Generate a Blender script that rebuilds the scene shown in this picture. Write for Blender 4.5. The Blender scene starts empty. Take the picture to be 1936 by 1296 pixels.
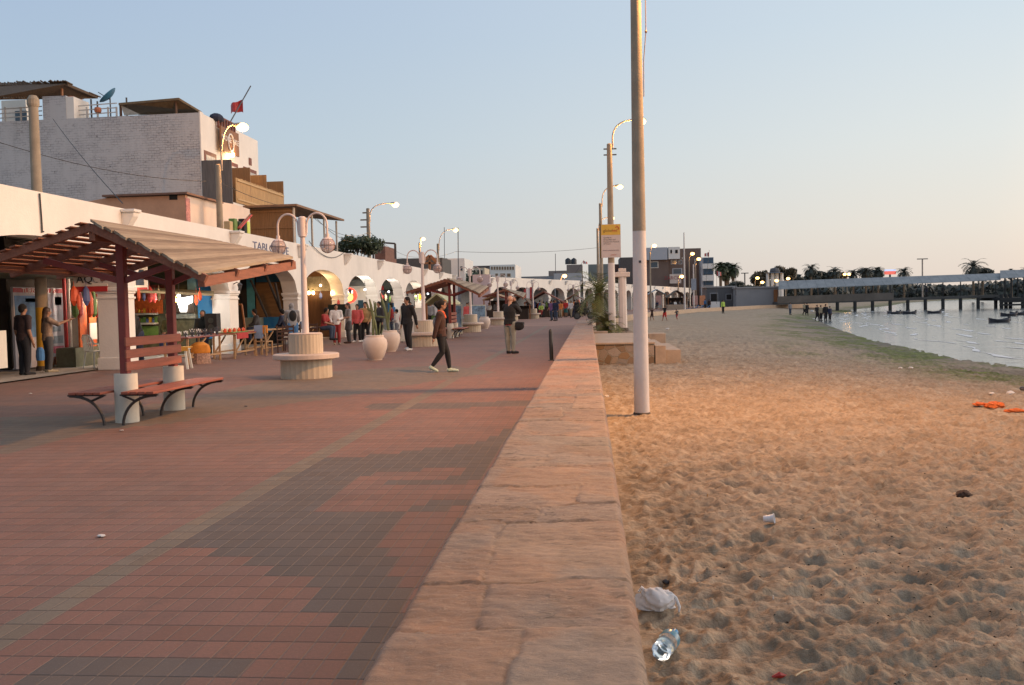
import bpy, bmesh, math, random
import numpy as np
from mathutils import Vector, Matrix
R = math.radians
rnd = random.Random(7)
scene = bpy.context.scene
col = scene.collection

# ------------------------------------------------------------------ camera
FPX, IW, IH = 1750.0, 1936, 1296
yaw, pitch, roll = math.atan(147/FPX), math.atan(74/FPX), math.atan(0.021)
FWD = Vector((-math.sin(yaw)*math.cos(pitch), math.cos(yaw)*math.cos(pitch), -math.sin(pitch)))
rt = Vector((math.cos(yaw), math.sin(yaw), 0)); up = rt.cross(FWD)
RT = rt*math.cos(roll) - up*math.sin(roll); UP = up*math.cos(roll) + rt*math.sin(roll)
EYE = Vector((0, 0, 1.5))
cam_d = bpy.data.cameras.new('camera'); cam = bpy.data.objects.new('camera', cam_d); col.objects.link(cam)
cam_d.sensor_width = 36; cam_d.lens = FPX/IW*36; cam_d.clip_start = 0.05; cam_d.clip_end = 6000
cam.matrix_world = Matrix.Translation(EYE) @ Matrix((RT, UP, -FWD)).transposed().to_4x4()
scene.camera = cam
def at(px, py, X=None, Y=None, Z=None):
    """the point of the place seen at pixel (px,py) of the photograph on a plane x=X, y=Y or z=Z"""
    d = FWD*FPX + RT*(px-IW/2) - UP*(py-IH/2)
    if X is not None: t = (X-EYE.x)/d.x
    elif Y is not None: t = (Y-EYE.y)/d.y
    else: t = (Z-EYE.z)/d.z
    return EYE + d*t

# ------------------------------------------------------------------ world, sun, exposure
SUN_AZ, SUN_EL = 78.0, 4.0          # degrees clockwise from +Y (the promenade's direction); low over the sea
world = bpy.data.worlds.new('World'); scene.world = world; world.use_nodes = True
wn, wl = world.node_tree.nodes, world.node_tree.links
wn.clear()
wout = wn.new('ShaderNodeOutputWorld'); bg = wn.new('ShaderNodeBackground')
sky = wn.new('ShaderNodeTexSky'); sky.sky_type = 'NISHITA'; sky.sun_disc = False
sky.sun_elevation = R(SUN_EL); sky.sun_rotation = R(SUN_AZ); sky.air_density = 1.2; sky.dust_density = 2.0; sky.ozone_density = 1.5
bg.inputs['Strength'].default_value = 0.12
tc = wn.new('ShaderNodeTexCoord'); sep = wn.new('ShaderNodeSeparateXYZ')
wl.new(tc.outputs['Generated'], sep.inputs[0])
def wmath(op, a, b=None, c=None):
    n = wn.new('ShaderNodeMath'); n.operation = op
    for i, v in enumerate((a, b, c)):
        if v is None: continue
        if isinstance(v, (int, float)): n.inputs[i].default_value = v
        else: wl.new(v, n.inputs[i])
    return n.outputs[0]
def wramp(fac, stops):
    n = wn.new('ShaderNodeValToRGB'); r = n.color_ramp
    r.elements[0].position, r.elements[0].color = stops[0][0], (*stops[0][1], 1)
    r.elements[1].position, r.elements[1].color = stops[-1][0], (*stops[-1][1], 1)
    for p, c in stops[1:-1]:
        e = r.elements.new(p); e.color = (*c, 1)
    wl.new(fac, n.inputs[0]); return n.outputs[0]
elev = wmath('MAXIMUM', sep.outputs['Z'], 0.0)
# thin dusk overcast: cool away from the sea, warm towards the sun
side = wmath('ADD', wmath('ADD', wmath('MULTIPLY', sep.outputs['X'], 0.49), wmath('MULTIPLY', sep.outputs['Y'], 0.10)), 0.5)
cool = wramp(elev, [(0, (.42, .42, .42)), (.08, (.37, .42, .47)), (.17, (.335, .42, .51)), (.30, (.30, .385, .515)), (1, (.26, .33, .44))])
warm = wramp(elev, [(0, (.70, .575, .48)), (.07, (.70, .635, .56)), (.15, (.66, .655, .62)), (.27, (.56, .62, .65)), (.5, (.52, .59, .67)), (1, (.26, .33, .44))])
sf = wramp(side, [(.33, (0, 0, 0)), (.50, (.24,)*3), (.74, (.66,)*3), (1, (1, 1, 1))])
mx = wn.new('ShaderNodeMixRGB'); wl.new(sf, mx.inputs[0]); wl.new(cool, mx.inputs[1]); wl.new(warm, mx.inputs[2])
gain = wn.new('ShaderNodeMixRGB'); gain.blend_type = 'MULTIPLY'; gain.inputs[0].default_value = 1
wl.new(mx.outputs[0], gain.inputs[1])
glow = wramp(side, [(.78, (1, 1, 1)), (.9, (1.4, 1.2, 1.05)), (1, (2.3, 1.8, 1.4))]); wl.new(glow, gain.inputs[2])
sc_ = wn.new('ShaderNodeVectorMath'); sc_.operation = 'SCALE'; wl.new(gain.outputs[0], sc_.inputs[0]); sc_.inputs['Scale'].default_value = 1/0.12
m2 = wn.new('ShaderNodeMixRGB'); m2.inputs[0].default_value = 0.80
wl.new(sky.outputs[0], m2.inputs[1]); wl.new(sc_.outputs[0], m2.inputs[2])
wl.new(m2.outputs[0], bg.inputs['Color']); wl.new(bg.outputs[0], wout.inputs['Surface'])

sd = bpy.data.lights.new('sun', 'SUN'); sd.energy = 1.2; sd.angle = R(50); sd.color = (1, .83, .71)
sun = bpy.data.objects.new('sun', sd); col.objects.link(sun)
el = R(12)
sdir = Vector((math.sin(R(SUN_AZ))*math.cos(el), math.cos(R(SUN_AZ))*math.cos(el), math.sin(el)))
sun.rotation_euler = sdir.to_track_quat('Z', 'Y').to_euler(); sun.location = sdir*50 + Vector((0, 0, 30))
scene.view_settings.view_transform = 'Standard'; scene.view_settings.look = 'None'
scene.view_settings.exposure = 0.64; scene.view_settings.gamma = 1.0
scene.cycles.max_bounces = 6; scene.cycles.use_denoising = True; scene.cycles.sample_clamp_indirect = 4

# ------------------------------------------------------------------ materials
MATS = {}
class NT:
    def __init__(s, name):
        s.m = bpy.data.materials.new(name); s.m.use_nodes = True; s.n = s.m.node_tree.nodes; s.l = s.m.node_tree.links
        s.b = s.n['Principled BSDF']; s.tc = None
    def obj(s):
        if not s.tc: s.tc = s.n.new('ShaderNodeTexCoord')
        return s.tc.outputs['Object']
    def node(s, t, **k):
        n = s.n.new(t)
        for a, v in k.items(): setattr(n, a, v)
        return n
    def put(s, n, i, v):
        if isinstance(v, bpy.types.NodeSocket): s.l.new(v, n.inputs[i])
        else: n.inputs[i].default_value = v
    def math(s, op, *a):
        n = s.node('ShaderNodeMath', operation=op)
        for i, v in enumerate(a): s.put(n, i, v)
        return n.outputs[0]
    def mapping(s, sc, v=None, rot=(0, 0, 0)):
        n = s.node('ShaderNodeMapping'); s.put(n, 0, v or s.obj()); n.inputs['Scale'].default_value = sc; n.inputs['Rotation'].default_value = rot
        return n.outputs[0]
    def noise(s, scale, v=None, detail=4, rough=.55, dist=0):
        n = s.node('ShaderNodeTexNoise'); s.put(n, 'Vector', v or s.obj())
        n.inputs['Scale'].default_value = scale; n.inputs['Detail'].default_value = detail; n.inputs['Roughness'].default_value = rough; n.inputs['Distortion'].default_value = dist
        return n.outputs['Fac']
    def voro(s, scale, v=None, feature='F1', out='Distance', rnd_=1):
        n = s.node('ShaderNodeTexVoronoi', feature=feature); s.put(n, 'Vector', v or s.obj()); n.inputs['Scale'].default_value = scale; n.inputs['Randomness'].default_value = rnd_
        return n.outputs[out]
    def ramp(s, fac, stops):
        n = s.node('ShaderNodeValToRGB'); r = n.color_ramp
        r.elements[0].position, r.elements[0].color = stops[0][0], c4(stops[0][1])
        r.elements[1].position, r.elements[1].color = stops[-1][0], c4(stops[-1][1])
        for p, c in stops[1:-1]:
            e = r.elements.new(p); e.color = c4(c)
        s.put(n, 0, fac); return n.outputs[0]
    def mix(s, fac, a, b, mode='MIX'):
        n = s.node('ShaderNodeMixRGB', blend_type=mode); s.put(n, 0, fac)
        s.put(n, 1, a if isinstance(a, bpy.types.NodeSocket) else c4(a)); s.put(n, 2, b if isinstance(b, bpy.types.NodeSocket) else c4(b))
        return n.outputs[0]
    def bump(s, h, dist=.01, strength=1, prev=None):
        n = s.node('ShaderNodeBump'); s.put(n, 'Height', h); n.inputs['Distance'].default_value = dist; n.inputs['Strength'].default_value = strength
        if prev is not None: s.l.new(prev, n.inputs['Normal'])
        return n.outputs[0]
    def end(s, color=None, rough=None, normal=None, **k):
        if color is not None: s.put(s.b, 'Base Color', color if isinstance(color, bpy.types.NodeSocket) else c4(color))
        if rough is not None: s.put(s.b, 'Roughness', rough)
        if normal is not None: s.l.new(normal, s.b.inputs['Normal'])
        for a, v in k.items(): s.put(s.b, a.replace('_', ' '), v)
        return s.m
def c4(c):
    if isinstance(c, (int, float)): return (c, c, c, 1)
    return tuple(c) if len(c) == 4 else (*c, 1)
def M(name, color=(.5, .5, .5), rough=.7, var=.25, scale=6, stain=0., bump=0., bscale=40, stretch=(1, 1, 1), metal=0.):
    """plain weathered surface: base colour, broken up by two noises, optional bump"""
    if name in MATS: return MATS[name]
    t = NT(name); v = t.mapping(stretch)
    n1 = t.noise(scale, v, 5, .6); n2 = t.noise(scale*7.3, v, 3, .6)
    f = t.math('ADD', t.math('MULTIPLY', n1, .7), t.math('MULTIPLY', n2, .3))
    lo = tuple(x*(1-var) for x in color[:3]); hi = tuple(min(1, x*(1+var*.8)) for x in color[:3])
    c = t.ramp(f, [(.32, lo), (.68, hi)])
    if stain:
        s2 = t.ramp(t.noise(scale*.35, t.mapping((1, 1, .35)), 6, .65), [(.45, 0), (.7, 1)])
        c = t.mix(t.math('MULTIPLY', s2, stain), c, tuple(x*.45 for x in color[:3]))
    nm = t.bump(t.noise(bscale, v, 4, .6), bump, 1) if bump else None
    r = t.ramp(n2, [(.3, max(0, rough-.1)), (.7, min(1, rough+.1))])
    t.end(c, r, nm, Metallic=metal)
    MATS[name] = t.m; return t.m
def EM(name, color, strength):
    if name in MATS: return MATS[name]
    t = NT(name); t.end((.02, .02, .02), .5, **{'Emission_Color': c4(color), 'Emission_Strength': strength}); MATS[name] = t.m; return t.m

# ------------------------------------------------------------------ mesh building
class MB:
    def __init__(s): s.v, s.f, s.mi = [], [], []
    def add(s, vs, fs, mi=0):
        o = len(s.v); s.v += [tuple(p) for p in vs]; s.f += [tuple(o+i for i in f) for f in fs]; s.mi += [mi]*len(fs); return s
    def box(s, x0, y0, z0, x1, y1, z1, mi=0):
        if x0 > x1: x0, x1 = x1, x0
        if y0 > y1: y0, y1 = y1, y0
        if z0 > z1: z0, z1 = z1, z0
        v = [(x0,y0,z0),(x1,y0,z0),(x1,y1,z0),(x0,y1,z0),(x0,y0,z1),(x1,y0,z1),(x1,y1,z1),(x0,y1,z1)]
        return s.add(v, [(3,2,1,0),(4,5,6,7),(0,1,5,4),(1,2,6,5),(2,3,7,6),(3,0,4,7)], mi)
    def beam(s, a, b, w, h, mi=0, upv=(0, 0, 1)):
        a, b = Vector(a), Vector(b); d = (b-a).normalized(); u = Vector(upv)
        if abs(d.dot(u)) > .98: u = Vector((0, 1, 0))
        r = d.cross(u).normalized(); u = r.cross(d)
        v = []
        for p in (a, b):
            for i, j in ((-1,-1),(1,-1),(1,1),(-1,1)): v.append(p + r*(i*w/2) + u*(j*h/2))
        return s.add(v, [(0,1,2,3),(7,6,5,4),(1,0,4,5),(2,1,5,6),(3,2,6,7),(0,3,7,4)], mi)
    def tube(s, pts, r, n=10, mi=0, cap=True):
        pts = [Vector(p) for p in pts]; rs = r if isinstance(r, (list, tuple)) else [r]*len(pts)
        base = len(s.v); u = None
        for i, p in enumerate(pts):
            d = (pts[min(i+1, len(pts)-1)] - pts[max(i-1, 0)]).normalized()
            if u is None: u = d.orthogonal().normalized()
            u = (u - d*u.dot(d)); u = u.normalized() if u.length > 1e-6 else d.orthogonal().normalized()
            w = d.cross(u)
            for k in range(n):
                a = 2*math.pi*k/n; s.v.append(tuple(p + (u*math.cos(a)+w*math.sin(a))*rs[i]))
        for i in range(len(pts)-1):
            for k in range(n):
                k2 = (k+1) % n; s.f.append((base+i*n+k, base+i*n+k2, base+(i+1)*n+k2, base+(i+1)*n+k)); s.mi.append(mi)
        if cap:
            s.f.append(tuple(base+k for k in range(n))[::-1]); s.mi.append(mi)
            s.f.append(tuple(base+(len(pts)-1)*n+k for k in range(n))); s.mi.append(mi)
        return s
    def lathe(s, prof, n=24, c=(0, 0, 0), mi=0, wob=0, cap=True):
        base = len(s.v); c = Vector(c)
        for r, z in prof:
            for k in range(n):
                a = 2*math.pi*k/n; rr = r*(1+wob*math.sin(3*a+z*5)); s.v.append((c.x+rr*math.cos(a), c.y+rr*math.sin(a), c.z+z))
        for i in range(len(prof)-1):
            for k in range(n):
                k2 = (k+1) % n; s.f.append((base+i*n+k, base+i*n+k2, base+(i+1)*n+k2, base+(i+1)*n+k)); s.mi.append(mi)
        if not cap: return s
        s.f.append(tuple(base+k for k in range(n))[::-1]); s.mi.append(mi)
        s.f.append(tuple(base+(len(prof)-1)*n+k for k in range(n))); s.mi.append(mi)
        return s
    def ball(s, c, r, n=12, m=8, mi=0, rot=None):
        r = (r, r, r) if isinstance(r, (int, float)) else r; base = len(s.v); c = Vector(c)
        for i in range(m+1):
            t = math.pi*i/m
            for k in range(n):
                a = 2*math.pi*k/n; p = Vector((r[0]*math.sin(t)*math.cos(a), r[1]*math.sin(t)*math.sin(a), r[2]*math.cos(t)))
                if rot is not None: p = rot @ p
                s.v.append(tuple(c+p))
        for i in range(m):
            for k in range(n):
                k2 = (k+1) % n; s.f.append((base+i*n+k, base+(i+1)*n+k, base+(i+1)*n+k2, base+i*n+k2)); s.mi.append(mi)
        return s
    def prism(s, pts, axis, a, b, mi=0):
        """polygon pts (2D) extruded along axis 'x','y','z' from a to b"""
        def P3(p, t): return {'x': (t, p[0], p[1]), 'y': (p[0], t, p[1]), 'z': (p[0], p[1], t)}[axis]
        n = len(pts); v = [P3(p, a) for p in pts] + [P3(p, b) for p in pts]
        f = [tuple(range(n))[::-1], tuple(range(n, 2*n))] + [(i, (i+1) % n, n+(i+1) % n, n+i) for i in range(n)]
        return s.add(v, f, mi)
    def quad(s, a, b, c, d, mi=0): return s.add([a, b, c, d], [(0, 1, 2, 3)], mi)
def setp(o, label=None, cat=None, group=None, kind=None):
    if label: o['label'] = label
    if cat: o['category'] = cat
    if group: o['group'] = group
    if kind: o['kind'] = kind
    return o
def obj(name, mb, mats, parent=None, smooth=False, world=False, bevel=0):
    me = bpy.data.meshes.new(name)
    vs = mb.v
    if world and parent is not None:
        L = parent.location; vs = [(x-L.x, y-L.y, z-L.z) for x, y, z in vs]
    me.from_pydata(vs, [], mb.f); mats = mats if isinstance(mats, (list, tuple)) else [mats]
    for m in mats: me.materials.append(m)
    if len(mats) > 1: me.polygons.foreach_set('material_index', mb.mi)
    bm = bmesh.new(); bm.from_mesh(me); bmesh.ops.recalc_face_normals(bm, faces=bm.faces)
    if bevel: bmesh.ops.bevel(bm, geom=bm.edges[:], offset=bevel, segments=1, affect='EDGES', clamp_overlap=True)
    bm.to_mesh(me); bm.free()
    if smooth:
        me.shade_smooth()
        try: me.set_sharp_from_angle(angle=R(38))
        except Exception: pass
    o = bpy.data.objects.new(name, me); col.objects.link(o)
    if parent is not None: o.parent = parent
    return o
def thing(name, label, cat, loc=(0, 0, 0), rotz=0, group=None):
    o = bpy.data.objects.new(name, None); col.objects.link(o); o.empty_display_size = .2
    o.location = loc; o.rotation_euler = (0, 0, rotz); return setp(o, label, cat, group)
def dup(root, loc, rotz=0, label=None, scale=None):
    def cp(o, p):
        c = o.copy(); col.objects.link(c); c.parent = p
        for ch in KIDS.get(o, ()): cp(ch, c)
        return c
    KIDS = {}
    for o in bpy.data.objects:
        if o.parent: KIDS.setdefault(o.parent, []).append(o)
    r = cp(root, None); r.location = loc; r.rotation_euler = (0, 0, rotz)
    if label: r['label'] = label
    if scale: r.scale = (scale,)*3
    return r
def text_mb(s, size, ext=.004, align='CENTER'):
    cu = bpy.data.curves.new('lettering', 'FONT'); cu.body = s; cu.size = size; cu.extrude = ext; cu.align_x = align; cu.align_y = 'CENTER'; cu.resolution_u = 2
    o = bpy.data.objects.new('lettering', cu); col.objects.link(o)
    dg = bpy.context.evaluated_depsgraph_get(); me = bpy.data.meshes.new_from_object(o.evaluated_get(dg))
    mb = MB().add([tuple(v.co) for v in me.vertices], [tuple(p.vertices) for p in me.polygons])
    bpy.data.objects.remove(o); bpy.data.curves.remove(cu); bpy.data.meshes.remove(me); return mb
def lettering(s, size, mat, loc, facing, parent=None, sx=1, name='lettering', rz=None, tilt=0):
    """text as thin solid letters; facing: '-y' (read looking along +y), '+x' (read looking along -x)"""
    mb = text_mb(s, size); a = {'-y': 0, '+x': R(90), '+y': R(180)}[facing] if rz is None else rz
    mat4 = Matrix.Translation(loc) @ Matrix.Rotation(a, 4, 'Z') @ Matrix.Rotation(R(90), 4, 'X') @ Matrix.Rotation(tilt, 4, 'Z')
    mb.v = [tuple(mat4 @ Vector((x*sx, y, z))) for x, y, z in mb.v]
    return obj(name, mb, mat, parent, world=parent is not None)
# ------------------------------------------------------------------ numpy noise
def hsh(ix, iy, seed=0):
    h = (ix.astype(np.int64)*374761393 + iy.astype(np.int64)*668265263 + seed*974711) & 0x7fffffff
    h = ((h ^ (h >> 13))*1274126177) & 0x7fffffff; h = h ^ (h >> 16)
    return (h & 0xffffff)/float(0xffffff)
def vnoise(x, y, seed=0):
    ix, iy = np.floor(x), np.floor(y); fx, fy = x-ix, y-iy; fx = fx*fx*(3-2*fx); fy = fy*fy*(3-2*fy)
    a, b, c, d = hsh(ix, iy, seed), hsh(ix+1, iy, seed), hsh(ix, iy+1, seed), hsh(ix+1, iy+1, seed)
    return (a*(1-fx)+b*fx)*(1-fy) + (c*(1-fx)+d*fx)*fy
def fbm(x, y, o=4, seed=0):
    s, a, t = 0, .5, 0
    for i in range(o): s = s + a*vnoise(x*2**i+17.3*i, y*2**i-9.1*i, seed+i); t += a; a *= .5
    return s/t
def worley(x, y, seed=0):
    ix, iy = np.floor(x), np.floor(y); best = np.full(x.shape, 9.)
    for dx in (-1, 0, 1):
        for dy in (-1, 0, 1):
            cx, cy = ix+dx, iy+dy; px, py = cx+hsh(cx, cy, seed), cy+hsh(cx, cy, seed+5)
            best = np.minimum(best, (px-x)**2+(py-y)**2)
    return np.sqrt(best)
def sstep(a, b, x):
    t = np.clip((x-a)/(b-a), 0, 1); return t*t*(3-2*t)
# ================================================================== THE SETTING: sand, water, paving
SHORE = np.array([(60, -200), (31, -30), (24, 5), (18.6, 25), (17.3, 38), (18.6, 50), (19.2, 56), (20.8, 66), (23.6, 82), (29.4, 114), (38, 140), (47, 160), (52, 180), (78, 240),
                  (108, 319), (150, 400), (195, 467), (300, 560), (700, 640), (4000, 700)], float)
def shore_dist(x, y):
    """distance to the waterline, positive inland"""
    best = np.full(x.shape, 1e9)
    for (ax, ay), (bx, by) in zip(SHORE[:-1], SHORE[1:]):
        dx, dy = bx-ax, by-ay; t = np.clip(((x-ax)*dx+(y-ay)*dy)/(dx*dx+dy*dy), 0, 1)
        qx, qy = ax+t*dx-x, ay+t*dy-y; d2 = qx*qx+qy*qy; s = np.where(dx*(y-ay)-dy*(x-ax) > 0, 1., -1.)
        d = np.sqrt(d2); upd = d < np.abs(best)-1e-9; best = np.where(upd, d*s, best)
    return best
WATER = -1.1
def sand_base(x, y, d=None):
    d = shore_dist(x, y) if d is None else d
    z = WATER + .72*sstep(-2, 16, d) - .12 + .38*sstep(42, 100, y)*sstep(6, 24, d)
    return np.where(d < 0, np.maximum(-4, z + d*.04), z)
def sand_z(x, y): return float(sand_base(np.array([float(x)]), np.array([float(y)]))[0])

rr = np.concatenate([np.geomspace(.6, 2.2, 12, endpoint=False), np.geomspace(2.2, 34, 700, endpoint=False), np.geomspace(34, 220, 120, endpoint=False), np.geomspace(220, 5200, 60)])
th = np.concatenate([np.arange(-180, -2, 3.), np.arange(-2, 36, .1), np.arange(36, 180, 3.)])
TT, RR = np.meshgrid(np.radians(th), rr); GX, GY = RR*np.sin(TT), RR*np.cos(TT)
D = shore_dist(GX, GY); GZ = sand_base(GX, GY, D)
amp = sstep(.5, 6, D)*(1-sstep(25, 90, RR))*sstep(.05, .5, GX)
wx, wy = GX+.35*fbm(GX*1.1, GY*1.1, 3, 3), GY+.35*fbm(GX*1.1, GY*1.1, 3, 8)
# footprints and wind-softened dimples
pit = lambda s, sd: -np.exp(-(worley(wx*s*1.0, wy*s*1.35, sd)/.34)**2)
rim = lambda s, sd: np.exp(-((worley(wx*s*1.0, wy*s*1.35, sd)-.52)/.16)**2)
rg1 = 1-np.abs(2*fbm(wx*2.2+wy*.7, wy*4.4-wx*.6, 5, 31)-1); rg2 = 1-np.abs(2*fbm(wx*4.8+wy*1.2, wy*9.0-wx*1.3, 3, 36)-1)
h = .042*pit(4.0, 1)*(.1+1.2*vnoise(GX*1.5, GY*1.5, 70)) + .014*rim(4.0, 1) + .024*pit(7.6, 12)*(.1+1.3*vnoise(GX*2.3, GY*2.3, 71)) + .060*(rg1**3-.4) + .032*(rg2**3-.4) + .012*(fbm(wx*9, wy*11, 3, 44)-.5) + .006*(fbm(GX*26, GY*26, 2, 45)-.5)
GZ = GZ + h*amp*1.1 + .06*(fbm(GX*.25, GY*.25, 3, 60)-.5)*sstep(2, 10, D)*sstep(1, 4, GX)
nr, nt = GX.shape
me = bpy.data.meshes.new('sand')
co = np.stack([GX, GY, GZ], -1).reshape(-1, 3)
idx = np.arange(nr*nt).reshape(nr, nt); nxt = np.roll(idx, -1, 1)
q = np.stack([idx[:-1], nxt[:-1], nxt[1:], idx[1:]], -1).reshape(-1, 4)[:, ::-1]
me.vertices.add(len(co)); me.vertices.foreach_set('co', co.ravel()); me.loops.add(q.size); me.loops.foreach_set('vertex_index', q.ravel().astype(np.int32))
me.polygons.add(len(q)); me.polygons.foreach_set('loop_start', np.arange(0, q.size, 4, dtype=np.int32)); me.polygons.foreach_set('loop_total', np.full(len(q), 4, np.int32))
me.update(calc_edges=True); me.validate(); me.shade_smooth()
at_ = me.attributes.new('shore', 'FLOAT', 'POINT'); at_.data.foreach_set('value', D.ravel().astype(np.float32))
t = NT('beach_sand')
an = t.node('ShaderNodeAttribute', attribute_name='shore'); dd = an.outputs['Fac']
vs = t.mapping((1, 1, .4))
dry = t.ramp(t.noise(1.7, vs, 6, .65), [(.3, (.27, .205, .142)), (.5, (.39, .30, .212)), (.72, (.48, .385, .285))])
dry = t.mix(t.ramp(t.noise(14, vs, 4, .7), [(.40, 0), (.70, .75)]), dry, (.20, .15, .10))
dry = t.mix(t.ramp(t.noise(.9, t.mapping((1, 2.2, 1)), 5, .7), [(.58, 0), (.72, .6)]), dry, (.17, .13, .09))
edge = t.math('ADD', dd, t.math('MULTIPLY', t.math('SUBTRACT', t.noise(.22, t.mapping((1, .6, 1)), 5, .6), .5), 9))
wetf = t.ramp(t.math('DIVIDE', edge, 12), [(.15, 1), (.62, 0)])
wet = t.ramp(t.noise(.8, t.mapping((1, .5, 1)), 5, .7), [(.3, (.085, .08, .062)), (.7, (.17, .145, .11))])
c = t.mix(wetf, dry, wet)
al = t.ramp(t.noise(.33, t.mapping((1.0, .42, 1), rot=(0, 0, R(-12))), 7, .72), [(.475, 0), (.525, 1)])
band = t.ramp(t.math('DIVIDE', edge, 14), [(0, .2), (.05, .9), (.3, 1), (.5, .6), (.7, 0)])
alf = t.math('MULTIPLY', t.math('MULTIPLY', al, band), t.ramp(t.noise(1.4, t.mapping((1, .6, 1)), 5, .75), [(.40, .25), (.52, 1)]))
grn = t.ramp(t.noise(3, vs, 5, .7), [(.35, (.045, .06, .010)), (.65, (.17, .20, .035))])
c = t.mix(alf, c, grn)
deb = t.math('MULTIPLY', t.ramp(t.voro(1.1, t.mapping((1, .7, 1))), [(.03, 1), (.06, 0)]), t.ramp(t.noise(.5), [(.5, 0), (.6, 1)]))
c = t.mix(t.math('MULTIPLY', deb, .5), c, (.6, .58, .5))
nm = t.bump(t.noise(45, vs, 6, .75), .012, 1)
nm = t.bump(t.noise(7, t.mapping((1, 1.6, .4)), 6, .7), .06, .7, nm)
t.end(c, t.ramp(wetf, [(0, .95), (1, .75)]), nm, Specular_IOR_Level=.25)
me.materials.append(t.m)
sand = bpy.data.objects.new('sand', me); col.objects.link(sand); setp(sand, kind='structure')

# water of the bay
mb = MB().quad((-3000, -900, WATER), (6000, -900, WATER), (6000, 1500, WATER), (-3000, 1500, WATER))
xs = [8, 40, 90, 200, 500, 6000]; mb = MB().quad((8, -900, WATER), (6000, -900, WATER), (6000, 1500, WATER), (8, 1500, WATER))
t = NT('bay_water')
n1 = t.noise(.55, t.mapping((.45, 1.5, 1)), 5, .6, .4); n2 = t.noise(2.6, t.mapping((.5, 1.3, 1)), 3, .6)
hh = t.math('ADD', t.math('MULTIPLY', n1, .75), t.math('MULTIPLY', n2, .25))
t.end((.17, .18, .18), .14, t.bump(hh, .3, .24), IOR=1.33)
water = obj('water', mb, t.m); setp(water, kind='structure')

# foam and small breakers along the shore
q = MB(); S2 = SHORE[2:13]
seg = [Vector((x, y, 0)) for x, y in S2]; line = []
for A, B in zip(seg[:-1], seg[1:]):
    n_ = max(2, int((B-A).length/.6)); line += [A.lerp(B, i/n_) for i in range(n_)]
for off, wd, sd in ((-.15, .30, 1), (-1.5, .22, 2), (-3.2, .30, 3), (-5.6, .25, 4), (-8.5, .3, 5), (-12.5, .3, 6)):
    P1 = []
    for i, p in enumerate(line):
        d = (line[min(i+2, len(line)-1)]-line[max(i-2, 0)]).normalized(); n = Vector((d.y, -d.x, 0)); o_ = -off+1.1*float(fbm(np.array([p.y*.16+sd]), np.array([sd*3.]), 4, sd)[0]-.5)*2
        w = wd*max(0, float(fbm(np.array([p.y*.35]), np.array([sd*9.]), 3, sd+20)[0])-.42)*5; c_ = p+n*o_; P1.append((c_-n*w/2, c_+n*w/2, w))
    for (a0, a1, w0), (b0, b1, w1) in zip(P1[:-1], P1[1:]):
        if w0 > .01 or w1 > .01: q.quad((a0.x, a0.y, WATER+.012), (a1.x, a1.y, WATER+.012), (b1.x, b1.y, WATER+.012), (b0.x, b0.y, WATER+.012))
fo = obj('foam', q, M('sea_foam', (.72, .70, .68), .6, .1, 9)); setp(fo, 'thin broken lines of pale foam along the waterline', 'foam', None, 'stuff')

# promenade paving, laid paver by paver (10 x 20 cm)
PX0, PX1, PY0, PY1, CW, CL = -12.65, -.64, -3.0, 60.0, .1, .2
nx, ny = int(round((PX1-PX0)/CW)), int(round((PY1-PY0)/CL))
cx = PX0+CW*(np.arange(nx)+.5); cy = PY0+CL*(np.arange(ny)+.5); CX, CY = np.meshgrid(cx, cy)
def inpoly(poly):
    w = [at(px, py, Z=0) for px, py in poly]; ins = np.zeros(CX.shape, bool); n = len(w)
    for i in range(n):
        x1, y1, x2, y2 = w[i].x, w[i].y, w[(i+1) % n].x, w[(i+1) % n].y
        if y1 == y2: continue
        c = ((y1 > CY) != (y2 > CY)) & (CX < (x2-x1)*(CY-y1)/(y2-y1)+x1); ins ^= c
    return ins
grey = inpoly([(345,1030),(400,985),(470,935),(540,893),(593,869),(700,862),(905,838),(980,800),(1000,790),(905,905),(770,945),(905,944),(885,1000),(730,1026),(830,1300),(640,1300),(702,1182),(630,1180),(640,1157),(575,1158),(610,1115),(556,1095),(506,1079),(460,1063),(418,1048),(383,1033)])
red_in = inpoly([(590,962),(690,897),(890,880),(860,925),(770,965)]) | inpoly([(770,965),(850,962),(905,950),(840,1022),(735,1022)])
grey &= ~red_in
grey |= inpoly([(735,907),(860,903),(850,915),(730,917)]) | inpoly([(101,1245),(483,1243),(428,1300),(18,1300)]) | inpoly([(700,764),(1010,758),(1005,768),(690,776)])  # last band puts the dark shadow across the walk into the paver colour
tan = (CX > -2.90) & (CX < -2.60)
patch = inpoly([(0,790),(180,785),(380,748),(520,718),(640,702),(840,690),(940,704),(760,730),(640,752),(480,772),(330,800),(180,815),(0,862)])
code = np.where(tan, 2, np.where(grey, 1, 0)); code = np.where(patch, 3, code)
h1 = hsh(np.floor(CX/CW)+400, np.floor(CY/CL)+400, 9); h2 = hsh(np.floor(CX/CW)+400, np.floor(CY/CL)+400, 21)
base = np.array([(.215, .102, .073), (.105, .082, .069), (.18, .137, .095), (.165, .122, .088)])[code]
jit = (.90+.20*h1)[..., None]; base = base*jit*np.stack([1+.12*(h2-.5), np.ones_like(h2), 1-.12*(h2-.5)], -1)
worn = fbm(CX*.55, CY*.55, 4, 5); base = base*(.82+.36*worn)[..., None]
base = base*(1-.12*((np.floor(CY/CL) % 5) == 0)[..., None]*(hsh(np.floor(CY/CL), np.floor(CY/CL)*0, 3) > .5)[..., None])
xe = PX0+CW*np.arange(nx+1); ye = PY0+CL*np.arange(ny+1); VX, VY = np.meshgrid(xe, ye)
VZ = .004*(fbm(VX*1.3, VY*1.3, 3, 77)-.5)
me = bpy.data.meshes.new('promenade_paving'); co = np.stack([VX, VY, VZ], -1).reshape(-1, 3)
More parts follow.
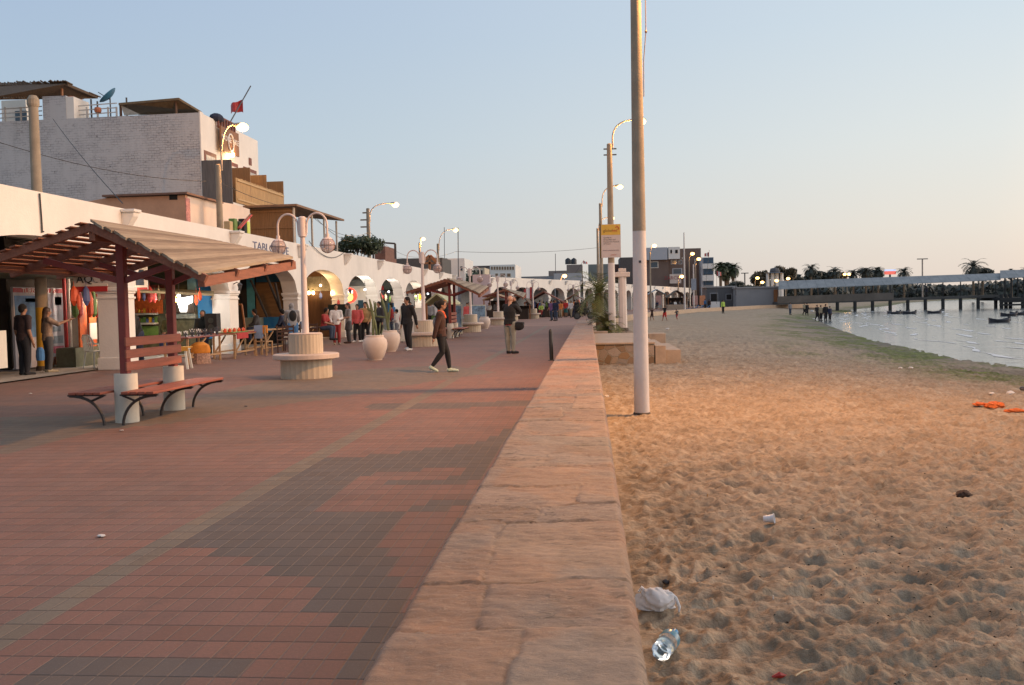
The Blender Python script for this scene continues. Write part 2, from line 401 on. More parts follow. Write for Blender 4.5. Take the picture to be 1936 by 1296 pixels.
idx = np.arange((nx+1)*(ny+1)).reshape(ny+1, nx+1); q = np.stack([idx[:-1, :-1], idx[:-1, 1:], idx[1:, 1:], idx[1:, :-1]], -1).reshape(-1, 4)
me.vertices.add(len(co)); me.vertices.foreach_set('co', co.ravel()); me.loops.add(q.size); me.loops.foreach_set('vertex_index', q.ravel().astype(np.int32))
me.polygons.add(len(q)); me.polygons.foreach_set('loop_start', np.arange(0, q.size, 4, dtype=np.int32)); me.polygons.foreach_set('loop_total', np.full(len(q), 4, np.int32))
me.update(calc_edges=True)
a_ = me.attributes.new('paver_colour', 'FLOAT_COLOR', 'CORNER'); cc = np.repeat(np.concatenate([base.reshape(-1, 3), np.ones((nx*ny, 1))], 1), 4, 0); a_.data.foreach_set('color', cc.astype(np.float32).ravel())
t = NT('clay_pavers')
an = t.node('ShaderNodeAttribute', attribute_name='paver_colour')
sp = t.node('ShaderNodeSeparateXYZ'); t.put(sp, 0, t.obj())
def joint(ax, per, off, wd):
    f = t.math('FRACT', t.math('DIVIDE', t.math('SUBTRACT', ax, off), per)); e = t.math('MULTIPLY', t.math('MINIMUM', f, t.math('SUBTRACT', 1.0, f)), per)
    return t.ramp(e, [(wd*.4, 1), (wd*1.1, 0)])
wob = t.math('MULTIPLY', t.math('SUBTRACT', t.noise(9), .5), .008)
jx = joint(t.math('ADD', sp.outputs['X'], wob), CW, PX0, .0055); jy = joint(t.math('ADD', sp.outputs['Y'], wob), CL, PY0, .008)
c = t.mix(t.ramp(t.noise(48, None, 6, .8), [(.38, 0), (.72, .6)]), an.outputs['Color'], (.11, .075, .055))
c = t.mix(t.ramp(t.noise(.35, None, 6, .7), [(.5, 0), (.75, .45)]), c, (.2, .15, .12))
c = t.mix(t.ramp(t.noise(1.9, None, 7, .75), [(.56, 0), (.72, .5)]), c, (.085, .06, .05))
c = t.mix(t.ramp(t.noise(120, None, 2, .8), [(.62, 0), (.75, .5)]), c, (.42, .33, .25))
c = t.mix(t.math('MULTIPLY', jx, .6), c, (.20, .15, .115)); c = t.mix(t.math('MULTIPLY', jy, .7), c, (.055, .04, .033))
hgt = t.math('SUBTRACT', t.math('MULTIPLY', t.noise(30, None, 4, .6), .3), t.math('MAXIMUM', jx, jy))
t.end(c, .78, t.bump(hgt, .006, .7)); PAVER = t.m
me.materials.append(t.m)
pv = bpy.data.objects.new('promenade_paving', me); col.objects.link(pv); setp(pv, kind='structure')
# beyond: the promenade follows the bay to the right
def plane(name, pts, z, m):
    o = obj(name, MB().add([(x, y, z) for x, y in pts], [tuple(range(len(pts)))]), m); return setp(o, kind='structure')
FARPAVE = M('far_pavers', (.27, .15, .11), .8, .3, .6, .2)
plane('promenade_far_paving', [(-12.65, 60), (-.64, 60), (.3, 66), (2.4, 80), (6, 100), (14, 128), (28, 160), (46, 185), (36, 215), (16, 192), (4, 165), (-5, 130), (-14, 92), (-14, 82)], 0.0, FARPAVE)
CONC = M('old_concrete', (.33, .29, .25), .85, .25, 1.5, .3, .004)
plane('arcade_floor', [(-16, -3), (-12.65, -3), (-12.65, 60), (-12.65, 86), (-16, 86)], .03, CONC)
plane('town_ground', [(-400, -40), (-16, -40), (-16, 86), (-14, 92), (-5, 130), (4, 165), (16, 192), (36, 215), (60, 250), (60, 1500), (-400, 1500)], -.02, M('town_dust', (.3, .25, .2), .9))

# ------------------------------------------------------------------ stone parapet
wallr = thing('parapet_wall', 'long low wall capped with orange and grey flagstones between promenade and sand', 'wall', (-.24, 0, 0))
X0, X1, YE = -.636, .14, 50.8
ys = [-1.0]
while ys[-1] < YE: ys.append(ys[-1] + (0.010 if ys[-1] < 5 else .02 if ys[-1] < 10 else .05 if ys[-1] < 20 else .15))
ys = np.array(ys); ys[-1] = YE; xsn = np.linspace(X0, X1, 64); AX, AY = np.meshgrid(xsn, ys)
# slab joints: wandering cross cuts, some slabs split lengthwise
rs = np.random.RandomState(4); cuts = np.cumsum(rs.uniform(.34, .95, 110))-1.3
wav = .11*(fbm(AX*2.5+3, AY*.6, 5, 2)-.5)*2 + .03*(fbm(AX*17+3, AY*7, 3, 22)-.5) + .03*(fbm(AX*9, AY*2, 2, 6)-.5)
yy = AY+wav+.06*(AX+.25)*np.sin(AY*1.7)
sid = np.searchsorted(cuts, yy); dj = np.minimum(np.abs(yy-cuts[np.clip(sid-1, 0, 109)]), np.abs(yy-cuts[np.clip(sid, 0, 109)]))
split = X0+.2+.4*hsh(sid, sid*0+3, 5); has = hsh(sid, sid*0+1, 8) > .55; xx = AX+.05*(fbm(AX*2, AY*3.3, 3, 12)-.5)*2
sid2 = sid*2 + ((xx > split) & has); djx = np.where(has, np.abs(xx-split), 9)
dj = np.minimum(dj, djx)
sl = hsh(sid2, sid2*0, 17); s2 = hsh(sid2, sid2*0+2, 19)
lay = fbm(AX*1.6+sid2*3.1, AY*4.2+sid2, 5, 30); terr = np.floor(lay*13)/13*.6+lay*.4
Z = .5 + (sl-.5)*.005 + .03*(terr-.5) + .012*(fbm(AX*14, AY*26, 3, 41)-.5)  - .007*np.exp(-(dj/.005)**2)*(s2 > .15)
edge_d = np.minimum(AX-X0, X1-AX); Z -= .03*np.exp(-(edge_d/.012)**2)
c1 = np.array([(.50, .27, .155), (.42, .245, .16), (.34, .25, .20), (.47, .31, .21), (.37, .20, .12), (.44, .33, .25)])[np.minimum((sl*6).astype(int), 5)]
c1 = c1*.85+np.array((.40, .26, .175))*.15
stn = fbm(AX*1.1+sid2*7.7, AY*1.3, 5, 51)[..., None]; rust = sstep(.45, .66, fbm(AX*2.2+sid2*2.2, AY*2.0, 6, 63))[..., None]
gry = sstep(.49, .62, fbm(AX*2.8+sid2, AY*2.4+5, 6, 81))[..., None]
cl = c1*(.72+.56*stn); cl = cl*(1-rust*.5)+np.array((.46, .21, .10))*rust*.5; cl = cl*(1-gry*.5)+np.array((.36, .31, .27))*gry*.5
crk = np.exp(-(np.abs(np.mod(lay*9, 1)-.5)/.045)**2)*sstep(.50, .62, fbm(AX*2, AY*2+9, 3, 90)); cl = cl*(1-.72*crk[..., None])
mort = np.exp(-(dj/.006)**2)[..., None]*(.4+.6*sstep(.4, .55, fbm(AX*3, AY*3, 3, 101)))[..., None]; cl = cl*(1-mort*.75)+np.array((.13, .10, .08))*mort*.75; mott = sstep(.44, .60, fbm(AX*5+sid2*1.3, AY*4, 5, 95))[..., None]; cl = cl*(1-.22*mott); big = sstep(.46, .60, fbm(AX*1.2, AY*.9, 4, 99))[..., None]; cl = cl*(1-big*.3)+np.array((.48, .25, .15))*big*.3; cl = cl*np.array((.73, .67, .61))
me = bpy.data.meshes.new('flagstone_capping')
ny2, nx2 = AX.shape; co = np.stack([AX+.24, AY, Z], -1).reshape(-1, 3)
idx = np.arange(ny2*nx2).reshape(ny2, nx2); q = np.stack([idx[:-1, :-1], idx[:-1, 1:], idx[1:, 1:], idx[1:, :-1]], -1).reshape(-1, 4)
# skirts so the slabs read as 5 cm thick
off = len(co); L = idx[:, 0]; Rr = idx[:, -1]
sk = np.concatenate([co[L]-(0, 0, .06), co[Rr]-(0, 0, .06)]); co = np.concatenate([co, sk]); a0 = off+np.arange(ny2); b0 = off+ny2+np.arange(ny2)
q = np.concatenate([q, np.stack([L[1:], a0[1:], a0[:-1], L[:-1]], -1), np.stack([Rr[:-1], b0[:-1], b0[1:], Rr[1:]], -1)])
me.vertices.add(len(co)); me.vertices.foreach_set('co', co.ravel()); me.loops.add(q.size); me.loops.foreach_set('vertex_index', q.ravel().astype(np.int32))
me.polygons.add(len(q)); me.polygons.foreach_set('loop_start', np.arange(0, q.size, 4, dtype=np.int32)); me.polygons.foreach_set('loop_total', np.full(len(q), 4, np.int32))
me.update(calc_edges=True); me.shade_smooth()
a_ = me.attributes.new('stone_colour', 'FLOAT_COLOR', 'POINT'); cv = np.concatenate([cl.reshape(-1, 3), cl[:, 0], cl[:, -1]]); cv = np.concatenate([cv, np.ones((len(cv), 1))], 1); a_.data.foreach_set('color', cv.astype(np.float32).ravel())
t = NT('flagstone')
an = t.node('ShaderNodeAttribute', attribute_name='stone_colour')
c = t.mix(t.ramp(t.noise(14, t.mapping((.8, 1.2, 1)), 7, .8), [(.35, 0), (.8, .6)]), an.outputs['Color'], (.17, .125, .095))
c = t.mix(t.ramp(t.noise(45, t.mapping((1, 1, 1)), 4, .7), [(.55, 0), (.9, .5)]), c, (.62, .48, .36))
sm = t.math('FRACT', t.math('MULTIPLY', t.noise(2.3, t.mapping((.6, 1.7, 1)), 5, .65), 5))
ck = t.ramp(sm, [(.02, 1), (.05, 0)]); ckm = t.math('MULTIPLY', ck, t.ramp(t.noise(1.1), [(.48, 0), (.62, 1)]))
c = t.mix(t.math('MULTIPLY', ckm, .6), c, (.07, .05, .04))
nm = t.bump(t.math('SUBTRACT', t.noise(24, t.mapping((.8, 1.3, 1)), 7, .8), ckm), .012, .8)
t.end(c, .62, nm); me.materials.append(t.m); FLAG = t.m
o = bpy.data.objects.new('flagstone_capping', me); col.objects.link(o); o.parent = wallr
STONE = None
def rubble(name, base, joint_c, scale):
    t = NT(name); v = t.mapping((1, 1, 1.2)); n = t.noise(3, v, 3); 
    vv = t.node('ShaderNodeTexVoronoi', feature='F1'); t.put(vv, 'Vector', v); vv.inputs['Scale'].default_value = scale
    e = t.voro(scale, v, 'DISTANCE_TO_EDGE')
    hs = t.node('ShaderNodeHueSaturation'); t.put(hs, 'Color', c4(base)); sp = t.node('ShaderNodeSeparateXYZ'); t.put(sp, 0, vv.outputs['Color'])
    t.put(hs, 'Value', t.math('ADD', t.math('MULTIPLY', sp.outputs['X'], .7), .6)); t.put(hs, 'Saturation', t.math('ADD', sp.outputs['Y'], .5))
    c = t.mix(t.ramp(t.noise(30, v, 5, .7), [(.4, 0), (.8, .5)]), hs.outputs[0], tuple(x*.5 for x in base))
    j = t.ramp(e, [(.02, 1), (.05, 0)]); c = t.mix(j, c, joint_c)
    t.end(c, .85, t.bump(t.math('SUBTRACT', t.noise(20, v), j), .02, .8)); MATS[name] = t.m; return t.m
RUB = rubble('rubble_stone', (.33, .24, .17), (.3, .26, .2), 3.2)
obj('wall_body', MB().box(X0+.03, -1, -.9, X1-.03, YE-.02, .452), RUB, wallr, world=True)
# ================================================================== STRUCTURES ALONG THE PROMENADE
WHITE = M('limewashed_white', (.74, .705, .655), .85, .08, .8, .22, .006, 25)
WHITE2 = M('cream_plaster', (.74, .68, .60), .85, .08, 1.2, .2, .003)
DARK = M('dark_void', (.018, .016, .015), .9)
BLUEW = M('blue_painted_wall', (.015, .15, .34), .7, .15, 2, .3)
TEAL = M('teal_paint', (.05, .25, .33), .7, .2)
WOODD = M('dark_brown_planks', (.10, .045, .018), .6, .45, 2.5, .3, .004, 30, (6, 6, .6))
WOODO = M('orange_brown_wood', (.33, .13, .045), .55, .3, 5, .2, .003, 30, (6, 6, .6))
BAMB = M('bamboo_screen', (.26, .14, .06), .7, .4, 4, .2, .006, 30, (14, 14, .4))
BAMBL = M('pale_bamboo', (.50, .34, .17), .6, .3, 5, .2, .003, 30, (9, 9, .5))
THATCH = M('thatch_reed', (.11, .075, .05), .9, .5, 6, .3, .01, 40, (.6, 6, 6))
METALD = M('dark_metal', (.05, .05, .055), .5, .3)
GALV = M('weathered_roof_metal', (.40, .42, .45), .55, .2, 3, .3, .004, 20, (1, 8, 1))
BRICKR = M('red_brick_far', (.20, .10, .075), .9, .3, 3, .3)
GREYW = M('grey_block_wall', (.30, .30, .31), .9, .2, 2, .3, .004)
GLASS = M('dark_window_glass', (.06, .09, .12), .15, .2)
REDP = M('red_paint', (.45, .03, .03), .5, .15)
def brick_wall_mat(name, c1, c2, mortar, sc=1.0, ax='x', hole=.5):
    """white-washed brick: courses in relief, mortar gaps and missing chips"""
    t = NT(name); sp = t.node('ShaderNodeSeparateXYZ'); t.put(sp, 0, t.obj()); cb = t.node('ShaderNodeCombineXYZ')
    t.put(cb, 0, sp.outputs['X' if ax == 'x' else 'Y']); t.put(cb, 1, sp.outputs['Z'])
    dn = t.node('ShaderNodeTexNoise'); t.put(dn, 'Vector', cb.outputs[0]); dn.inputs['Scale'].default_value = 2.2; dv = t.node('ShaderNodeVectorMath', operation='SCALE'); t.put(dv, 0, dn.outputs['Color']); dv.inputs['Scale'].default_value = .12; da = t.node('ShaderNodeVectorMath', operation='ADD'); t.put(da, 0, cb.outputs[0]); t.put(da, 1, dv.outputs[0])
    b = t.node('ShaderNodeTexBrick'); t.put(b, 'Vector', da.outputs[0]); b.inputs['Scale'].default_value = sc
    b.inputs['Color1'].default_value = c4(c1); b.inputs['Color2'].default_value = c4(c2); b.inputs['Mortar'].default_value = c4(mortar)
    b.inputs['Brick Width'].default_value = .26; b.inputs['Row Height'].default_value = .11; b.inputs['Mortar Size'].default_value = .009; b.inputs['Mortar Smooth'].default_value = .4
    patchy = t.ramp(t.noise(.55, cb.outputs[0], 6, .8), [(.44, 0), (.56, 1)])
    c = t.mix(patchy, c1, b.outputs['Color'])
    holes = t.math('MULTIPLY', t.ramp(t.noise(5.5, t.mapping((1, 2.4, 1), cb.outputs[0]), 5, .8), [(.58, 0), (.63, 1)]), patchy)
    c = t.mix(t.math('MULTIPLY', holes, hole), c, tuple(x*.18 for x in c1))
    c = t.mix(t.ramp(t.noise(1.3, t.mapping((2.5, .35, 1), cb.outputs[0]), 5, .7), [(.5, 0), (.8, .35)]), c, tuple(x*.55 for x in c1))
    t.end(c, .9, t.bump(t.math('SUBTRACT', t.math('MULTIPLY', b.outputs['Fac'], -1), holes), .015, .6)); MATS[name] = t.m; return t.m
WASHB = brick_wall_mat('whitewashed_brick', (.50, .50, .51), (.43, .43, .45), (.20, .20, .21), 1.0, 'x', .85)

# ---- the white arcade
def arch_wall(y0, n, per, pil, spring, crown, top, thick, xface, yend0, yend1):
    """wall in the yz plane with n openings, as one prism-like mesh (front, back, soffits)"""
    def arch_pts(a, b, m=22):
        c, hw = (a+b)/2, (b-a)/2
        out = []
        for i in range(m+1):
            u = -1+2*i/m; out.append((c+hw*u, spring+(crown-spring)*math.sqrt(max(0, 1-abs(u)**2.25))))
        return out
    mb = MB(); xb = xface-thick
    def strip(pts_top, pts_bot):
        k = len(pts_top)
        for x, rev in ((xface, False), (xb, True)):
            v = [(x, p[0], p[1]) for p in pts_top]+[(x, p[0], p[1]) for p in pts_bot]
            mb.add(v, [(i, i+1, k+i+1, k+i) for i in range(k-1)])
        v = [(xface, p[0], p[1]) for p in pts_bot]+[(xb, p[0], p[1]) for p in pts_bot]; mb.add(v, [(i, i+1, k+i+1, k+i) for i in range(k-1)])
        v = [(xface, p[0], p[1]) for p in pts_top]+[(xb, p[0], p[1]) for p in pts_top]; mb.add(v, [(i, i+1, k+i+1, k+i) for i in range(k-1)])
    cur = yend0
    for i in range(n):
        a, b = y0+i*per+pil, y0+(i+1)*per
        if a > cur: strip([(cur, top), (a, top)], [(cur, spring-.0), (a, spring)])
        ap = arch_pts(a, b); strip([(p[0], top) for p in ap], ap); cur = b
    strip([(cur, top), (yend1, top)], [(cur, spring), (yend1, spring)])
    return mb
AF, ATH, PIL, PER, PY = -12.0, .62, .74, 7.28, 22.9
SPR, CRN, ATOP = 2.13, 3.2, 4.17
arc = thing('white_arcade', 'long white arcade with round arches along the near promenade', 'arcade', (AF, 45, 0))
k0 = -2
obj('arch_wall', arch_wall(PY+k0*PER, 10, PER, PIL, SPR, CRN, ATOP, ATH, AF, PY+k0*PER, PY+8*PER+PIL+.9), WHITE, arc, world=True)
mb = MB()
for k in range(k0, 9):
    y = PY+k*PER; q = MB()
    q.box(AF-ATH, y, 0, AF, y+PIL, SPR-.16).box(AF-ATH-.04, y-.04, 0, AF+.04, y+PIL+.04, .32)
    q.box(AF-ATH-.03, y-.03, SPR-.3, AF+.03, y+PIL+.03, SPR-.24)
    q.box(AF-ATH-.03, y-.03, SPR-.16, AF+.03, y+PIL+.03, SPR-.10).box(AF-ATH-.06, y-.06, SPR-.10, AF+.06, y+PIL+.06, SPR)
    obj('pillar', q, WHITE, arc, world=True, bevel=.012)
    c = MB(); c.prism([(AF+.0, 4.06), (AF+.34, 4.06), (AF+.32, 3.96), (AF+.12, 3.66), (AF+.0, 3.56)], 'y', y+.22, y+.50)
    c.box(AF+.002, y+.16, 4.06, AF+.38, y+.56, 4.14)
    obj('spout_bracket', c, WHITE, arc, world=True, bevel=.012)
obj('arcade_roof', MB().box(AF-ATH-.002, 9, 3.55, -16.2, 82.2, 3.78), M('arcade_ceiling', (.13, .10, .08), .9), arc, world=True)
# ridge line of hanging wire on the wall
mk = lambda name, pts, r, m, label, cat, group=None: setp(obj(name, MB().tube(pts, r, 6), m), label, cat, group)
CABLE = M('black_cable', (.03, .03, .03), .6)
def sag(a, b, s, n=14):
    a, b = Vector(a), Vector(b); return [a.lerp(b, i/n) - Vector((0, 0, s*4*(i/n)*(1-i/n))) for i in range(n+1)]
mk('wall_cable', [at(75, 366, X=AF+.03), at(79, 420, X=AF+.03), at(80, 440, X=AF+.03), (AF+.03, 19.6, 3.3)], .018, CABLE, 'dark cable running down the white arcade below the yellow and grey pole', 'cable')
mk('wall_cable', sag(at(584, 456, X=AF+.05), at(650, 478, X=AF+.05), .45), .015, CABLE, 'cable sagging in a loop on the arcade fascia beside the nearest globe lamp', 'cable')
# TABLON DE ... painted over the third bay
lettering('TABLON DE', .42, M('navy_letters', (.10, .12, .22), .7), at(514, 471, X=AF+.012), '+x', arc, sx=1.75)

# ---- shops behind the arcade (each bay is a shop of its own: back wall, end partition, fittings)
SX = -15.6
def bay(k): return PY+k*PER+PIL, PY+(k+1)*PER
def front(name, label, k, m, mp=None, xe=-12.95):
    a, b = bay(k); r = thing(name, label, 'shopfront', (SX, (a+b)/2, 0))
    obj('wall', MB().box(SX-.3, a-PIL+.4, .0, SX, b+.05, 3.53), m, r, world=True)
    obj('end_partition', MB().box(SX+.003, b+.20, .0, xe, b+.32, 3.53), mp or m, r, world=True)
    return r, a, b
def onpart(r, name, k, p0, p1, m, t=.03, Yo=0.0):
    """a flat fitting on the end partition of bay k spanning two photo pixels"""
    y = bay(k)[1]+.195-Yo; a, b = at(*p0, Y=y), at(*p1, Y=y)
    return obj(name, MB().box(max(a.x, SX+.01), y-t, b.z, b.x, y, a.z), m, r, world=True)
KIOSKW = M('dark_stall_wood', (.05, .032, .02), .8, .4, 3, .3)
OR1 = M('orange_goods', (.62, .12, .02), .5, .3, 9)
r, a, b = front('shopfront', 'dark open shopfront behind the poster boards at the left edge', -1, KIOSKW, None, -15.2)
obj('awning', MB().beam((-13.9, a+1, 2.62), (-13.9, b+.3, 2.42), 2.2, .06), M('torn_green_tarp', (.12, .13, .09), .8, .5, 2), r, world=True)
obj('awning', MB().beam((-12.95, a-2, 2.75), (-12.95, a+2.6, 2.72), .5, .05), M('dirty_pink_canvas', (.36, .25, .22), .8, .3, 2), r, world=True)
cols = [(.6, .08, .02), (.7, .35, .03), (.12, .22, .05), (.75, .62, .4), (.5, .05, .04), (.08, .12, .3)]
G6 = [M('goods_%s' % n, c, .5, .3, 9) for n, c in zip(('red', 'amber', 'green', 'cream', 'crimson', 'blue'), cols)]
def goods(pa, pb, n, hmax, name, label, cat, group, mats=G6, seed=1):
    rg = random.Random(seed); pa, pb = Vector(pa), Vector(pb); L = (pb-pa).length
    for i in range(n):
        p = pa.lerp(pb, (i+.5)/n); w = L/n*.38; hh = hmax*rg.uniform(.55, 1); q = MB()
        if rg.random() < .5: q.lathe([(w*.8, 0), (w, .02), (w, hh*.6), (w*.5, hh*.82), (w*.5, hh)], 8, p)
        else: q.box(p.x-w, p.y-w, p.z, p.x+w, p.y+w, p.z+hh*.9)
        setp(obj(name, q, rg.choice(mats)), label, cat, group)
OLIVE = M('olive_clutter', (.09, .085, .045), .8, .6, 5, .4)
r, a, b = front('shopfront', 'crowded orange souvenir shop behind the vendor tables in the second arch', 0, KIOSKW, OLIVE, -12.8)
SHB = M('shelf_board', (.55, .5, .42), .6)
onpart(r, 'orange_board', 0, (246, 568), (309, 593), OR1); onpart(r, 'red_board', 0, (246, 540), (312, 566), M('brick_red_board', (.28, .06, .03), .7, .4, 6))
for z in (593, 611, 637): onpart(r, 'shelf', 0, (246, z), (300, z+2.2), SHB, .35)
onpart(r, 'green_cloth', 0, (246, 618), (300, 634), G6[2], .05)
onpart(r, 'grey_net', 0, (318, 552), (372, 602), M('grey_hung_cloth', (.24, .25, .21), .8, .5, 8), .12)
onpart(r, 'blue_panel', 0, (373, 519), (440, 640), BLUEW, .05); onpart(r, 'pale_blue_panel', 0, (355, 519), (373, 550), M('pale_blue_board', (.22, .45, .55), .7, .15), .06)
yb = bay(0)[1]
obj('awning', MB().add([tuple(at(248, 549, Y=yb-3.2)), tuple(at(404, 556, Y=yb-.5)), tuple(at(404, 551, Y=yb-.1)), tuple(at(240, 541, Y=yb-.1)), tuple(at(248, 553, Y=yb-3.2)), tuple(at(404, 560, Y=yb-.5)), tuple(at(404, 557, Y=yb-.1)), tuple(at(240, 548, Y=yb-.1))], [(3,2,1,0),(4,5,6,7),(0,1,5,4),(1,2,6,5),(2,3,7,6),(3,0,4,7)]), M('patched_canvas', (.30, .27, .17), .8, .5, 2.2), r, world=True)
p0, p1 = at(250, 592, Y=yb+.02), at(298, 592, Y=yb+.02); goods(p0, p1, 9, .22, 'goods_packet', 'orange and red packets on the top shelf of the orange souvenir shop', 'packet', 'packets on the top shop shelf', [G6[0], G6[1], OR1], 3)
p0, p1 = at(250, 610, Y=yb+.02), at(298, 610, Y=yb+.02); goods(p0, p1, 9, .22, 'goods_jar', 'small jars on the middle shelf of the orange souvenir shop', 'jar', 'jars on the middle shop shelf', G6, 4)
r2 = thing('lit_window', 'glaring white lit window beside the bright blue panel', 'window', at(348, 575, Y=yb-.1))
L_ = at(333, 568, Y=yb-.1); q = MB()
q.add([tuple(at(*p, Y=yb-.1)) for p in ((333, 566), (364, 560), (364, 572), (354, 577), (353, 590), (341, 590))]+[tuple(at(*p, Y=yb-.06)) for p in ((333, 566), (364, 560), (364, 572), (354, 577), (353, 590), (341, 590))], [(0,1,2,3,4,5), (11,10,9,8,7,6)]+[(i, (i+1) % 6, 6+(i+1) % 6, 6+i) for i in range(6)])
obj('pane', q, EM('bright_shop_light', (1, 1, .96), 5), r2, world=True)
A_, B_ = at(330, 558, Y=yb-.04), at(368, 592, Y=yb-.04); obj('frame', MB().box(A_.x, yb-.055, B_.z, B_.x, yb-.01, A_.z), KIOSKW, r2, world=True)
r, a, b = front('shopfront', 'closed shop with black, teal and bamboo panels behind leaning poles in the third arch', 1, BLUEW, DARK, -12.7)
onpart(r, 'teal_panel', 1, (466, 519), (484, 625), TEAL); onpart(r, 'bamboo_panel', 1, (484, 534), (545, 600), M('old_bamboo_mat', (.16, .085, .03), .8, .4, 2, .3, .01, 20, (1, 1, 5)), .05)
onpart(r, 'blue_panel', 1, (484, 505), (552, 533), M('dull_blue_board', (.02, .10, .17), .8, .3), .05); onpart(r, 'blue_panel', 1, (498, 600), (530, 628), BLUEW, .06)
onpart(r, 'low_crate', 1, (465, 601), (500, 630), M('grey_green_boards', (.16, .19, .16), .8, .2, 3, 0, .003, 30, (1, 1, 6)), .5)
for i, (p0, p1) in enumerate((((474, 530), (505, 600)), ((500, 512), (533, 595)), ((520, 535), (533, 600)))):
    setp(obj('leaning_pole', MB().tube([at(*p0, Y=36.2), at(*p1, Y=36.6)], .05, 7), M('black_timber', (.02, .017, .015), .8)), ['leftmost black pole leaning in the third arch', 'longest black pole leaning in the middle of the third arch', 'short black pole at the right in the third arch'][i], 'pole', 'black poles leaning under the arch')
r4 = thing('standing_board', 'orange wood framed blackboard standing right of the second arcade pillar', 'board', at(452, 625, X=-12.9))
A_, B_, C_, D_ = at(447, 576, Y=32.6), at(457, 576, Y=32.6), at(464, 628, Y=32.6), at(447, 628, Y=32.6)
obj('frame', MB().beam(A_, B_, .05, .06).beam(B_, C_, .05, .06), WOODO, r4, world=True)
obj('panel', MB().prism([(A_.x-.2, A_.z-.04), (B_.x-.03, B_.z-.04), (C_.x-.03, C_.z), (A_.x-.2, C_.z)], 'y', 32.61, 32.64), KIOSKW, r4, world=True)
r, a, b = front('shopfront', 'brown plank shop with a painted board and string lights in the fourth arch', 2, WOODD, WOODD, -12.7)
onpart(r, 'sign_board', 2, (578, 524), (631, 550), M('faded_painted_board', (.36, .33, .26), .8, .5, 3), .06)
onpart(r, 'wood_arch_board', 2, (575, 505), (640, 523), M('brown_orange_board', (.25, .12, .06), .8, .3), .04)
SL = EM('string_bulb', (1, .62, .25), 22)
for px in (584, 592, 628):
    p = at(px, 551, Y=b-.1); bl = thing('string_bulb', 'glowing warm bulb hanging under the painted board in the fourth arch', 'bulb', p, 0, 'bulbs under the painted shop board')
    obj('glass', MB().ball((0, 0, -.08), (.07, .07, .09), 8, 6), SL, bl); obj('cap', MB().tube([(0, 0, 0), (0, 0, .12)], .03, 6), METALD, bl)
p0, p1 = at(620, 576, Y=43.0), at(660, 602, Y=43.0)
setp(obj('menu_board', MB().box(p0.x, 43.0, p1.z, p1.x, 43.06, p0.z), M('green_black_board', (.02, .03, .02), .8)), 'long dark board standing behind the group of pedestrians', 'board')
r, a, b = front('shopfront', 'pale shop with a dark doorway behind the round red sign', 3, WHITE2, WHITE2, -12.7)
onpart(r, 'door', 3, (677, 568), (688, 602), M('dark_teal_door', (.01, .05, .08), .5), .04); onpart(r, 'door_frame', 3, (674, 565), (691, 603), WHITE, .02)
onpart(r, 'sign_panel', 3, (681, 545), (697, 552), M('cream_sign', (.75, .66, .5), .6, .05), .1)
onpart(r, 'awning', 3, (656, 530), (696, 541), M('dark_grey_tarp', (.07, .07, .065), .8), .9)
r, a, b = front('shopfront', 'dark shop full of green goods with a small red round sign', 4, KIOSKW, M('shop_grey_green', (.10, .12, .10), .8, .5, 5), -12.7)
onpart(r, 'red_sign', 4, (718, 541), (726, 549), REDP, .15); onpart(r, 'blue_poster', 4, (734, 574), (746, 588), BLUEW, .1); onpart(r, 'white_poster', 4, (739, 559), (746, 573), WHITE2, .12)
onpart(r, 'awning', 4, (716, 552), (745, 556), DARK, .9); onpart(r, 'counter', 4, (716, 600), (750, 625), M('grey_counter', (.2, .22, .22), .6), .9)
r, a, b = front('shopfront', 'dark shop half hidden behind the second planter lamp', 5, KIOSKW, GREYW, -12.7)
r, a, b = front('shopfront', 'grey shop in the last arch but one', 6, GREYW, KIOSKW, -12.7)
r, a, b = front('shopfront', 'grey corner shop in the arch where the near arcade stops', 7, GREYW, GREYW, -12.7)
def shop_fill_light(name, label, p, power, colr, em):
    s = thing(name, label, 'lamp', p); obj('bulb', MB().ball((0, 0, 0), .06, 8, 6), em, s); obj('cord', MB().tube([(0, 0, .05), (0, 0, .5)], .008, 5), METALD, s)
    l = bpy.data.lights.new('shop_fill_light', 'POINT'); l.energy = power; l.color = colr; l.shadow_soft_size = .1; o = bpy.data.objects.new('shop_fill_light', l); col.objects.link(o); o.parent = s; o.location = (0, -.1, -.15)
COOLB = EM('cool_bulb', (.85, .92, 1), 6); WARMB = EM('shop_warm_bulb', (1, .7, .4), 6)  # some of these bulbs are added only to brighten the arch interiors
for (px, py, Yl, pw, cl_, em_, lab) in ((338, 560, 28.6, 70, (1, .97, .9), COOLB, 'bare bright bulb over the vendor tables in the second arch'), (205, 560, 24.8, 45, (1, .8, .6), WARMB, 'added warm bulb brightening the first stall behind the first pillar'), (606, 540, 43.5, 40, (1, .62, .3), WARMB, 'warm bulb inside the brown plank shop'),
                                    (690, 548, 50.5, 50, (1, .93, .82), COOLB, 'added bulb brightening the pale shop behind the red round sign'), (735, 552, 57.5, 50, (1, .9, .8), COOLB, 'added bulb brightening the green goods shop'), (786, 560, 65.5, 50, (1, .85, .7), WARMB, 'added bulb brightening the seventh arch'), (809, 556, 70, 45, (.8, .85, 1), COOLB, 'blue white bulb near the cream and green canopy')):
    shop_fill_light('hanging_fill_bulb', lab, at(px, py, Y=Yl), pw, cl_, em_)
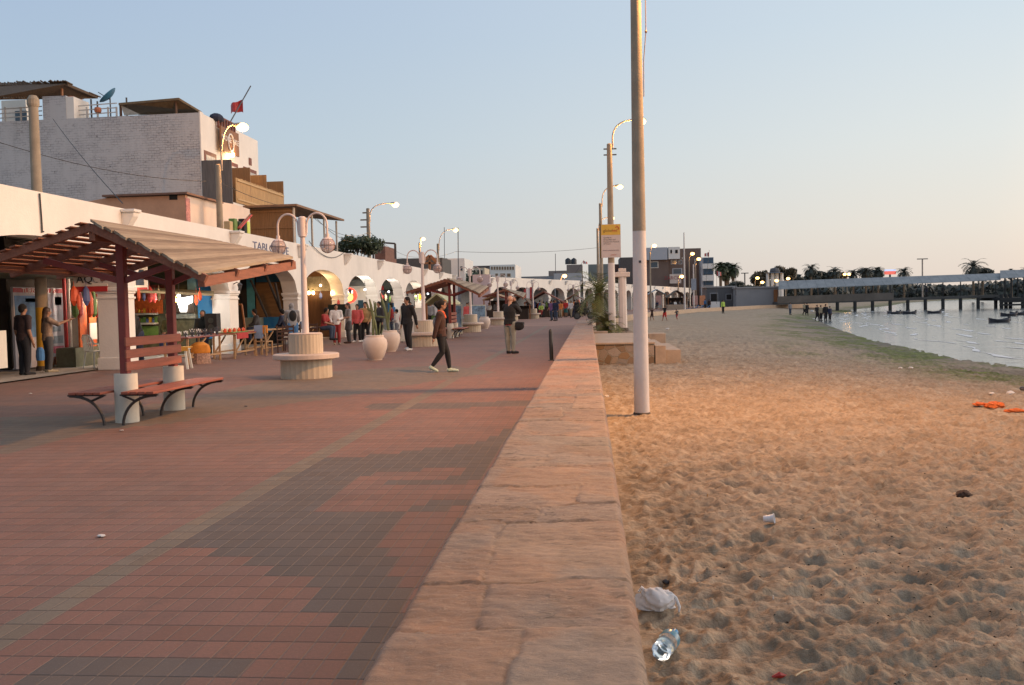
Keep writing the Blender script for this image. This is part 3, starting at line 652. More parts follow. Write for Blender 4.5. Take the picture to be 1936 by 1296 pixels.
# round red lit sign hung between pillars 3 and 4
c = at(660, 559, X=-12.2)
rs_ = thing('round_sign', 'round red glowing sign with a yellow and white emblem hanging at the arcade', 'sign', c)
obj('disc', MB().tube([(0, -.06, 0), (0, .06, 0)], .40, 28), EM('red_sign_glow', (1, .06, .03), 1.6), rs_, smooth=True)
obj('emblem', MB().tube([(0, -.075, -.08), (0, -.062, -.08)], .22, 20), EM('yellow_emblem_glow', (1, .68, .12), 2.2), rs_)
obj('lettering', text_mb('CAFE', .2, .006), EM('white_sign_glow', (1, .95, .85), 3), rs_).rotation_euler = (R(90), 0, 0)
[o for o in rs_.children if o.name.startswith('lettering')][0].location = (0, -.09, .17)
obj('hanger', MB().tube([(0, 0, .38), (0, 0, .95)], .025, 6), METALD, rs_)
q = at(649, 560, X=-11.93)
# small wall lamps on pillar capitals
for k in (1, 3, 4, 5):
    w = thing('wall_lantern', ['', 'black wall lantern on the second arcade pillar', '', 'black wall lantern on the pillar beside the round red sign', 'small dark lantern on the pillar right of the red sign', 'small dark lantern on the arcade pillar behind the tall cactus'][k], 'lantern', (AF+.0, PY+k*PER+.37, 2.35))
    obj('arm', MB().tube([(0, 0, 0), (.12, 0, .06), (.22, 0, 0)], .015, 6), METALD, w)
    obj('lamp_body', MB().lathe([(.03, -.2), (.08, -.02), (.10, .0), (.02, .08)], 8, (.22, 0, -.03)), METALD, w)

# ---- posters, stall things in the first two bays
p = at(22, 540, X=-13.2)
pb = thing('poster_board', 'tall tourist board of blue and white posters behind the yellow pole', 'board', (-14.6, 21.7, 0))
c0, c1_ = at(24, 543, X=-14.6), at(124, 705, X=-14.6)
y0_, y1_ = c0.y, c1_.y
z1_ = c0.z
obj('panel', MB().box(-14.66, y0_, .08, -14.60, y1_, z1_), M('poster_backing', (.42, .40, .44), .7, .1), pb, world=True)
def poster(u0, u1, v0, v1, m, nm='poster'):
    obj(nm, MB().box(-14.598, y0_+(y1_-y0_)*u0, z1_*(1-v1)+.05, -14.59, y0_+(y1_-y0_)*u1, z1_*(1-v0)), m, pb, world=True)
POB = M('poster_blue', (.10, .22, .42), .5, .5, 3); POP = M('poster_pale', (.42, .40, .46), .6, .15, 5)
PMAG = M('poster_magenta', (.42, .07, .13), .6, .5, 4); PGR = M('poster_grey_photo', (.16, .19, .23), .6, .5, 5)
poster(0, 1, .01, .085, M('poster_red_band', (.42, .06, .07), .6, .35, 6)); poster(.02, .52, .10, .62, POB); poster(.54, .99, .10, .46, POP)
poster(.82, .97, .11, .24, M('poster_black_photo', (.04, .06, .1), .6, .6, 9)); poster(.60, .93, .48, .57, PGR); poster(.60, .97, .60, .72, PGR); poster(.60, .98, .73, .84, PMAG); poster(.62, .98, .86, .99, M('poster_sunset', (.4, .12, .06), .6, .8, 3)); poster(.22, .42, .13, .2, M('poster_black_photo', (.04, .06, .1), .6, .6, 9))
lettering('TURISMO ISLAS', .20, M('white_ink', (.75, .73, .7), .6), (-14.585, y0_+(y1_-y0_)*.5, z1_*.955), '+x', pb, sx=1.1)
lb = thing('painted_board', 'white painted board on the ground at the far left edge', 'board', (-13.5, 19.3, 0))
obj('panel', MB().box(-13.55, 18.0, .25, -13.5, at(15, 700, X=-13.5).y, 1.12), M('white_board', (.6, .58, .52), .7, .1), lb, world=True)
lettering('CEVICHE', .3, M('brown_ink', (.25, .2, .14), .7), (-13.49, 19.0, .95), '+x', lb)
for px, m, lab in ((128, REDP, 'red painted post beside the poster board'), (136, M('pale_post', (.5, .47, .42), .6), 'pale post standing against the red painted post')):
    P0 = at(px, 703, X=-14.3); setp(obj('stall_post', MB().tube([(P0.x, P0.y, 0), (P0.x, P0.y, 2.6)], .05, 8), m), lab, 'post')
# AQUI sign
q = at(171, 530, X=-12.75)
s = thing('hanging_sign', 'white hanging sign reading AQUI with a red strip under it', 'sign', q)
obj('board', MB().box(-.45, -.02, -.16, .45, .02, .2), M('sign_white', (.68, .64, .58), .6, .1), s)
obj('red_strip', MB().box(-.45, -.025, -.30, .45, .015, -.162), REDP, s)
obj('lettering', text_mb('AQUI', .3, .006), M('black_ink', (.03, .03, .03), .6), s).rotation_euler = (R(90), 0, 0)
[o for o in s.children if o.name.startswith('lettering')][0].location = (.0, -.03, .02)
q = at(266, 520, X=-12.7)
s = thing('hanging_sign', 'tall white hanging sign with a dark picture and red edges beside the first pillar', 'sign', q)
obj('board', MB().box(-.20, -.02, -.42, .20, .02, .36), M('sign_white', (.68, .64, .58), .6, .1), s)
obj('red_strip', MB().box(-.2, -.026, .22, .2, -.021, .36).box(-.2, -.026, -.42, .2, -.021, -.36), REDP, s)
obj('picture', MB().box(-.14, -.026, -.3, .1, -.021, .14), M('poster_black_photo', (.04, .06, .1), .6, .6, 9), s)
obj('lettering', text_mb('IA', .16, .006), M('white_ink', (.75, .73, .7), .6), s).rotation_euler = (R(90), 0, 0)
[o for o in s.children if o.name.startswith('lettering')][0].location = (0, -.035, .28)
# orange stall front with a plastic chair in the first bay
st = thing('orange_stall', 'narrow stall with bright orange boards and hanging goods left of the first pillar', 'stall', (-14, 23.5, 0))
for px in (158, 176):
    P0 = at(px, 640, X=-13.8); obj('orange_board', MB().box(-13.85, P0.y-.16, .35, -13.8, P0.y+.2, 1.9), OR1, st, world=True)
P0 = at(176, 655, X=-13.7); obj('menu_panel', MB().box(-13.7, P0.y-.18, .75, -13.67, P0.y+.18, 1.2), M('sign_white', (.68, .64, .58), .6, .1), st, world=True)
obj('counter', MB().box(-14.3, P0.y-.8, 0, -13.75, P0.y+.6, .55), M('olive_counter', (.10, .10, .06), .7, .4), st, world=True)
for i, px in enumerate((142, 150, 170, 177, 183)):
    P0 = at(px, 580, X=-13.5); setp(obj('hanging_item', MB().lathe([(.02, 0), (.09, .1), (.1, .5), (.03, .75)], 7, (P0.x, P0.y, P0.z-.3)), G6[(i*2+2) % 6]), 'colourful goods strung up at the front of the orange stall', 'goods', 'goods hanging at the orange stall')
def plastic_chair(loc, rz, label, m):
    ch = thing('plastic_chair', label, 'chair', loc, rz)
    obj('seat', MB().box(-.23, -.22, .42, .23, .22, .45), m, ch, bevel=.01)
    q = MB()
    for i in range(7):
        u = -1+2*i/6; q.tube([(u*.2, .2+.02, .45), (u*.22, .27-.03*abs(u), .62), (u*.19, .30-.05*u*u, .86-.06*u*u)], .016, 6)
    q.tube([(-.23, .2, .62), (-.22, .27, .78), (-.12, .3, .87), (.12, .3, .87), (.22, .27, .78), (.23, .2, .62)], .02, 6); obj('backrest', q, m, ch, smooth=True)
    for sx in (-1, 1):
        obj('armrest', MB().tube([(sx*.25, .22, .64), (sx*.27, -.05, .66), (sx*.25, -.2, .6), (sx*.24, -.22, .43)], .018, 6), m, ch, smooth=True)
        for sy in (-1, 1): obj('leg', MB().tube([(sx*.2, sy*.19, .43), (sx*.25, sy*.24, 0)], [.025, .018], 6), m, ch, smooth=True)
    return ch
WPL = M('white_plastic', (.66, .66, .60), .4, .06)
P0 = at(184, 690, X=-13.0); plastic_chair((P0.x, P0.y, 0.03), R(150), 'white plastic armchair beside the first arcade pillar', WPL)
# ================================================================== BUILDINGS ABOVE AND BEHIND THE ARCADE
FX = -17.0
Yc = at(378, 213, X=FX).y; Yd = at(487, 263, X=FX).y; ZT = at(378, 213, X=FX).z
hotel = thing('white_hotel', 'tall white hotel with a rough whitewashed brick side wall and stepped bamboo balconies', 'hotel', (FX-6, Yc, 0))
zl = at(0, 231, Y=Yc).z; xl = at(0, 231, Y=Yc).x
obj('brick_side_wall', MB().prism([(FX, 0), (FX, ZT), (at(100, 228, Y=Yc).x, at(100, 226, Y=Yc).z), (xl-8, zl), (xl-8, 0)], 'y', Yc, Yc+.3), WASHB, hotel, world=True)
obj('facade', MB().prism([(Yc+.3, 0), (Yc+.3, ZT), (Yd, ZT-.02), (Yd, 0)], 'x', FX-.3, FX-.003), WHITE, hotel, world=True)
obj('corner_plaster', MB().box(FX-.05, Yc-.02, 0, FX+.012, Yc+.3, ZT+.05), WHITE, hotel, world=True)
obj('back_wall', MB().box(xl-8, Yd-.3, 0, FX-.31, Yd, ZT-.3), GREYW, hotel, world=True)
obj('roof', MB().box(xl-7.9, Yc+.31, ZT-.8, FX-.31, Yd-.31, ZT-.6), CONC, hotel, world=True)
tw = MB(); a_ = at(80, 183, Y=Yc); b_ = at(124, 183, Y=Yc); c_ = at(124, 228, Y=Yc)
obj('stair_tower', MB().box(a_.x, Yc-.004, c_.z-.25, b_.x, Yc+1.4, a_.z), WASHB, hotel, world=True)
obj('tower_side', MB().box(b_.x+.002, Yc+.01, c_.z+.02, b_.x+.36, Yc+1.3, a_.z-.05), WHITE, hotel, world=True)
# roof terrace rail
q = MB()
for (p0, p1, pxs) in (((-8, 232), (80, 226), (10, 40, 70)), ((139, 226), (222, 220), (145, 165, 185, 205, 221))):
    q = MB()
    for z in (.18, .38, .58): A = at(p0[0], p0[1], Y=Yc+.4); B = at(p1[0], p1[1], Y=Yc+.4); q.beam((A.x, A.y, A.z+z), (B.x, B.y, B.z+z), .04, .04)
    for px in pxs: A = at(px, 229, Y=Yc+.4); q.box(A.x-.03, A.y-.03, A.z-.3, A.x+.03, A.y+.03, A.z+.62)
    obj('terrace_rail', q, M('grey_white_rail', (.5, .48, .45), .6), hotel, world=True)
q = MB().box(at(16, 228, Y=Yc+3).x, Yc+2.5, ZT-.6, at(60, 190, Y=Yc+3).x, Yc+3, at(16, 195, Y=Yc+3).z)
obj('penthouse', q, WHITE2, hotel, world=True)
obj('penthouse_door', MB().box(at(28, 228, Y=Yc+2.4).x, Yc+2.44, ZT-.6, at(48, 190, Y=Yc+2.4).x, Yc+2.48, at(30, 210, Y=Yc+2.4).z), GLASS, hotel, world=True)
# terrace canopies (reed roof left, bamboo roof right)
def slope_roof(name, label, pts, th, m, posts, pm, group=None):
    r = thing(name, label, 'canopy', pts[0])
    v = [tuple(p) for p in pts]+[(p[0], p[1], p[2]-th) for p in pts]; n = len(pts)
    f = [tuple(range(n)), tuple(range(n, 2*n))[::-1]]+[(i, n+i, n+(i+1) % n, (i+1) % n) for i in range(n)]
    obj('roof_mat', MB().add(v, f), m, r, world=True)
    for (x, y, z0, z1) in posts: obj('post', MB().tube([(x, y, z0), (x, y, z1)], .06, 7), pm, r, world=True)
    return r
A, B, C_, D_ = at(-12, 161, Y=Yc+.5), at(128, 158, Y=Yc+.5), at(185, 182, Y=Yc+2.5), at(-12, 184, Y=Yc-1.5)
r = slope_roof('reed_canopy', 'ragged dark reed canopy over the roof terrace at the top left', [A, B, C_, D_], .12, THATCH, [(at(117, 170, Y=Yc+.6).x, Yc+.6, ZT-.5, at(117, 168, Y=Yc+.6).z), (at(153, 180, Y=Yc+1.9).x, Yc+1.9, ZT-.7, at(153, 180, Y=Yc+1.9).z)], WOODO)
q = MB(); rg = random.Random(5)
for i in range(46):
    u = i/45; P_ = Vector(D_).lerp(C_, u); Q_ = Vector(A).lerp(B, u) if u < 1 else B; d = (Vector(P_)-Vector(Q_)).normalized(); ln = rg.uniform(.05, .3)
    q.beam(P_-d*.6, P_+d*ln, .07, .04)
    q.beam(Q_+d*.3+Vector((0, 0, .03)), Q_-d*ln*.5+Vector((0, 0, .03+rg.uniform(0, .07))), .07, .05)
obj('reed_fringe', q, THATCH, r, world=True)
A, B, C_, D_ = at(224, 195, Y=Yc+.3), at(338, 185, Y=Yc+.4), at(381, 211, Y=Yc+1.2), at(262, 214, Y=Yc+3.6)
r = slope_roof('bamboo_canopy', 'sloping brown bamboo canopy at the right end of the hotel roof', [A, B, C_, D_], .1, M('bamboo_roof', (.16, .11, .06), .8, .4, 5), [(at(228, 200, Y=Yc+.5).x, Yc+.5, ZT-.6, at(228, 200, Y=Yc+.5).z), (at(333, 205, Y=Yc+.6).x, Yc+.6, ZT-.6, at(333, 192, Y=Yc+.6).z)], WOODD)
q = MB(); A1, B1 = at(233, 206, Y=Yc+.25), at(262, 216, Y=Yc+.25)
obj('canvas_flap', MB().add([tuple(at(228, 199, Y=Yc+.45)), tuple(at(236, 203, Y=Yc+.45)), tuple(at(266, 217, Y=Yc+.45)), tuple(at(235, 219, Y=Yc+.45))], [(0, 1, 2, 3)]), M('grey_canvas', (.35, .34, .3), .8), r, world=True)
# satellite dish
c = at(208, 185, Y=Yc+1.0)
d = thing('satellite_dish', 'blue satellite dish on the hotel roof terrace', 'satellite dish', (c.x, c.y, ZT-.4))
q = MB().lathe([(.02, 0), (.2, .03), (.36, .09), (.47, .16), (.48, .15), (.37, .07), (.2, .01), (.02, -.02)], 24, cap=False)
o = obj('dish', q, M('blue_dish', (.03, .14, .26), .5), d, smooth=True); o.location = (0, 0, c.z-ZT+.4); o.rotation_euler = Vector((-.62, -.30, .72)).to_track_quat('Z', 'Y').to_euler()
obj('mast', MB().tube([(0, 0, 0), (0, 0, c.z-ZT+.38)], .03, 6), METALD, d); obj('feed_arm', MB().tube([(0, 0, c.z-ZT+.3), (-.45, -.2, c.z-ZT+.62)], .018, 6), METALD, d)
for px, py in ((172, 188), (184, 192), (239, 185)):
    P_ = at(px, py, Y=Yc+.5); setp(obj('roof_pole', MB().tube([(P_.x, P_.y, ZT-.6), P_], .04, 6), METALD), {172: 'thin grey pole between the reed canopy and the satellite dish', 184: 'thin dark pole just left of the satellite dish', 239: 'short pole rising behind the bamboo canopy'}[px], 'pole')
for px in (135, 185):
    P_ = at(px, 188 if px == 135 else 209, Y=Yc+.35); setp(obj('wall_lamp', MB().lathe([(.13, -.1), (.16, 0), (.13, .12)], 10, P_), M('terracotta', (.4, .13, .06), .7)), 'round terracotta lamp on the %s white roof pier' % ('left' if px == 135 else 'right'), 'lamp')
# facade details: windows, balcony screens
def facade_box(name, x0, x1, p0, p1, m):
    a, b = at(*p0, X=x1), at(*p1, X=x1); return obj(name, MB().box(x0, a.y, min(a.z, b.z), x1, b.y, max(a.z, b.z)), m, hotel, world=True)
RW = M('red_brown_frame', (.16, .05, .035), .6)
for (p0, p1) in (((385, 284), (408, 312)), ((424, 302), (449, 330)), ((460, 315), (484, 335))):
    y0, y1 = at(p0[0], p0[1], X=FX).y, at(p1[0], p1[1], X=FX).y; z1 = at(p0[0], p0[1], X=FX).z
    w = obj('window', MB().box(FX-.02, y0, z1-1.5, FX+.04, y1, z1), RW, hotel, world=True)
    g_ = obj('pane', MB().box(FX+.041-FX+FX-(FX-6)-(FX-6)*0, 0, 0, 0, 0, 0) if False else MB().box(FX+.042-hotel.location.x, y0+.15-hotel.location.y, z1-1.2, FX+.05-hotel.location.x, y1-.15-hotel.location.y, z1-.18), M('window_pane_light', (.45, .42, .38), .25), w)
bx = -15.6
BZ0 = at(440, 377, X=bx).z; BZ1 = at(440, 334, X=bx).z; BY0 = Yc; BY1 = at(535, 380, X=bx).y
obj('balcony_floor', MB().box(FX+.01, BY0, BZ0-.45, bx-.02, BY1, BZ0-.12), WHITE, hotel, world=True)
q = MB(); n = 46
for i in range(n+1):
    y = BY0+.35+(BY1-BY0-.4)*i/n; q.tube([(bx, y, BZ0-.1), (bx, y, BZ1+rg.uniform(-.02, .02))], .045, 6)
q.beam((bx+.05, BY0+.35, BZ1-.12), (bx+.05, BY1, BZ1-.12), .05, .07).beam((bx+.05, BY0+.35, BZ0+.05), (bx+.05, BY1, BZ0+.05), .05, .07)
obj('balcony_rail', q, BAMBL, hotel, world=True)
# grey near screen and three brown screens
def screen(py, px0, px1, ytop, m):
    y = py; x1 = at(px1, ytop, Y=y).x; z1 = at(px1, ytop, Y=y).z
    obj('balcony_screen', MB().box(FX+.02, y, BZ0-.2, min(x1, bx+.1), y+.06, z1), m, hotel, world=True)
screen(Yc-.08, 382, 437, 302, M('grey_weathered_slats', (.11, .11, .115), .85, .4, 3, .4, .004, 30, (10, 10, .5)))
for (pxr, ytop) in ((472, 317), (503, 331), (535, 343)):
    yy_ = at(pxr, 360, X=bx).y; screen(yy_, 0, pxr, ytop, BAMB)
# banner sign on facade
sy0, sy1 = at(420, 262, X=FX+.3).y, at(453, 262, X=FX+.3).y; zt_, zb_ = at(420, 238, X=FX+.3).z, at(420, 283, X=FX+.3).z
sg = thing('rooftop_sign', 'brown hotel sign with white letters and a ring below a striped rooftop fence', 'sign', (FX+.25, (sy0+sy1)/2, zb_))
obj('board', MB().box(FX+.18, sy0, zb_, FX+.26, sy1, zt_), M('brown_sign_board', (.22, .10, .045), .6), sg, world=True)
zc_ = (zt_+zb_)/2
lettering('NONE LIKE', .36, M('white_ink', (.75, .73, .7), .6), (FX+.27, (sy0+sy1)/2, zc_+.05), '+x', sg, sx=1.15)
q = MB(); rr_ = (zt_-zb_)*.36
q.tube([(FX+.29, (sy0+sy1)/2+rr_*math.cos(a)*.8, zc_-.05+rr_*math.sin(a)) for a in [2*math.pi*i/28 for i in range(29)]], .035, 5, cap=False); obj('ring', q, M('white_ink', (.75, .73, .7), .6), sg, world=True)
q = MB(); fz0, fz1 = zt_, at(420, 219, X=FX+.3).z
for i in range(7): y = sy0+(sy1-sy0)*i/6.6; q.box(FX+.1, y, fz0-.1, FX+.16, y+.09, fz1)
q.box(FX+.1, sy0, fz1-.06, FX+.17, sy1, fz1); obj('striped_fence', q, RW, sg, world=True)
obj('pale_backing', MB().box(FX+.03, sy0, fz0, FX+.07, sy1, fz1-.05), M('pale_lilac_cloth', (.5, .46, .5), .8), sg, world=True)
setp(obj('dark_bag', MB().ball(at(410, 224, X=FX), (.3, .5, .22), 8, 6), M('dark_navy_cloth', (.02, .025, .05), .9)), 'dark bundle lying on the hotel parapet beside the striped fence', 'bundle')
c = at(438, 293, X=FX+.2)
fl = thing('facade_lamp', 'lit yellow wall lamp under the brown hotel sign', 'lamp', c)
obj('bulb', MB().ball((0, 0, 0), .14, 10, 8), EM('warm_bulb', (1, .62, .25), 18), fl); obj('bracket', MB().tube([(-.2, 0, .1), (0, 0, .12)], .02, 6), METALD, fl)
pl = bpy.data.lights.new('facade_bulb_light', 'POINT'); pl.energy = 22; pl.color = (1, .62, .3); pl.shadow_soft_size = .15
lo = bpy.data.objects.new('facade_bulb_light', pl); col.objects.link(lo); lo.location = c+Vector((.3, 0, 0)); lo.parent = None
q = at(473, 306, X=FX+.02); obj('vent', MB().box(FX, q.y-.15, q.z-.18, FX+.03, q.y+.2, q.z+.18), RW, hotel, world=True)
# glass screen on roof right of the fence
# slanted flagpole with red flag
def flag(base, tip, fpos, label, w=.5, sw=.45, red=False):
    base, tip = Vector(base), Vector(tip)
    f = thing('flag', label, 'flag', base); obj('pole', MB().tube([(0, 0, 0), tuple(tip-base)], .03, 6), METALD, f)
    p = (tip-base)*fpos; q = MB(); n = 7; vs = []
    for i in range(n+1):
        u = i/n
        for k, dz in ((0, 0), (1, -sw*(1-.35*u))): vs.append((p.x+w*u*.75, p.y+.12*math.sin(u*7), p.z+dz-.25*u*u+.04*math.sin(u*9)))
    q.add(vs, [(2*i, 2*i+1, 2*i+3, 2*i+2) for i in range(n)]); q.mi = [0]*n if red else [0, 0, 1, 1, 1, 0, 0][:n]; fm = obj('cloth', q, [REDP, M('flag_white', (.65, .62, .6), .8, .05)], f); fm.modifiers.new('thick', 'SOLIDIFY').thickness = .01
    return f
b0, t0 = at(436, 230, X=FX), at(474, 163, X=FX+.5)
f = flag(b0, t0, .60, 'red flag on a slanted pole above the hotel sign', -.85, .62, True)

# ---- pink and orange low building between arcade and hotel
LX = -14.6
y0 = at(350, 369, X=LX).y; zt = at(350, 369, X=LX).z
lb = thing('low_building', 'low building with an orange side wall and a pink plastered front behind the arcade', 'building', (LX-4, y0, 0))
obj('side_wall', MB().prism([(LX, 0), (LX, zt), (at(205, 376, Y=y0).x, at(205, 374, Y=y0).z), (at(205, 376, Y=y0).x-4, zt-.6), (at(205, 376, Y=y0).x-4, 0)], 'y', y0, y0+.2), M('orange_tan_plaster', (.52, .30, .19), .85, .15, 1.5, .3), lb, world=True)
obj('corrugated_roof', MB().beam((at(198, 373, Y=y0).x, y0+1.5, at(198, 373, Y=y0).z+.02), (LX+.15, y0+1.5, zt+.05), 3.4, .07), M('brown_roof_edge', (.18, .10, .07), .8), lb, world=True)
y1 = at(472, 394, X=LX).y
obj('front_wall', MB().prism([(y0+.2, 0), (y0+.2, zt-.02), (at(440, 388, X=LX).y, at(440, 386, X=LX).z), (y1, at(472, 396, X=LX).z), (y1, 0)], 'x', LX-.2, LX), M('pink_plaster', (.66, .55, .47), .85, .08, 1.5, .15), lb, world=True)
obj('pattern_strip', MB().box(LX+.003, y0, 0, LX+.02, y0+.35, zt-.1), M('red_pattern', (.5, .22, .2), .8, .6, 12), lb, world=True)
q = at(328, 373, Y=y0); obj('vent', MB().box(q.x-.15, y0-.02, q.z-.1, q.x+.15, y0+.01, q.z+.12), DARK, lb, world=True)
# things on the arcade roof
f = flag(at(452, 432, X=-12.8), at(474, 405, X=-12.6), .05, 'red and white striped banner leaning on the arcade roof', .01, .01)
obj('banner_stripe', MB().beam((0, 0, 0), tuple(Vector(at(474, 407, X=-12.6))-Vector(at(452, 432, X=-12.8))), .14, .05), REDP, f)
for i, (px, m) in enumerate(((432, BAMBL), (441, G6[2]), (449, M('dark_green', (.02, .05, .03))), (459, M('black_cloth', (.02, .02, .02), .9)), (465, M('lime_box', (.5, .6, .1), .6)))):
    P_ = at(px, 432, X=-13.0); setp(obj('rooftop_clutter', MB().box(P_.x-.12, P_.y-.14, 3.78, P_.x+.12, P_.y+.14, P_.z+.25+.1*(i % 2)), m, bevel=.02), ['pale bundle of sticks', 'green plant tub', 'dark green tub', 'black bag', 'lime green box'][i]+' on the arcade roof below the bamboo terrace', ['bundle', 'tub', 'tub', 'bag', 'box'][i])

# ---- bamboo terrace
TX = -13.4; ty0, ty1 = at(556, 395, X=TX).y, at(636, 418, X=TX).y
bt = thing('bamboo_terrace', 'bamboo walled rooftop terrace with a thin sloping roof', 'terrace', (TX-1.5, ty0, 3.78))
xw = at(472, 395, Y=ty0).x; zr = at(556, 393, Y=ty0).z
q = MB()
for i in range(34): x = xw+(TX-xw)*i/33; q.tube([(x, ty0+rg.uniform(-.01, .01), 3.78), (x, ty0, zr-.02)], .055, 6)
obj('bamboo_wall', q, BAMB, bt, world=True)
obj('bamboo_wall_rail', MB().beam((xw, ty0-.07, zr-.9), (TX, ty0-.07, zr-.9), .05, .06).beam((xw, ty0-.07, zr-.15), (TX, ty0-.07, zr-.15), .06, .08), BAMB, bt, world=True)
obj('terrace_roof', MB().add([(xw-.3, ty0-.5, zr), (TX+.25, ty0-.4, zr+.03), (TX+.35, ty1+.3, at(636, 418, X=TX).z), (xw-.3, ty1, zr+.3), (xw-.3, ty0-.5, zr+.1), (TX+.25, ty0-.4, zr+.13), (TX+.35, ty1+.3, at(636, 418, X=TX).z+.1), (xw-.3, ty1, zr+.4)], [(3,2,1,0),(4,5,6,7),(0,1,5,4),(1,2,6,5),(2,3,7,6),(3,0,4,7)]), M('terrace_roof_mat', (.22, .13, .08), .8, .3, 5), bt, world=True)
for px in (556, 590, 613, 636):
    y = at(px, 430, X=TX).y; obj('post', MB().tube([(TX, y, 3.78), (TX, y, zr)], .055, 7), M('pale_post', (.5, .47, .42), .6), bt, world=True)
# ---- roofs further along
def block(name, label, cat, px0, px1, pyt, Yn, depth, m, pyb=None, roofm=None):
    """building whose near face spans px0..px1 at distance Yn and tops at pyt"""
    a, b = at(px0, pyt, Y=Yn), at(px1, pyt, Y=Yn); r = thing(name, label, cat, ((a.x+b.x)/2, Yn, 0))
    zb = -.3 if pyb is None else at(px0, pyb, Y=Yn).z
    obj('wall', MB().box(a.x, Yn, zb, b.x, Yn+depth, (a.z+b.z)/2), m, r, world=True)
    if roofm: obj('roof_slab', MB().box(a.x-.2, Yn-.2, (a.z+b.z)/2+.003, b.x+.2, Yn+depth+.2, (a.z+b.z)/2+.25), roofm, r, world=True)
    return r
def windows(r, specs, Yn, m=GLASS, fm=None, th=.06):
    for (x0, y0, x1, y1) in specs:
        a, b = at(x0, y0, Y=Yn-th), at(x1, y1, Y=Yn-th)
        w = obj('window', MB().box(a.x, Yn-th, b.z, b.x, Yn-.002, a.z), fm or WHITE2, r, world=True)
        ww, hh_ = b.x-a.x, a.z-b.z; L = r.location
        obj('pane', MB().box(a.x+ww*.1-L.x, Yn-th-.02-L.y, b.z+hh_*.1-L.z, b.x-ww*.1-L.x, Yn-th-.002-L.y, a.z-hh_*.1-L.z), m, w)
block('brick_house', 'small red brick block with a white sign panel behind the shrub on the arcade', 'house', 708, 728, 466, 68, 4, BRICKR)
block('grey_roof_house', 'long low dark roofed house behind the arcade end', 'house', 716, 836, 489, 92, 6, M('dark_grey_roof', (.10, .095, .09), .9))
r = thing('wood_gable', 'open wooden gable roof frame above the arcade', 'roof frame', at(812, 490, Y=90))
g0, g1, g2 = at(796, 497, Y=88), at(813, 484, Y=88), at(830, 500, Y=88)
obj('rafters', MB().beam(g0, g1, .3, .3).beam(g1, g2, .3, .3).beam(at(800, 498, Y=88), at(828, 498, Y=88), .2, .2).beam(at(812, 510, Y=88), g1, .2, .2), WOODO, r, world=True)
r = block('white_building', 'plain white block with a small window behind the arcade end', 'building', 845, 878, 489, 105, 8, M('white_far', (.72, .71, .68), .8, .05))
windows(r, [(870, 503, 875, 513)], 105)
block('dark_building', 'dark grey building left of the plain white block', 'building', 826, 845, 489, 108, 8, M('dark_grey_wall', (.12, .12, .125), .9))
r = block('cream_building', 'cream facade with dark vertical slots above the street corner', 'building', 884, 916, 507, 120, 6, M('cream_far', (.55, .48, .36), .8, .15))
windows(r, [(x, 510, x+4, 522) for x in (888, 895, 902, 909)], 120, DARK)
r = block('white_office', 'long white two storey building with a row of small brown windows', 'building', 926, 974, 501, 135, 12, M('white_far', (.72, .71, .68), .8, .05))
windows(r, [(928+5*i, 504, 932+5*i, 511) for i in range(9)]+[(936, 517, 942, 524), (945, 517, 956, 524), (958, 517, 966, 524)], 135, M('brown_glass', (.18, .12, .07), .4))
block('dark_side_building', 'dark brown flank wall beside the white two storey building', 'building', 886, 926, 503, 137, 12, M('brown_dark_wall', (.11, .09, .085), .9))
block('low_grey_house', 'low grey rooftop row behind the second arcade', 'house', 974, 1047, 523, 150, 10, M('blue_grey_wall', (.22, .23, .25), .9, .3, .5))
r = block('grey_brown_building', 'grey brown block with two black water tanks on top', 'building', 1037, 1101, 512, 160, 12, M('grey_brown_wall', (.23, .19, .17), .9, .2, .5))
a, b = at(1071, 501, Y=160), at(1101, 501, Y=160); obj('upper_storey', MB().box(a.x, 160.3, a.z-3, b.x, 168, a.z), M('grey_brown_wall', (.23, .19, .17)), r, world=True)
block('blue_shed', 'flat blue grey shed with a lit lamp in front of it', 'shed', 1047, 1099, 517, 145, 6, M('pale_blue_wall', (.30, .35, .40), .8, .1))
for px in (1074, 1085):
    c = at(px, 500, Y=163); tk = thing('water_tank', 'round black water tank, %s of the pair on the grey brown block' % ('left' if px == 1074 else 'right'), 'water tank', c)
    obj('tank_body', MB().lathe([(.5, 0), (.5, .75), (.35, .95), (.12, 1.05)], 14), M('black_plastic', (.03, .03, .035), .5), tk, smooth=True); obj('lid', MB().lathe([(.14, 1.05), (.14, 1.1)], 10), M('black_plastic'), tk)
block('far_house', 'grey house with balconies left of the yellow signboard pole', 'house', 1112, 1150, 500, 170, 10, M('grey_green_wall', (.20, .22, .21), .9, .2, .4))
block('far_house', 'dark brown house partly hidden by the main pole', 'house', 1172, 1200, 487, 175, 10, M('brown_dark_wall', (.11, .09, .085), .9))
block('terracotta_house', 'terracotta coloured house behind the palm', 'house', 1150, 1176, 500, 182, 8, BRICKR)
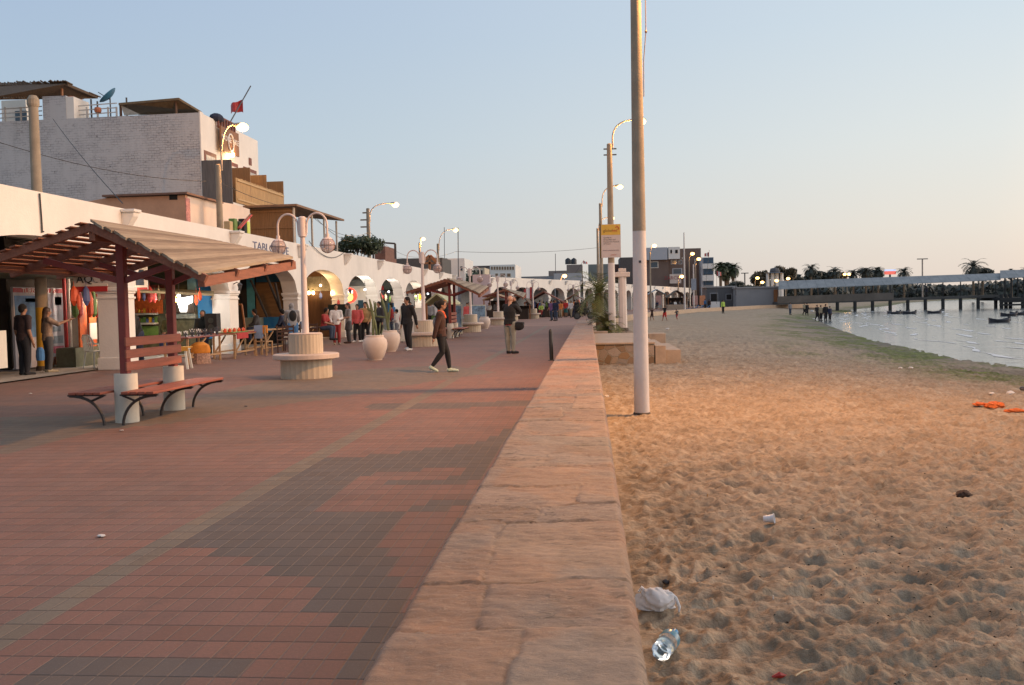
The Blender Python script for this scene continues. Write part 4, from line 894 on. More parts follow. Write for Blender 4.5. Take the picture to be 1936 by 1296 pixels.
# big brick hotel on the right of the pole
YB = 215
r = block('brick_hotel', 'brick hotel with a white upper floor and a balcony banner beside the pole', 'hotel', 1190, 1264, 491, YB, 14, M('brown_brick_far', (.17, .12, .10), .9, .15, .5))
a, b = at(1217, 469, Y=YB-1), at(1262, 491, Y=YB-1); obj('upper_floor', MB().box(a.x, YB-1, b.z, b.x, YB+13, a.z), M('grey_white_far', (.42, .44, .48), .8, .05), r, world=True)
a, b = at(1263, 468, Y=YB), at(1285, 490, Y=YB); obj('white_corner', MB().box(a.x, YB-.8, b.z, b.x, YB+8, a.z), M('white_far'), r, world=True)
windows(r, [(1267, 472, 1271, 480), (1276, 472, 1282, 480)], YB-.8, DARK)
windows(r, [(1228, 495, 1245, 507)], YB)
a, b = at(1264, 490, Y=YB), at(1294, 545, Y=YB); obj('side_wing', MB().box(a.x+.01, YB+.5, -.3, b.x, YB+10, a.z), M('brown_brick_far'), r, world=True)
windows(r, [(1268, 492, 1280, 500), (1282, 492, 1290, 500), (1271, 508, 1290, 519)], YB+.5, GLASS, M('grey_white_far'))
a, b = at(1266, 519, Y=YB-1.5), at(1288, 536, Y=YB-1.5); bn = obj('balcony_banner', MB().box(a.x, YB-1.6, b.z, b.x, YB-1.5, a.z), M('pale_banner', (.6, .52, .46), .7, .2, 1), r, world=True)
lettering('ZARCILLO', 1.1, M('maroon_ink', (.3, .05, .05), .7), at(1277, 526, Y=YB-1.65), '-y', r)
r = block('brick_hotel', 'taller plain brick tower between the banner and the blue balconies', 'hotel', 1285, 1325, 470, YB+6, 12, M('brown_brick_far'))
windows(r, [(1289, 487, 1291, 500), (1313, 490, 1315, 505)], YB+6, WHITE2)
r = block('blue_balcony_building', 'narrow building with white and blue stacked balconies', 'building', 1325, 1349, 487, YB+2, 10, M('grey_white_far'))
for i, (z0, z1) in enumerate(((488, 498), (509, 519), (532, 539))):
    a, b = at(1330, z0, Y=YB+1.8), at(1348, z1, Y=YB+1.8); obj('balcony_glass', MB().box(a.x, YB+1.6, b.z, b.x, YB+1.99, a.z), M('blue_dark_glass', (.04, .08, .13), .3), r, world=True)
for (z0, z1) in ((499, 508), (521, 531)):
    a, b = at(1328, z0, Y=YB+1), at(1350, z1, Y=YB+1); obj('balcony_front', MB().box(a.x, YB+1, b.z, b.x, YB+1.3, a.z), M('white_far'), r, world=True)

# ---- second arcade, bending round the bay
def arcade_run(name, label, pts, n, top=4.17, crown=3.2, spring=2.1, m=WHITE):
    (x0, y0), (x1, y1) = pts; L = math.hypot(x1-x0, y1-y0); ang = math.atan2(x1-x0, y1-y0)
    r = thing(name, label, 'arcade', (x0, y0, 0), -ang); per = L/n; pil = per*.12
    mb = arch_wall(0, n, per, pil, spring, crown, top, .6, 0, 0, L+pil); obj('arch_wall', mb, m, r)
    for k in range(n+1):
        obj('pillar', MB().box(-.6, k*per, 0, 0, k*per+pil, spring).box(-.66, k*per-.06, spring-.12, .06, k*per+pil+.06, spring-.002), m, r)
        obj('spout_bracket', MB().prism([(.0, 4.06), (.34, 4.06), (.12, 3.66), (.0, 3.56)], 'y', k*per+.2, k*per+.5), m, r)
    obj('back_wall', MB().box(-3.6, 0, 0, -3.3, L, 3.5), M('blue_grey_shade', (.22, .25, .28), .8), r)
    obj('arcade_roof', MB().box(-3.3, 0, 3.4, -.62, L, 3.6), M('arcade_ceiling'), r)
    return r
a2, b2 = at(926, 524, Z=4.17), at(1095, 531, Z=4.17)
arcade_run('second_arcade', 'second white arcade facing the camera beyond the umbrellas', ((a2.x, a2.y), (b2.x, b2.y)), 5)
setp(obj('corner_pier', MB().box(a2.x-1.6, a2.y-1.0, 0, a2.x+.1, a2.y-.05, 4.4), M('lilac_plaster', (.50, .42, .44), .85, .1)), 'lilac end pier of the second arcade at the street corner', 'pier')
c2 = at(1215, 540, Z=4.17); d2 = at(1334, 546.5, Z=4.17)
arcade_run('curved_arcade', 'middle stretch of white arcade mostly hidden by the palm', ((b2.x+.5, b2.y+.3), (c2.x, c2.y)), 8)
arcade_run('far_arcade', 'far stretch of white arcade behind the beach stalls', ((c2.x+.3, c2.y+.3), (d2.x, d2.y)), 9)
# street corner between the arcades
g = block('street_wall', 'long dark grey wall across the street gap', 'wall', 880, 912, 567, 99, .4, M('dark_grey_wall'))
block('brown_shop', 'dark weathered shop with reed sheets in the street gap', 'shop', 862, 906, 520, 112, 6, M('dark_brown_reed', (.09, .07, .06), .9, .5, 2))
# grey buildings by the pier root
Yg = 170
r = block('beach_pavilion', 'long low grey pavilion at the foot of the pier', 'pavilion', 1392, 1472, 545, Yg, 7, M('grey_pavilion', (.30, .29, .29), .85, .1, .5), None, M('pavilion_roof', (.34, .32, .31), .8, .1))
r = block('beach_pavilion', 'dark open fronted pavilion left of the long grey one', 'pavilion', 1336, 1391, 544, Yg+4, 7, M('dark_grey_wall'), None, M('pavilion_roof'))
windows(r, [(1342, 554, 1358, 572), (1372, 556, 1384, 568)], Yg+4, DARK, GREYW)
a = at(1463, 548, Y=Yg-.4); b = at(1470, 576, Y=Yg-.4); setp(obj('wooden_door', MB().box(a.x, Yg-.5, b.z, b.x, Yg-.1, a.z), WOODO), 'orange brown door panel where the pavilion meets the pier', 'door')
a = at(1344, 571, Y=Yg-6); b = at(1361, 580, Y=Yg-6); setp(obj('white_block', MB().box(a.x, Yg-6, -.2, b.x, Yg-5, a.z), M('white_far')), 'low white block in front of the dark pavilion', 'block')
# domed pavilion (bandstand) behind
Yk = 260
c = at(1465, 560, Y=Yk); kx = c.x; s_ = Yk/FPX
bs = thing('bandstand', 'small bandstand with a two tier dark roof behind the pavilions', 'bandstand', (kx, Yk, 0))
zt = at(1465, 508, Y=Yk).z; zm = at(1465, 517, Y=Yk).z; w_ = 15*s_
for sx in (-1, -.34, .34, 1): obj('column', MB().tube([(sx*w_*.85, 0, 0), (sx*w_*.85, 0, zm)], .45, 8), M('white_far'), bs)
obj('wall', MB().box(-w_*.8, 2, 0, -w_*.4, 2.5, zm).box(w_*.4, 2, 0, w_*.8, 2.5, zm).box(-w_*.8, 2, zm-1.6, w_*.8, 2.6, zm-.01), M('white_far'), bs)
obj('lower_roof', MB().lathe([(w_*1.15, 0), (w_*.6, zt-zm-1), (w_*.55, zt-zm-.6)], 8, (0, 0, zm)), M('slate_roof', (.10, .10, .11), .8), bs)
obj('upper_roof', MB().lathe([(w_*.62, 0), (w_*.5, .8), (w_*.1, 1.0)], 8, (0, 0, zt-.8)), M('slate_roof'), bs)
# low town behind the bay's trees
rg = random.Random(11)
for i, (x0, x1, t_) in enumerate(((1492, 1530, 538), (1534, 1580, 540), (1600, 1650, 541), (1665, 1730, 542), (1745, 1800, 543), (1815, 1860, 545))):
    block('bay_house', ['low house', 'long beige house', 'flat roofed house', 'broad pale house', 'small grey house', 'beige house'][i]+' beyond the pier, %s from the left along the bay' % ['first', 'second', 'third', 'fourth', 'fifth', 'sixth'][i], 'house', x0, x1, t_, 560+8*i, 10, rg.choice([M('cream_far', (.55, .48, .36)), M('grey_pavilion'), M('brown_dark_wall')]))
# ================================================================== STREET FURNITURE
POLEC = M('concrete_pole', (.33, .27, .20), .9, .2, 3, .4, .004, 40)
POLEW = M('white_painted_concrete', (.66, .58, .53), .7, .1, 2, .25, .003, 30)
LAMPG = EM('sodium_lamp', (1, .54, .16), 5)
ARMC = M('lamp_arm_grey', (.34, .28, .24), .5)
WMET = M('white_painted_metal', (.62, .53, .50), .5, .1, 3, .15)
SODIUM = (1.0, .45, .13)
def lamp_light(loc, power, parent=None, size=.15):
    l = bpy.data.lights.new('lamp_glow', 'POINT'); l.energy = power; l.color = SODIUM; l.shadow_soft_size = size
    o = bpy.data.objects.new('lamp_glow', l); col.objects.link(o); o.location = loc
    if parent is not None: o.parent = parent
    return o
def street_lamp(name, label, base, h, r0, r1, arm, lamp, group=None, white=None, yellow=None, power=120, lit=True, cross=False, headr=.20):
    """concrete pole, curved arm, luminaire. arm: pole-side start height; lamp: local position of the glowing bowl"""
    s = thing(name, label, 'street lamp', base, 0, group)
    z0 = 0
    if white: obj('painted_base', MB().lathe([(r0*1.0, 0), (r0*(1-(white/h)*(1-r1/r0)), white)], 20), POLEW if not yellow else yellow, s, smooth=True); z0 = white
    rw = r0+(r1-r0)*z0/h
    obj('pole', MB().lathe([(rw, z0), (r1, h), (r1*.6, h+.03)], 20), POLEC, s, smooth=True)
    L = Vector(lamp); d = Vector((L.x, L.y, 0)); n = d.normalized()
    st = Vector((0, 0, arm))+n*(r1+.03); pts = [st, st+Vector((0, 0, .35))]
    e = L-n*.30+Vector((0, 0, .06)); c0 = Vector((st.x, st.y, e.z-.05))
    p0 = st+Vector((0, 0, .35))
    for i in range(1, 13):
        u = i/12; pts.append(p0*(1-u)**2+c0*2*u*(1-u)+e*u*u)
    obj('arm', MB().tube(pts, .035, 8), ARMC, s, smooth=True)
    hd = thing_child('lamp_head', s)
    q = MB(); m = n.cross(Vector((0, 0, 1)))
    rot = Matrix((n, m, Vector((0, 0, 1)))).transposed()
    q.ball(L+n*-.06+Vector((0, 0, .06)), (.32, .14, .09), 12, 8, 0, rot); hd = obj('lamp_head', q, ARMC, s, smooth=True)
    obj('bowl', MB().ball(L+n*.02+Vector((0, 0, -.02)), (headr*1.15, headr, headr*.8), 12, 8, 0, rot), LAMPG, hd, smooth=True)
    if lit: lamp_light(L+Vector((0, 0, -.45)), power, s)
    if cross:
        for z in (h-.3, h-.75, h-1.2): obj('crossarm', MB().box(-.5 if z < h-.4 else -.35, -.05, z, .1, .05, z+.08), M('old_crossarm', (.2, .15, .1), .8), s)
    return s
def thing_child(n, s): return None
# main pole in the sand
gz = sand_z(.9, 16.2)
mp = street_lamp('street_lamp', 'tall nearest concrete lamp pole with white painted foot standing in the sand', (.885, 16.2, gz-.1), 9.0, .135, .078, 8.6, (1.45, .1, 9.7), 'lamp poles along the beach', white=3.3, power=3400)
obj('foot_collar', MB().lathe([(.155, 0), (.15, .14), (.137, .16)], 18), M('dark_tar_foot', (.08, .06, .045), .9), mp)
mp.rotation_euler = (0, 0, 0)
q = MB(); pts = [(.13, 0, 7.8), (.165, 0, 7.3), (.165, 0, 6.7), (.12, 0, 6.2), (.115, 0, 5.6)]; q.tube(pts, .008, 5)
obj('cable', q, M('brown_cable', (.25, .16, .1), .6), mp)
for z in (7.3, 6.7): obj('insulator', MB().ball((.167, 0, z), (.022, .022, .03), 8, 6), M('brown_cable', (.25, .16, .1), .6), mp)
obj('paint_marks', MB().box(-.02, -.126, 2.75, .02, -.11, 2.79), METALD, mp)
# the row further on
P2 = Vector((.98, 40.0, .14))
s2 = street_lamp('street_lamp', 'second beach lamp pole carrying the yellow and white signboard', P2, 8.05, .16, .11, 7.9, (1.32, .1, 9.0), 'lamp poles along the beach', white=3.0, power=420)
obj('crossarm', MB().beam((-.25, 0, 7.85), (.3, 0, 7.85), .05, .05).beam((-.25, 0, 7.6), (.3, 0, 7.6), .05, .05), METALD, s2)
s3 = street_lamp('street_lamp', 'third beach lamp pole seen left of the signboard', (.9, 65, 0), 8.3, .15, .1, 8.1, (1.35, .1, 9.45), 'lamp poles along the beach', power=260)
s4 = street_lamp('street_lamp', 'fourth beach lamp pole, thin, left of all the others', (.9, 87, 0), 8.3, .14, .1, 8.1, (1.35, .1, 9.25), 'lamp poles along the beach', power=260)
# signboard on pole 2
sb = thing('signboard', 'yellow and white information signboard fixed to the second beach lamp pole', 'sign', (P2.x, P2.y-.2, 0))
a, b = at(1136, 425, Y=P2.y-.22), at(1174, 487, Y=P2.y-.22); hh = a.z-b.z
obj('board', MB().box(a.x, P2.y-.24, b.z, b.x, P2.y-.20, a.z), M('signboard_white', (.60, .50, .46), .5, .05), sb, world=True)
obj('yellow_panel', MB().box(a.x+.01, P2.y-.246, a.z-hh*.32, b.x-.01, P2.y-.241, a.z-.01), M('signboard_yellow', (.66, .40, .05), .5, .05), sb, world=True)
obj('edge_frame', MB().box(a.x-.06, P2.y-.25, b.z-.02, a.x-.002, P2.y-.12, a.z+.02), M('dark_olive_frame', (.10, .07, .015), .6), sb, world=True)
INK = M('blue_grey_ink', (.12, .13, .22), .7); cxm = (a.x+b.x)/2
lettering('global', .17, M('olive_ink', (.22, .13, .03), .6), (cxm-.12, P2.y-.252, a.z-hh*.19), '-y', sb); lettering('net', .17, REDP, (cxm+.16, P2.y-.252, a.z-hh*.19), '-y', sb)
obj('bird_mark', MB().tube([(cxm+.2, P2.y-.25, a.z-hh*.10), (cxm+.27, P2.y-.25, a.z-hh*.07), (cxm+.34, P2.y-.25, a.z-hh*.12), (cxm+.30, P2.y-.25, a.z-hh*.17)], .018, 6), REDP, sb, world=True)
for i, tx in enumerate(('Quality at', 'Grand Bar and', 'Restaurant Festival', '& Fitness')):
    mb = text_mb(tx, .085, .003, 'LEFT'); mb.v = [(x+a.x+.1, P2.y-.246, y+a.z-hh*(.40+i*.062)) for x, y, z in mb.v]; obj('lettering', mb, INK, sb, world=True)
lettering('www.conexiones.com', .075, INK, (cxm, P2.y-.246, a.z-hh*.78), '-y', sb); lettering('publicidad', .06, REDP, (cxm+.1, P2.y-.246, a.z-hh*.92), '-y', sb)
# arcade side lamps
YEL = M('yellow_painted_concrete', (.60, .33, .03), .7, .12, 3, .25)
lp = thing('utility_pole', 'bare concrete pole with a bright yellow painted foot under the arcade edge', 'pole', (-14.0, 22.7, 0.03))
obj('yellow_base', MB().lathe([(.165, .12), (.15, 1.62)], 18), YEL, lp, smooth=True); obj('shaft', MB().lathe([(.15, 1.622), (.115, 6.85)], 18), POLEC, lp, smooth=True); obj('cap', MB().lathe([(.13, 6.72), (.15, 6.78), (.15, 6.9), (.09, 7.0)], 14), POLEC, lp); obj('dark_foot', MB().lathe([(.2, 0), (.18, .12)], 14), M('dark_tar_foot'), lp)
street_lamp('street_lamp', 'big curved street lamp in front of the hotel facade', (-14.0, 34.5, 0), 7.0, .17, .10, 6.8, tuple(at(457, 240, Y=34.9)-Vector((-14, 34.5, 0))), 'street lamps along the arcade', power=260, headr=.21)
street_lamp('street_lamp', 'curved street lamp on a crossarm pole in mid arcade', (-14.0, 58.6, 0), 7.75, .16, .11, 6.9, tuple(at(747, 387, Y=60)-Vector((-14, 58.6, 0))), 'street lamps along the arcade', power=260, cross=True, headr=.21)
street_lamp('street_lamp', 'curved street lamp over the far end of the near arcade', (-14.0, 86, 0), 7.2, .15, .10, 6.6, tuple(at(861, 435, Y=87)-Vector((-14, 86, 0))), 'street lamps along the arcade', power=260, headr=.22)
c = at(798, 452, Y=100); street_lamp('street_lamp', 'small street lamp glowing just above the second planter lamp post', (c.x-.3, 100, 0), 8.3, .15, .10, 7.8, (.4, 0, c.z), 'street lamps along the arcade', power=200, headr=.22)
for (px, py, Yl, lab) in ((1067, 522, 138, 'street lamp in front of the blue grey shed'), (1237, 465, 150, 'street lamp just right of the main pole above the brick hotel'), (1309, 480, 196, 'left lamp of the two in front of the plain brick tower'),
                          (1321, 490, 205, 'right lamp of the two in front of the plain brick tower'), (1289, 523, 185, 'low lamp lighting the banner of the brick hotel'),
                          (1432, 526, 250, 'leftmost lamp beside the bandstand'), (1441, 534, 240, 'lower lamp just left of the bandstand'), (1468, 531, 240, 'lamp at the right foot of the bandstand'), (1490, 527, 255, 'lamp right of the bandstand among the trees'),
                          (1597, 519, 330, 'left lamp of the close pair between the palms'), (1605, 519, 330, 'right lamp of the close pair between the palms')):
    c = at(px, py, Y=Yl); r = .16+.0011*Yl
    street_lamp('street_lamp', lab, (c.x-.7, Yl, 0), max(2.5, c.z-1), .14, .1, max(2, c.z-1.4), (.7, 0, c.z), 'street lamps round the bay', power=160 if Yl < 210 else 60, headr=r)
# thin plain poles on the beach and flag poles
c = at(1295, 590, Y=125); setp(obj('flood_pole', MB().tube([(c.x, 125, 0), (c.x, 125, at(1295, 440, Y=125).z)], [.14, .07], 8), POLEW), 'tall thin unlit pole standing on the beach before the brick hotel', 'pole')
c = at(1312, 585, Y=150); setp(obj('flood_pole', MB().tube([(c.x, 150, 0), (c.x, 150, at(1312, 500, Y=150).z)], [.14, .09], 8), POLEW), 'white pole on the sand right of the tall thin pole', 'pole')
c = at(1312, 538, Y=148); setp(obj('beach_notice', MB().box(c.x-.45, 147.8, c.z-.9, c.x+.35, 147.86, c.z+.9), M('grey_notice', (.3, .32, .36), .6)), 'grey notice panel on the white pole by the beach stalls', 'notice')
f = flag(at(1334, 540, Y=190), at(1341, 473, Y=190), .93, 'red and white flag above the blue balconies', -1.2, .9)
f = flag(at(1355, 575, Y=160), at(1355, 510, Y=160), .95, 'red and white flag on a pole before the dark pavilion', 1.0, .9)
f = flag(at(1079, 530, Y=158), at(1104, 492, Y=158), .95, 'small red flag on the roofs left of the signboard', .9, .5)
f = flag(at(1005, 585, Y=84), at(1006, 540, Y=84), .92, 'red and white flag tied to the lamp post beyond the umbrellas', -1.0, 1.1)
c = at(1744, 523, Y=480); an_ = thing('antenna_mast', 'thin mast with a crossbar above the pier roof', 'mast', (c.x, 480, 0)); zt = at(1744, 490, Y=480).z
obj('mast', MB().tube([(0, 0, 0), (0, 0, zt)], .35, 6), ARMC, an_); obj('crossbar', MB().beam((-2.6, 0, zt), (2.6, 0, zt), .4, .5), ARMC, an_)
c = at(1400, 500, Y=230); an_ = thing('antenna_mast', 'double armed lamp mast left of the bandstand', 'mast', (c.x+1, 230, 0)); zt = at(1402, 517, Y=230).z
obj('mast', MB().tube([(0, 0, 0), (0, 0, zt)], .15, 6), METALD, an_); obj('crossbar', MB().beam((-.9, 0, zt), (.9, 0, zt), .2, .2), METALD, an_)
for px, y0, lab in ((1050, 480, 'thin roof antenna left of the water tanks'), (1391, 507, 'thin pole at the left pavilion roof corner'), (866, 431, 'tall thin antenna above the plain white block'), (840, 430, 'thin mast beside the arcade end lamp')):
    Ya = 150 if px != 866 else 100; c = at(px, 525, Y=Ya); setp(obj('antenna', MB().tube([(c.x, Ya, 2), at(px, y0, Y=Ya)], .05, 5), METALD), lab, 'antenna')
# frame on the roofs (square tube frame) beside the shrub
q = MB(); pts = [at(706, 458, Y=66), at(747, 461, Y=66), at(748, 490, Y=66)]; q.beam(pts[0], pts[1], .12, .12).beam(pts[1], pts[2], .14, .14).beam(pts[0], at(706, 490, Y=66), .12, .12)
setp(obj('roof_frame', q, METALD), 'square metal tube frame on the roof beside the brick block', 'frame')
q = MB(); pts = [at(655, 462, Y=56), at(695, 455, Y=56)]; q.beam(pts[0], pts[1], .08, .08)
for px in (655, 676, 689): q.beam(at(px, 462, Y=56), at(px, 482, Y=56), .07, .07)
setp(obj('roof_frame', q, METALD), 'thin rail frame over the shrub on the arcade roof', 'frame')
# overhead wires
WIRES = [((0, 270), 26, (390, 343), 34, .25, 'cable crossing the brick hotel wall from the left edge'), ((100, 225), 36, (232, 385), 24, .1, 'cable slanting down the brick hotel wall'),
         ((600, 415), 48, (690, 455), 58, .5, 'wire drooping to the utility pole with crossarms'), ((575, 395), 48, (697, 440), 58.4, .7, 'upper wire drooping to the utility pole with crossarms'), ((700, 440), 58.6, (800, 485), 90, .6, 'wire running from the crossarm pole to the arcade end'),
         ((752, 488), 70, (862, 476), 86, .3, 'low wire before the wooden gable'), ((862, 476), 87, (1136, 468), 110, .3, 'long wire crossing the sky behind the umbrellas'), ((415, 345), 34.6, (560, 395), 44, .15, 'wire along the bamboo balcony')]
for (p0, Y0, p1, Y1, s_, lab) in WIRES: mk('overhead_wire', sag(at(*p0, Y=Y0), at(*p1, Y=Y1), s_), .012 if Y0 < 80 else .018, CABLE, lab, 'wire')

# ---- white stone pillar with cap behind pole 2
c = at(1178, 626, Z=.14); sp_ = thing('stone_pillar', 'white stone pillar with a cross shaped cap beside the signboard pole', 'pillar', (c.x, c.y, .14)); s_ = c.y/FPX
obj('shaft', MB().lathe([(8.2*s_, 0), (7.4*s_, 104*s_)], 8), POLEW, sp_); obj('capital', MB().box(-14*s_, -8*s_, 101*s_, 14*s_, 8*s_, 110*s_).box(-7*s_, -7*s_, 110*s_, 7*s_, 7*s_, 117*s_), POLEW, sp_, bevel=.02)
obj('foot', MB().lathe([(11*s_, 0), (10*s_, 5*s_), (8*s_, 6*s_)], 12), M('dark_tar_foot'), sp_)

# ---- stone steps and platform beside the wall
stp = thing('stone_steps', 'rubble stone platform with steps going down to the sand beside the wall', 'steps', (1.5, 29.2, -.5))
CAPS = M('sandstone_cap', (.42, .31, .22), .8, .2, 4, .2, .005)
def xat(px, Yv): return at(px, 600, Y=Yv).x
zf = -.55
obj('platform', MB().box(.16, 29.25, zf, xat(1238, 29.2)-.03, 38, .14), RUB, stp, world=True); obj('platform_cap', MB().box(.15, 29.18, .142, xat(1238, 29.2), 38.05, .20), CAPS, stp, world=True, bevel=.01)
obj('step', MB().box(xat(1238, 29.2)+.002, 29.22, zf, xat(1258, 29.2), 34, .08), CAPS, stp, world=True, bevel=.01)
obj('step', MB().box(xat(1258, 29.2)+.002, 29.3, zf, xat(1286, 29.4), 34, -.06), CAPS, stp, world=True, bevel=.01)
obj('side_wall', MB().box(xat(1226, 35), 35, zf, xat(1258, 35), 36, at(1240, 631, Y=35).z), CAPS, stp, world=True, bevel=.01)
pl_ = thing('palm_planter', 'low stone planter holding the palm at the end of the wall', 'planter', (.7, 39, 0))
obj('planter_wall', MB().box(.16, 38.1, -.5, .75, 38.35, .28).box(.16, 38.35, -.5, .3, 49, .28), CAPS, pl_, world=True, bevel=.01); obj('soil', MB().box(.31, 38.36, -.5, 1.9, 49, .13), M('dry_soil', (.2, .14, .09), .95), pl_, world=True)
# low retaining wall following the bay
q = MB(); rw = [(-.1, 51), (.4, 60), (.9, 66), (3.0, 80), (6.6, 100), (14.6, 128), (28.6, 160), (46, 184)]
rwm = thing('retaining_wall', 'low sandstone retaining wall curving round the bay behind the beach', 'wall', (0, 51, 0))
for i, (A, B) in enumerate(zip(rw[:-1], rw[1:])): q.beam((A[0], A[1], -.1), (B[0], B[1], -.1), .35, .75)
obj('wall_run', q, CAPS, rwm, world=True)

# ---- planter seats with twin globe lamps
PLAN = M('ribbed_planter', (.50, .42, .32), .9, .15, 3, .5, .004, 16, (2, 2, .6)); PLANS = M('planter_seat_stone', (.56, .45, .38), .7, .15, 3, .3)
GLASSG = NT('globe_glass').end((.50, .36, .33), .12, Alpha=.55); MATS['globe_glass'] = GLASSG
def globe_planter(label, loc, rz=0, top=True):
    p = thing('planter_lamp', label, 'lamp', loc, rz, 'round planter seats with twin globe lamps')
    q = MB(); n = 56
    def rib(r, z0, z1):
        base = len(q.v)
        for z in (z0, z1):
            for k in range(n): rr_ = r*(1+.009*math.cos(k*math.pi)); a = 2*math.pi*k/n; q.v.append((rr_*math.cos(a), rr_*math.sin(a), z))
        for k in range(n): q.f.append((base+k, base+(k+1) % n, base+n+(k+1) % n, base+n+k)); q.mi.append(0)
        q.f.append(tuple(base+n+k for k in range(n))); q.mi.append(0)
    rib(.54, 0, .40); obj('lower_drum', q, PLAN, p)
    obj('seat_slab', MB().lathe([(.66, .40), (.70, .42), (.70, .50), (.67, .52)], 40), PLANS, p)
    q = MB(); rib(.36, .52, .93); obj('upper_drum', q, PLAN, p); obj('rim', MB().lathe([(.345, .931), (.36, .94), (.33, .96)], 30), PLANS, p)
    obj('post', MB().lathe([(.075, .94), (.05, 2.95), (.05, 3.0), (.085, 3.02), (.085, 3.42), (.05, 3.45)], 14), WMET, p, smooth=True)
    for sx in (-1, 1):
        pts = [(sx*.085, 0, 3.05), (sx*.10, 0, 3.2)]+[(sx*(.33-.23*math.cos(t_)), 0, 3.26+.25*math.sin(t_)) for t_ in [math.pi*i/12 for i in range(13)]]+[(sx*.56, 0, 3.05)]
        obj('arm', MB().tube(pts, .022, 8), WMET, p, smooth=True)
        g = obj('globe', MB().ball((sx*.56, 0, 2.82), .165, 18, 12), GLASSG, p, smooth=True)
        obj('cap', MB().lathe([(.04, .24), (.04, .17), (.08, .155), (.12, .12)], 14, (sx*.56, 0, 2.82), cap=False), WMET, g)
        q = MB(); q.tube([(sx*.56+.17*math.cos(a), .17*math.sin(a), 2.82) for a in [2*math.pi*i/20 for i in range(21)]], .008, 5, cap=False)
        for k in range(3): q.tube([(sx*.56+.168*math.sin(b_)*math.cos(k*math.pi/3), .168*math.sin(b_)*math.sin(k*math.pi/3), 2.82+.168*math.cos(b_)) for b_ in [2*math.pi*i/18 for i in range(19)]], .006, 4, cap=False)
        obj('cage', q, M('grey_cage_wire', (.22, .17, .16), .5), g)
    return p
g0 = globe_planter('nearest round planter seat with twin globe lamps, before the market tables', (-6.08, 19.44, 0), R(-6))
for (x, y, lab) in ((-6.04, 33.5, 'second planter seat with globe lamps, right behind the man in black tracksuit'), (-6.4, 49.8, 'third planter seat with globe lamps, behind the second shelter bench'), (-6.35, 64.6, 'fourth planter seat with globe lamps, left of the man taking a photograph'),
                    (-6.7, 80, 'planter seat with globe lamps behind the head of the man taking a photograph'), (-5.3, 88, 'planter seat with globe lamps flying the red and white flag'), (-1.7, 103, 'farthest planter seat with globe lamps, by the palm')):
    dup(g0, (x, y, 0), R(-6+y*.1), lab)
# ---- big clay pots with cacti
POT = M('pale_clay_pot', (.60, .50, .43), .8, .1, 3, .3, .003)
CAC = M('cactus_green', (.11, .135, .055), .6, .3, 6)
def pot(label, loc, s, arms, rz=0):
    p = thing('clay_pot', label, 'pot', loc, rz, 'big clay pots along the promenade')
    prof = [(.19, 0), (.20, .05), (.24, .09), (.33, .38), (.345, .52), (.32, .66), (.26, .72), (.245, .74), (.25, .78), (.235, .80), (.21, .78), (.20, .70)]
    obj('pot_body', MB().lathe([(r*s, z*s*.87) for r, z in prof], 28, cap=False), POT, p, smooth=True); obj('soil', MB().lathe([(.01, .62*s), (.205*s, .62*s)], 16), M('dry_soil', (.2, .14, .09), .95), p)
    return p
def cactus(label, loc, stems):
    c = thing('cactus', label, 'cactus', loc, 0)
    for pts, r in stems:
        q = MB(); n = 10; P_ = [Vector(a) for a in pts]; base = 0
        q.tube([P_[0]]+[P_[i].lerp(P_[i+1], u) for i in range(len(P_)-1) for u in (.5, 1)], [r*.6]+[r*.75*(1+.06*math.sin(i*2.1)) for i in range(2*(len(P_)-1)-1)]+[r*.35], n)
        for i, v in enumerate(q.v):
            pass
        obj('stem', q, CAC, c, smooth=False)
    return c
pot('front clay pot with a forked cactus, left of the man in black tracksuit', (-5.97, 25.4, 0), 1.0, 0)
pot('rear clay pot with tall cactus partly behind the man in black tracksuit', (-6.55, 30.0, 0), 1.0, 0)
pot('far clay pot beside the second shelter', (-6.3, 55.5, 0), 1.05, 0)
cactus('forked green cactus with candelabra arms in the front clay pot', (-5.97, 25.4, .62), [([(-.05, 0, 0), (-.03, 0, .6), (-.12, 0, 1.08)], .055), ([(-.03, 0, .72), (-.16, 0, .8), (-.2, 0, 1.0)], .04), ([(0, 0, .72), (.05, 0, .82), (.05, 0, 1.0)], .04), ([(.06, 0, 0), (.03, 0, .35), (-.02, .02, .6)], .045), ([(.1, .05, 0), (.14, .05, .3), (.16, .05, .42)], .03), ([(.16, 0, 0), (.26, 0, .35)], .022)])
cactus('tall green cactus in the rear clay pot', (-6.55, 30.0, .62), [([(-.03, 0, 0), (-.1, 0, .6), (-.28, 0, 1.3)], .06), ([(-.12, 0, .5), (-.45, 0, .55), (-.5, 0, 1.05)], .05), ([(-.05, 0, .3), (.05, 0, .9)], .05)])
# ---- bollard
bo = thing('bollard', 'black post leaning slightly beside the stone wall', 'bollard', (-.99, 23.9, 0), 0)
obj('post', MB().lathe([(.052, 0), (.05, .74), (.035, .8), (.01, .82)], 12), M('black_paint_iron', (.012, .012, .013), .5), bo, smooth=True); obj('foot', MB().lathe([(.09, 0), (.085, .02)], 12), METALD, bo)
for o_ in (bo,): o_.rotation_euler = (0, R(-1), 0)

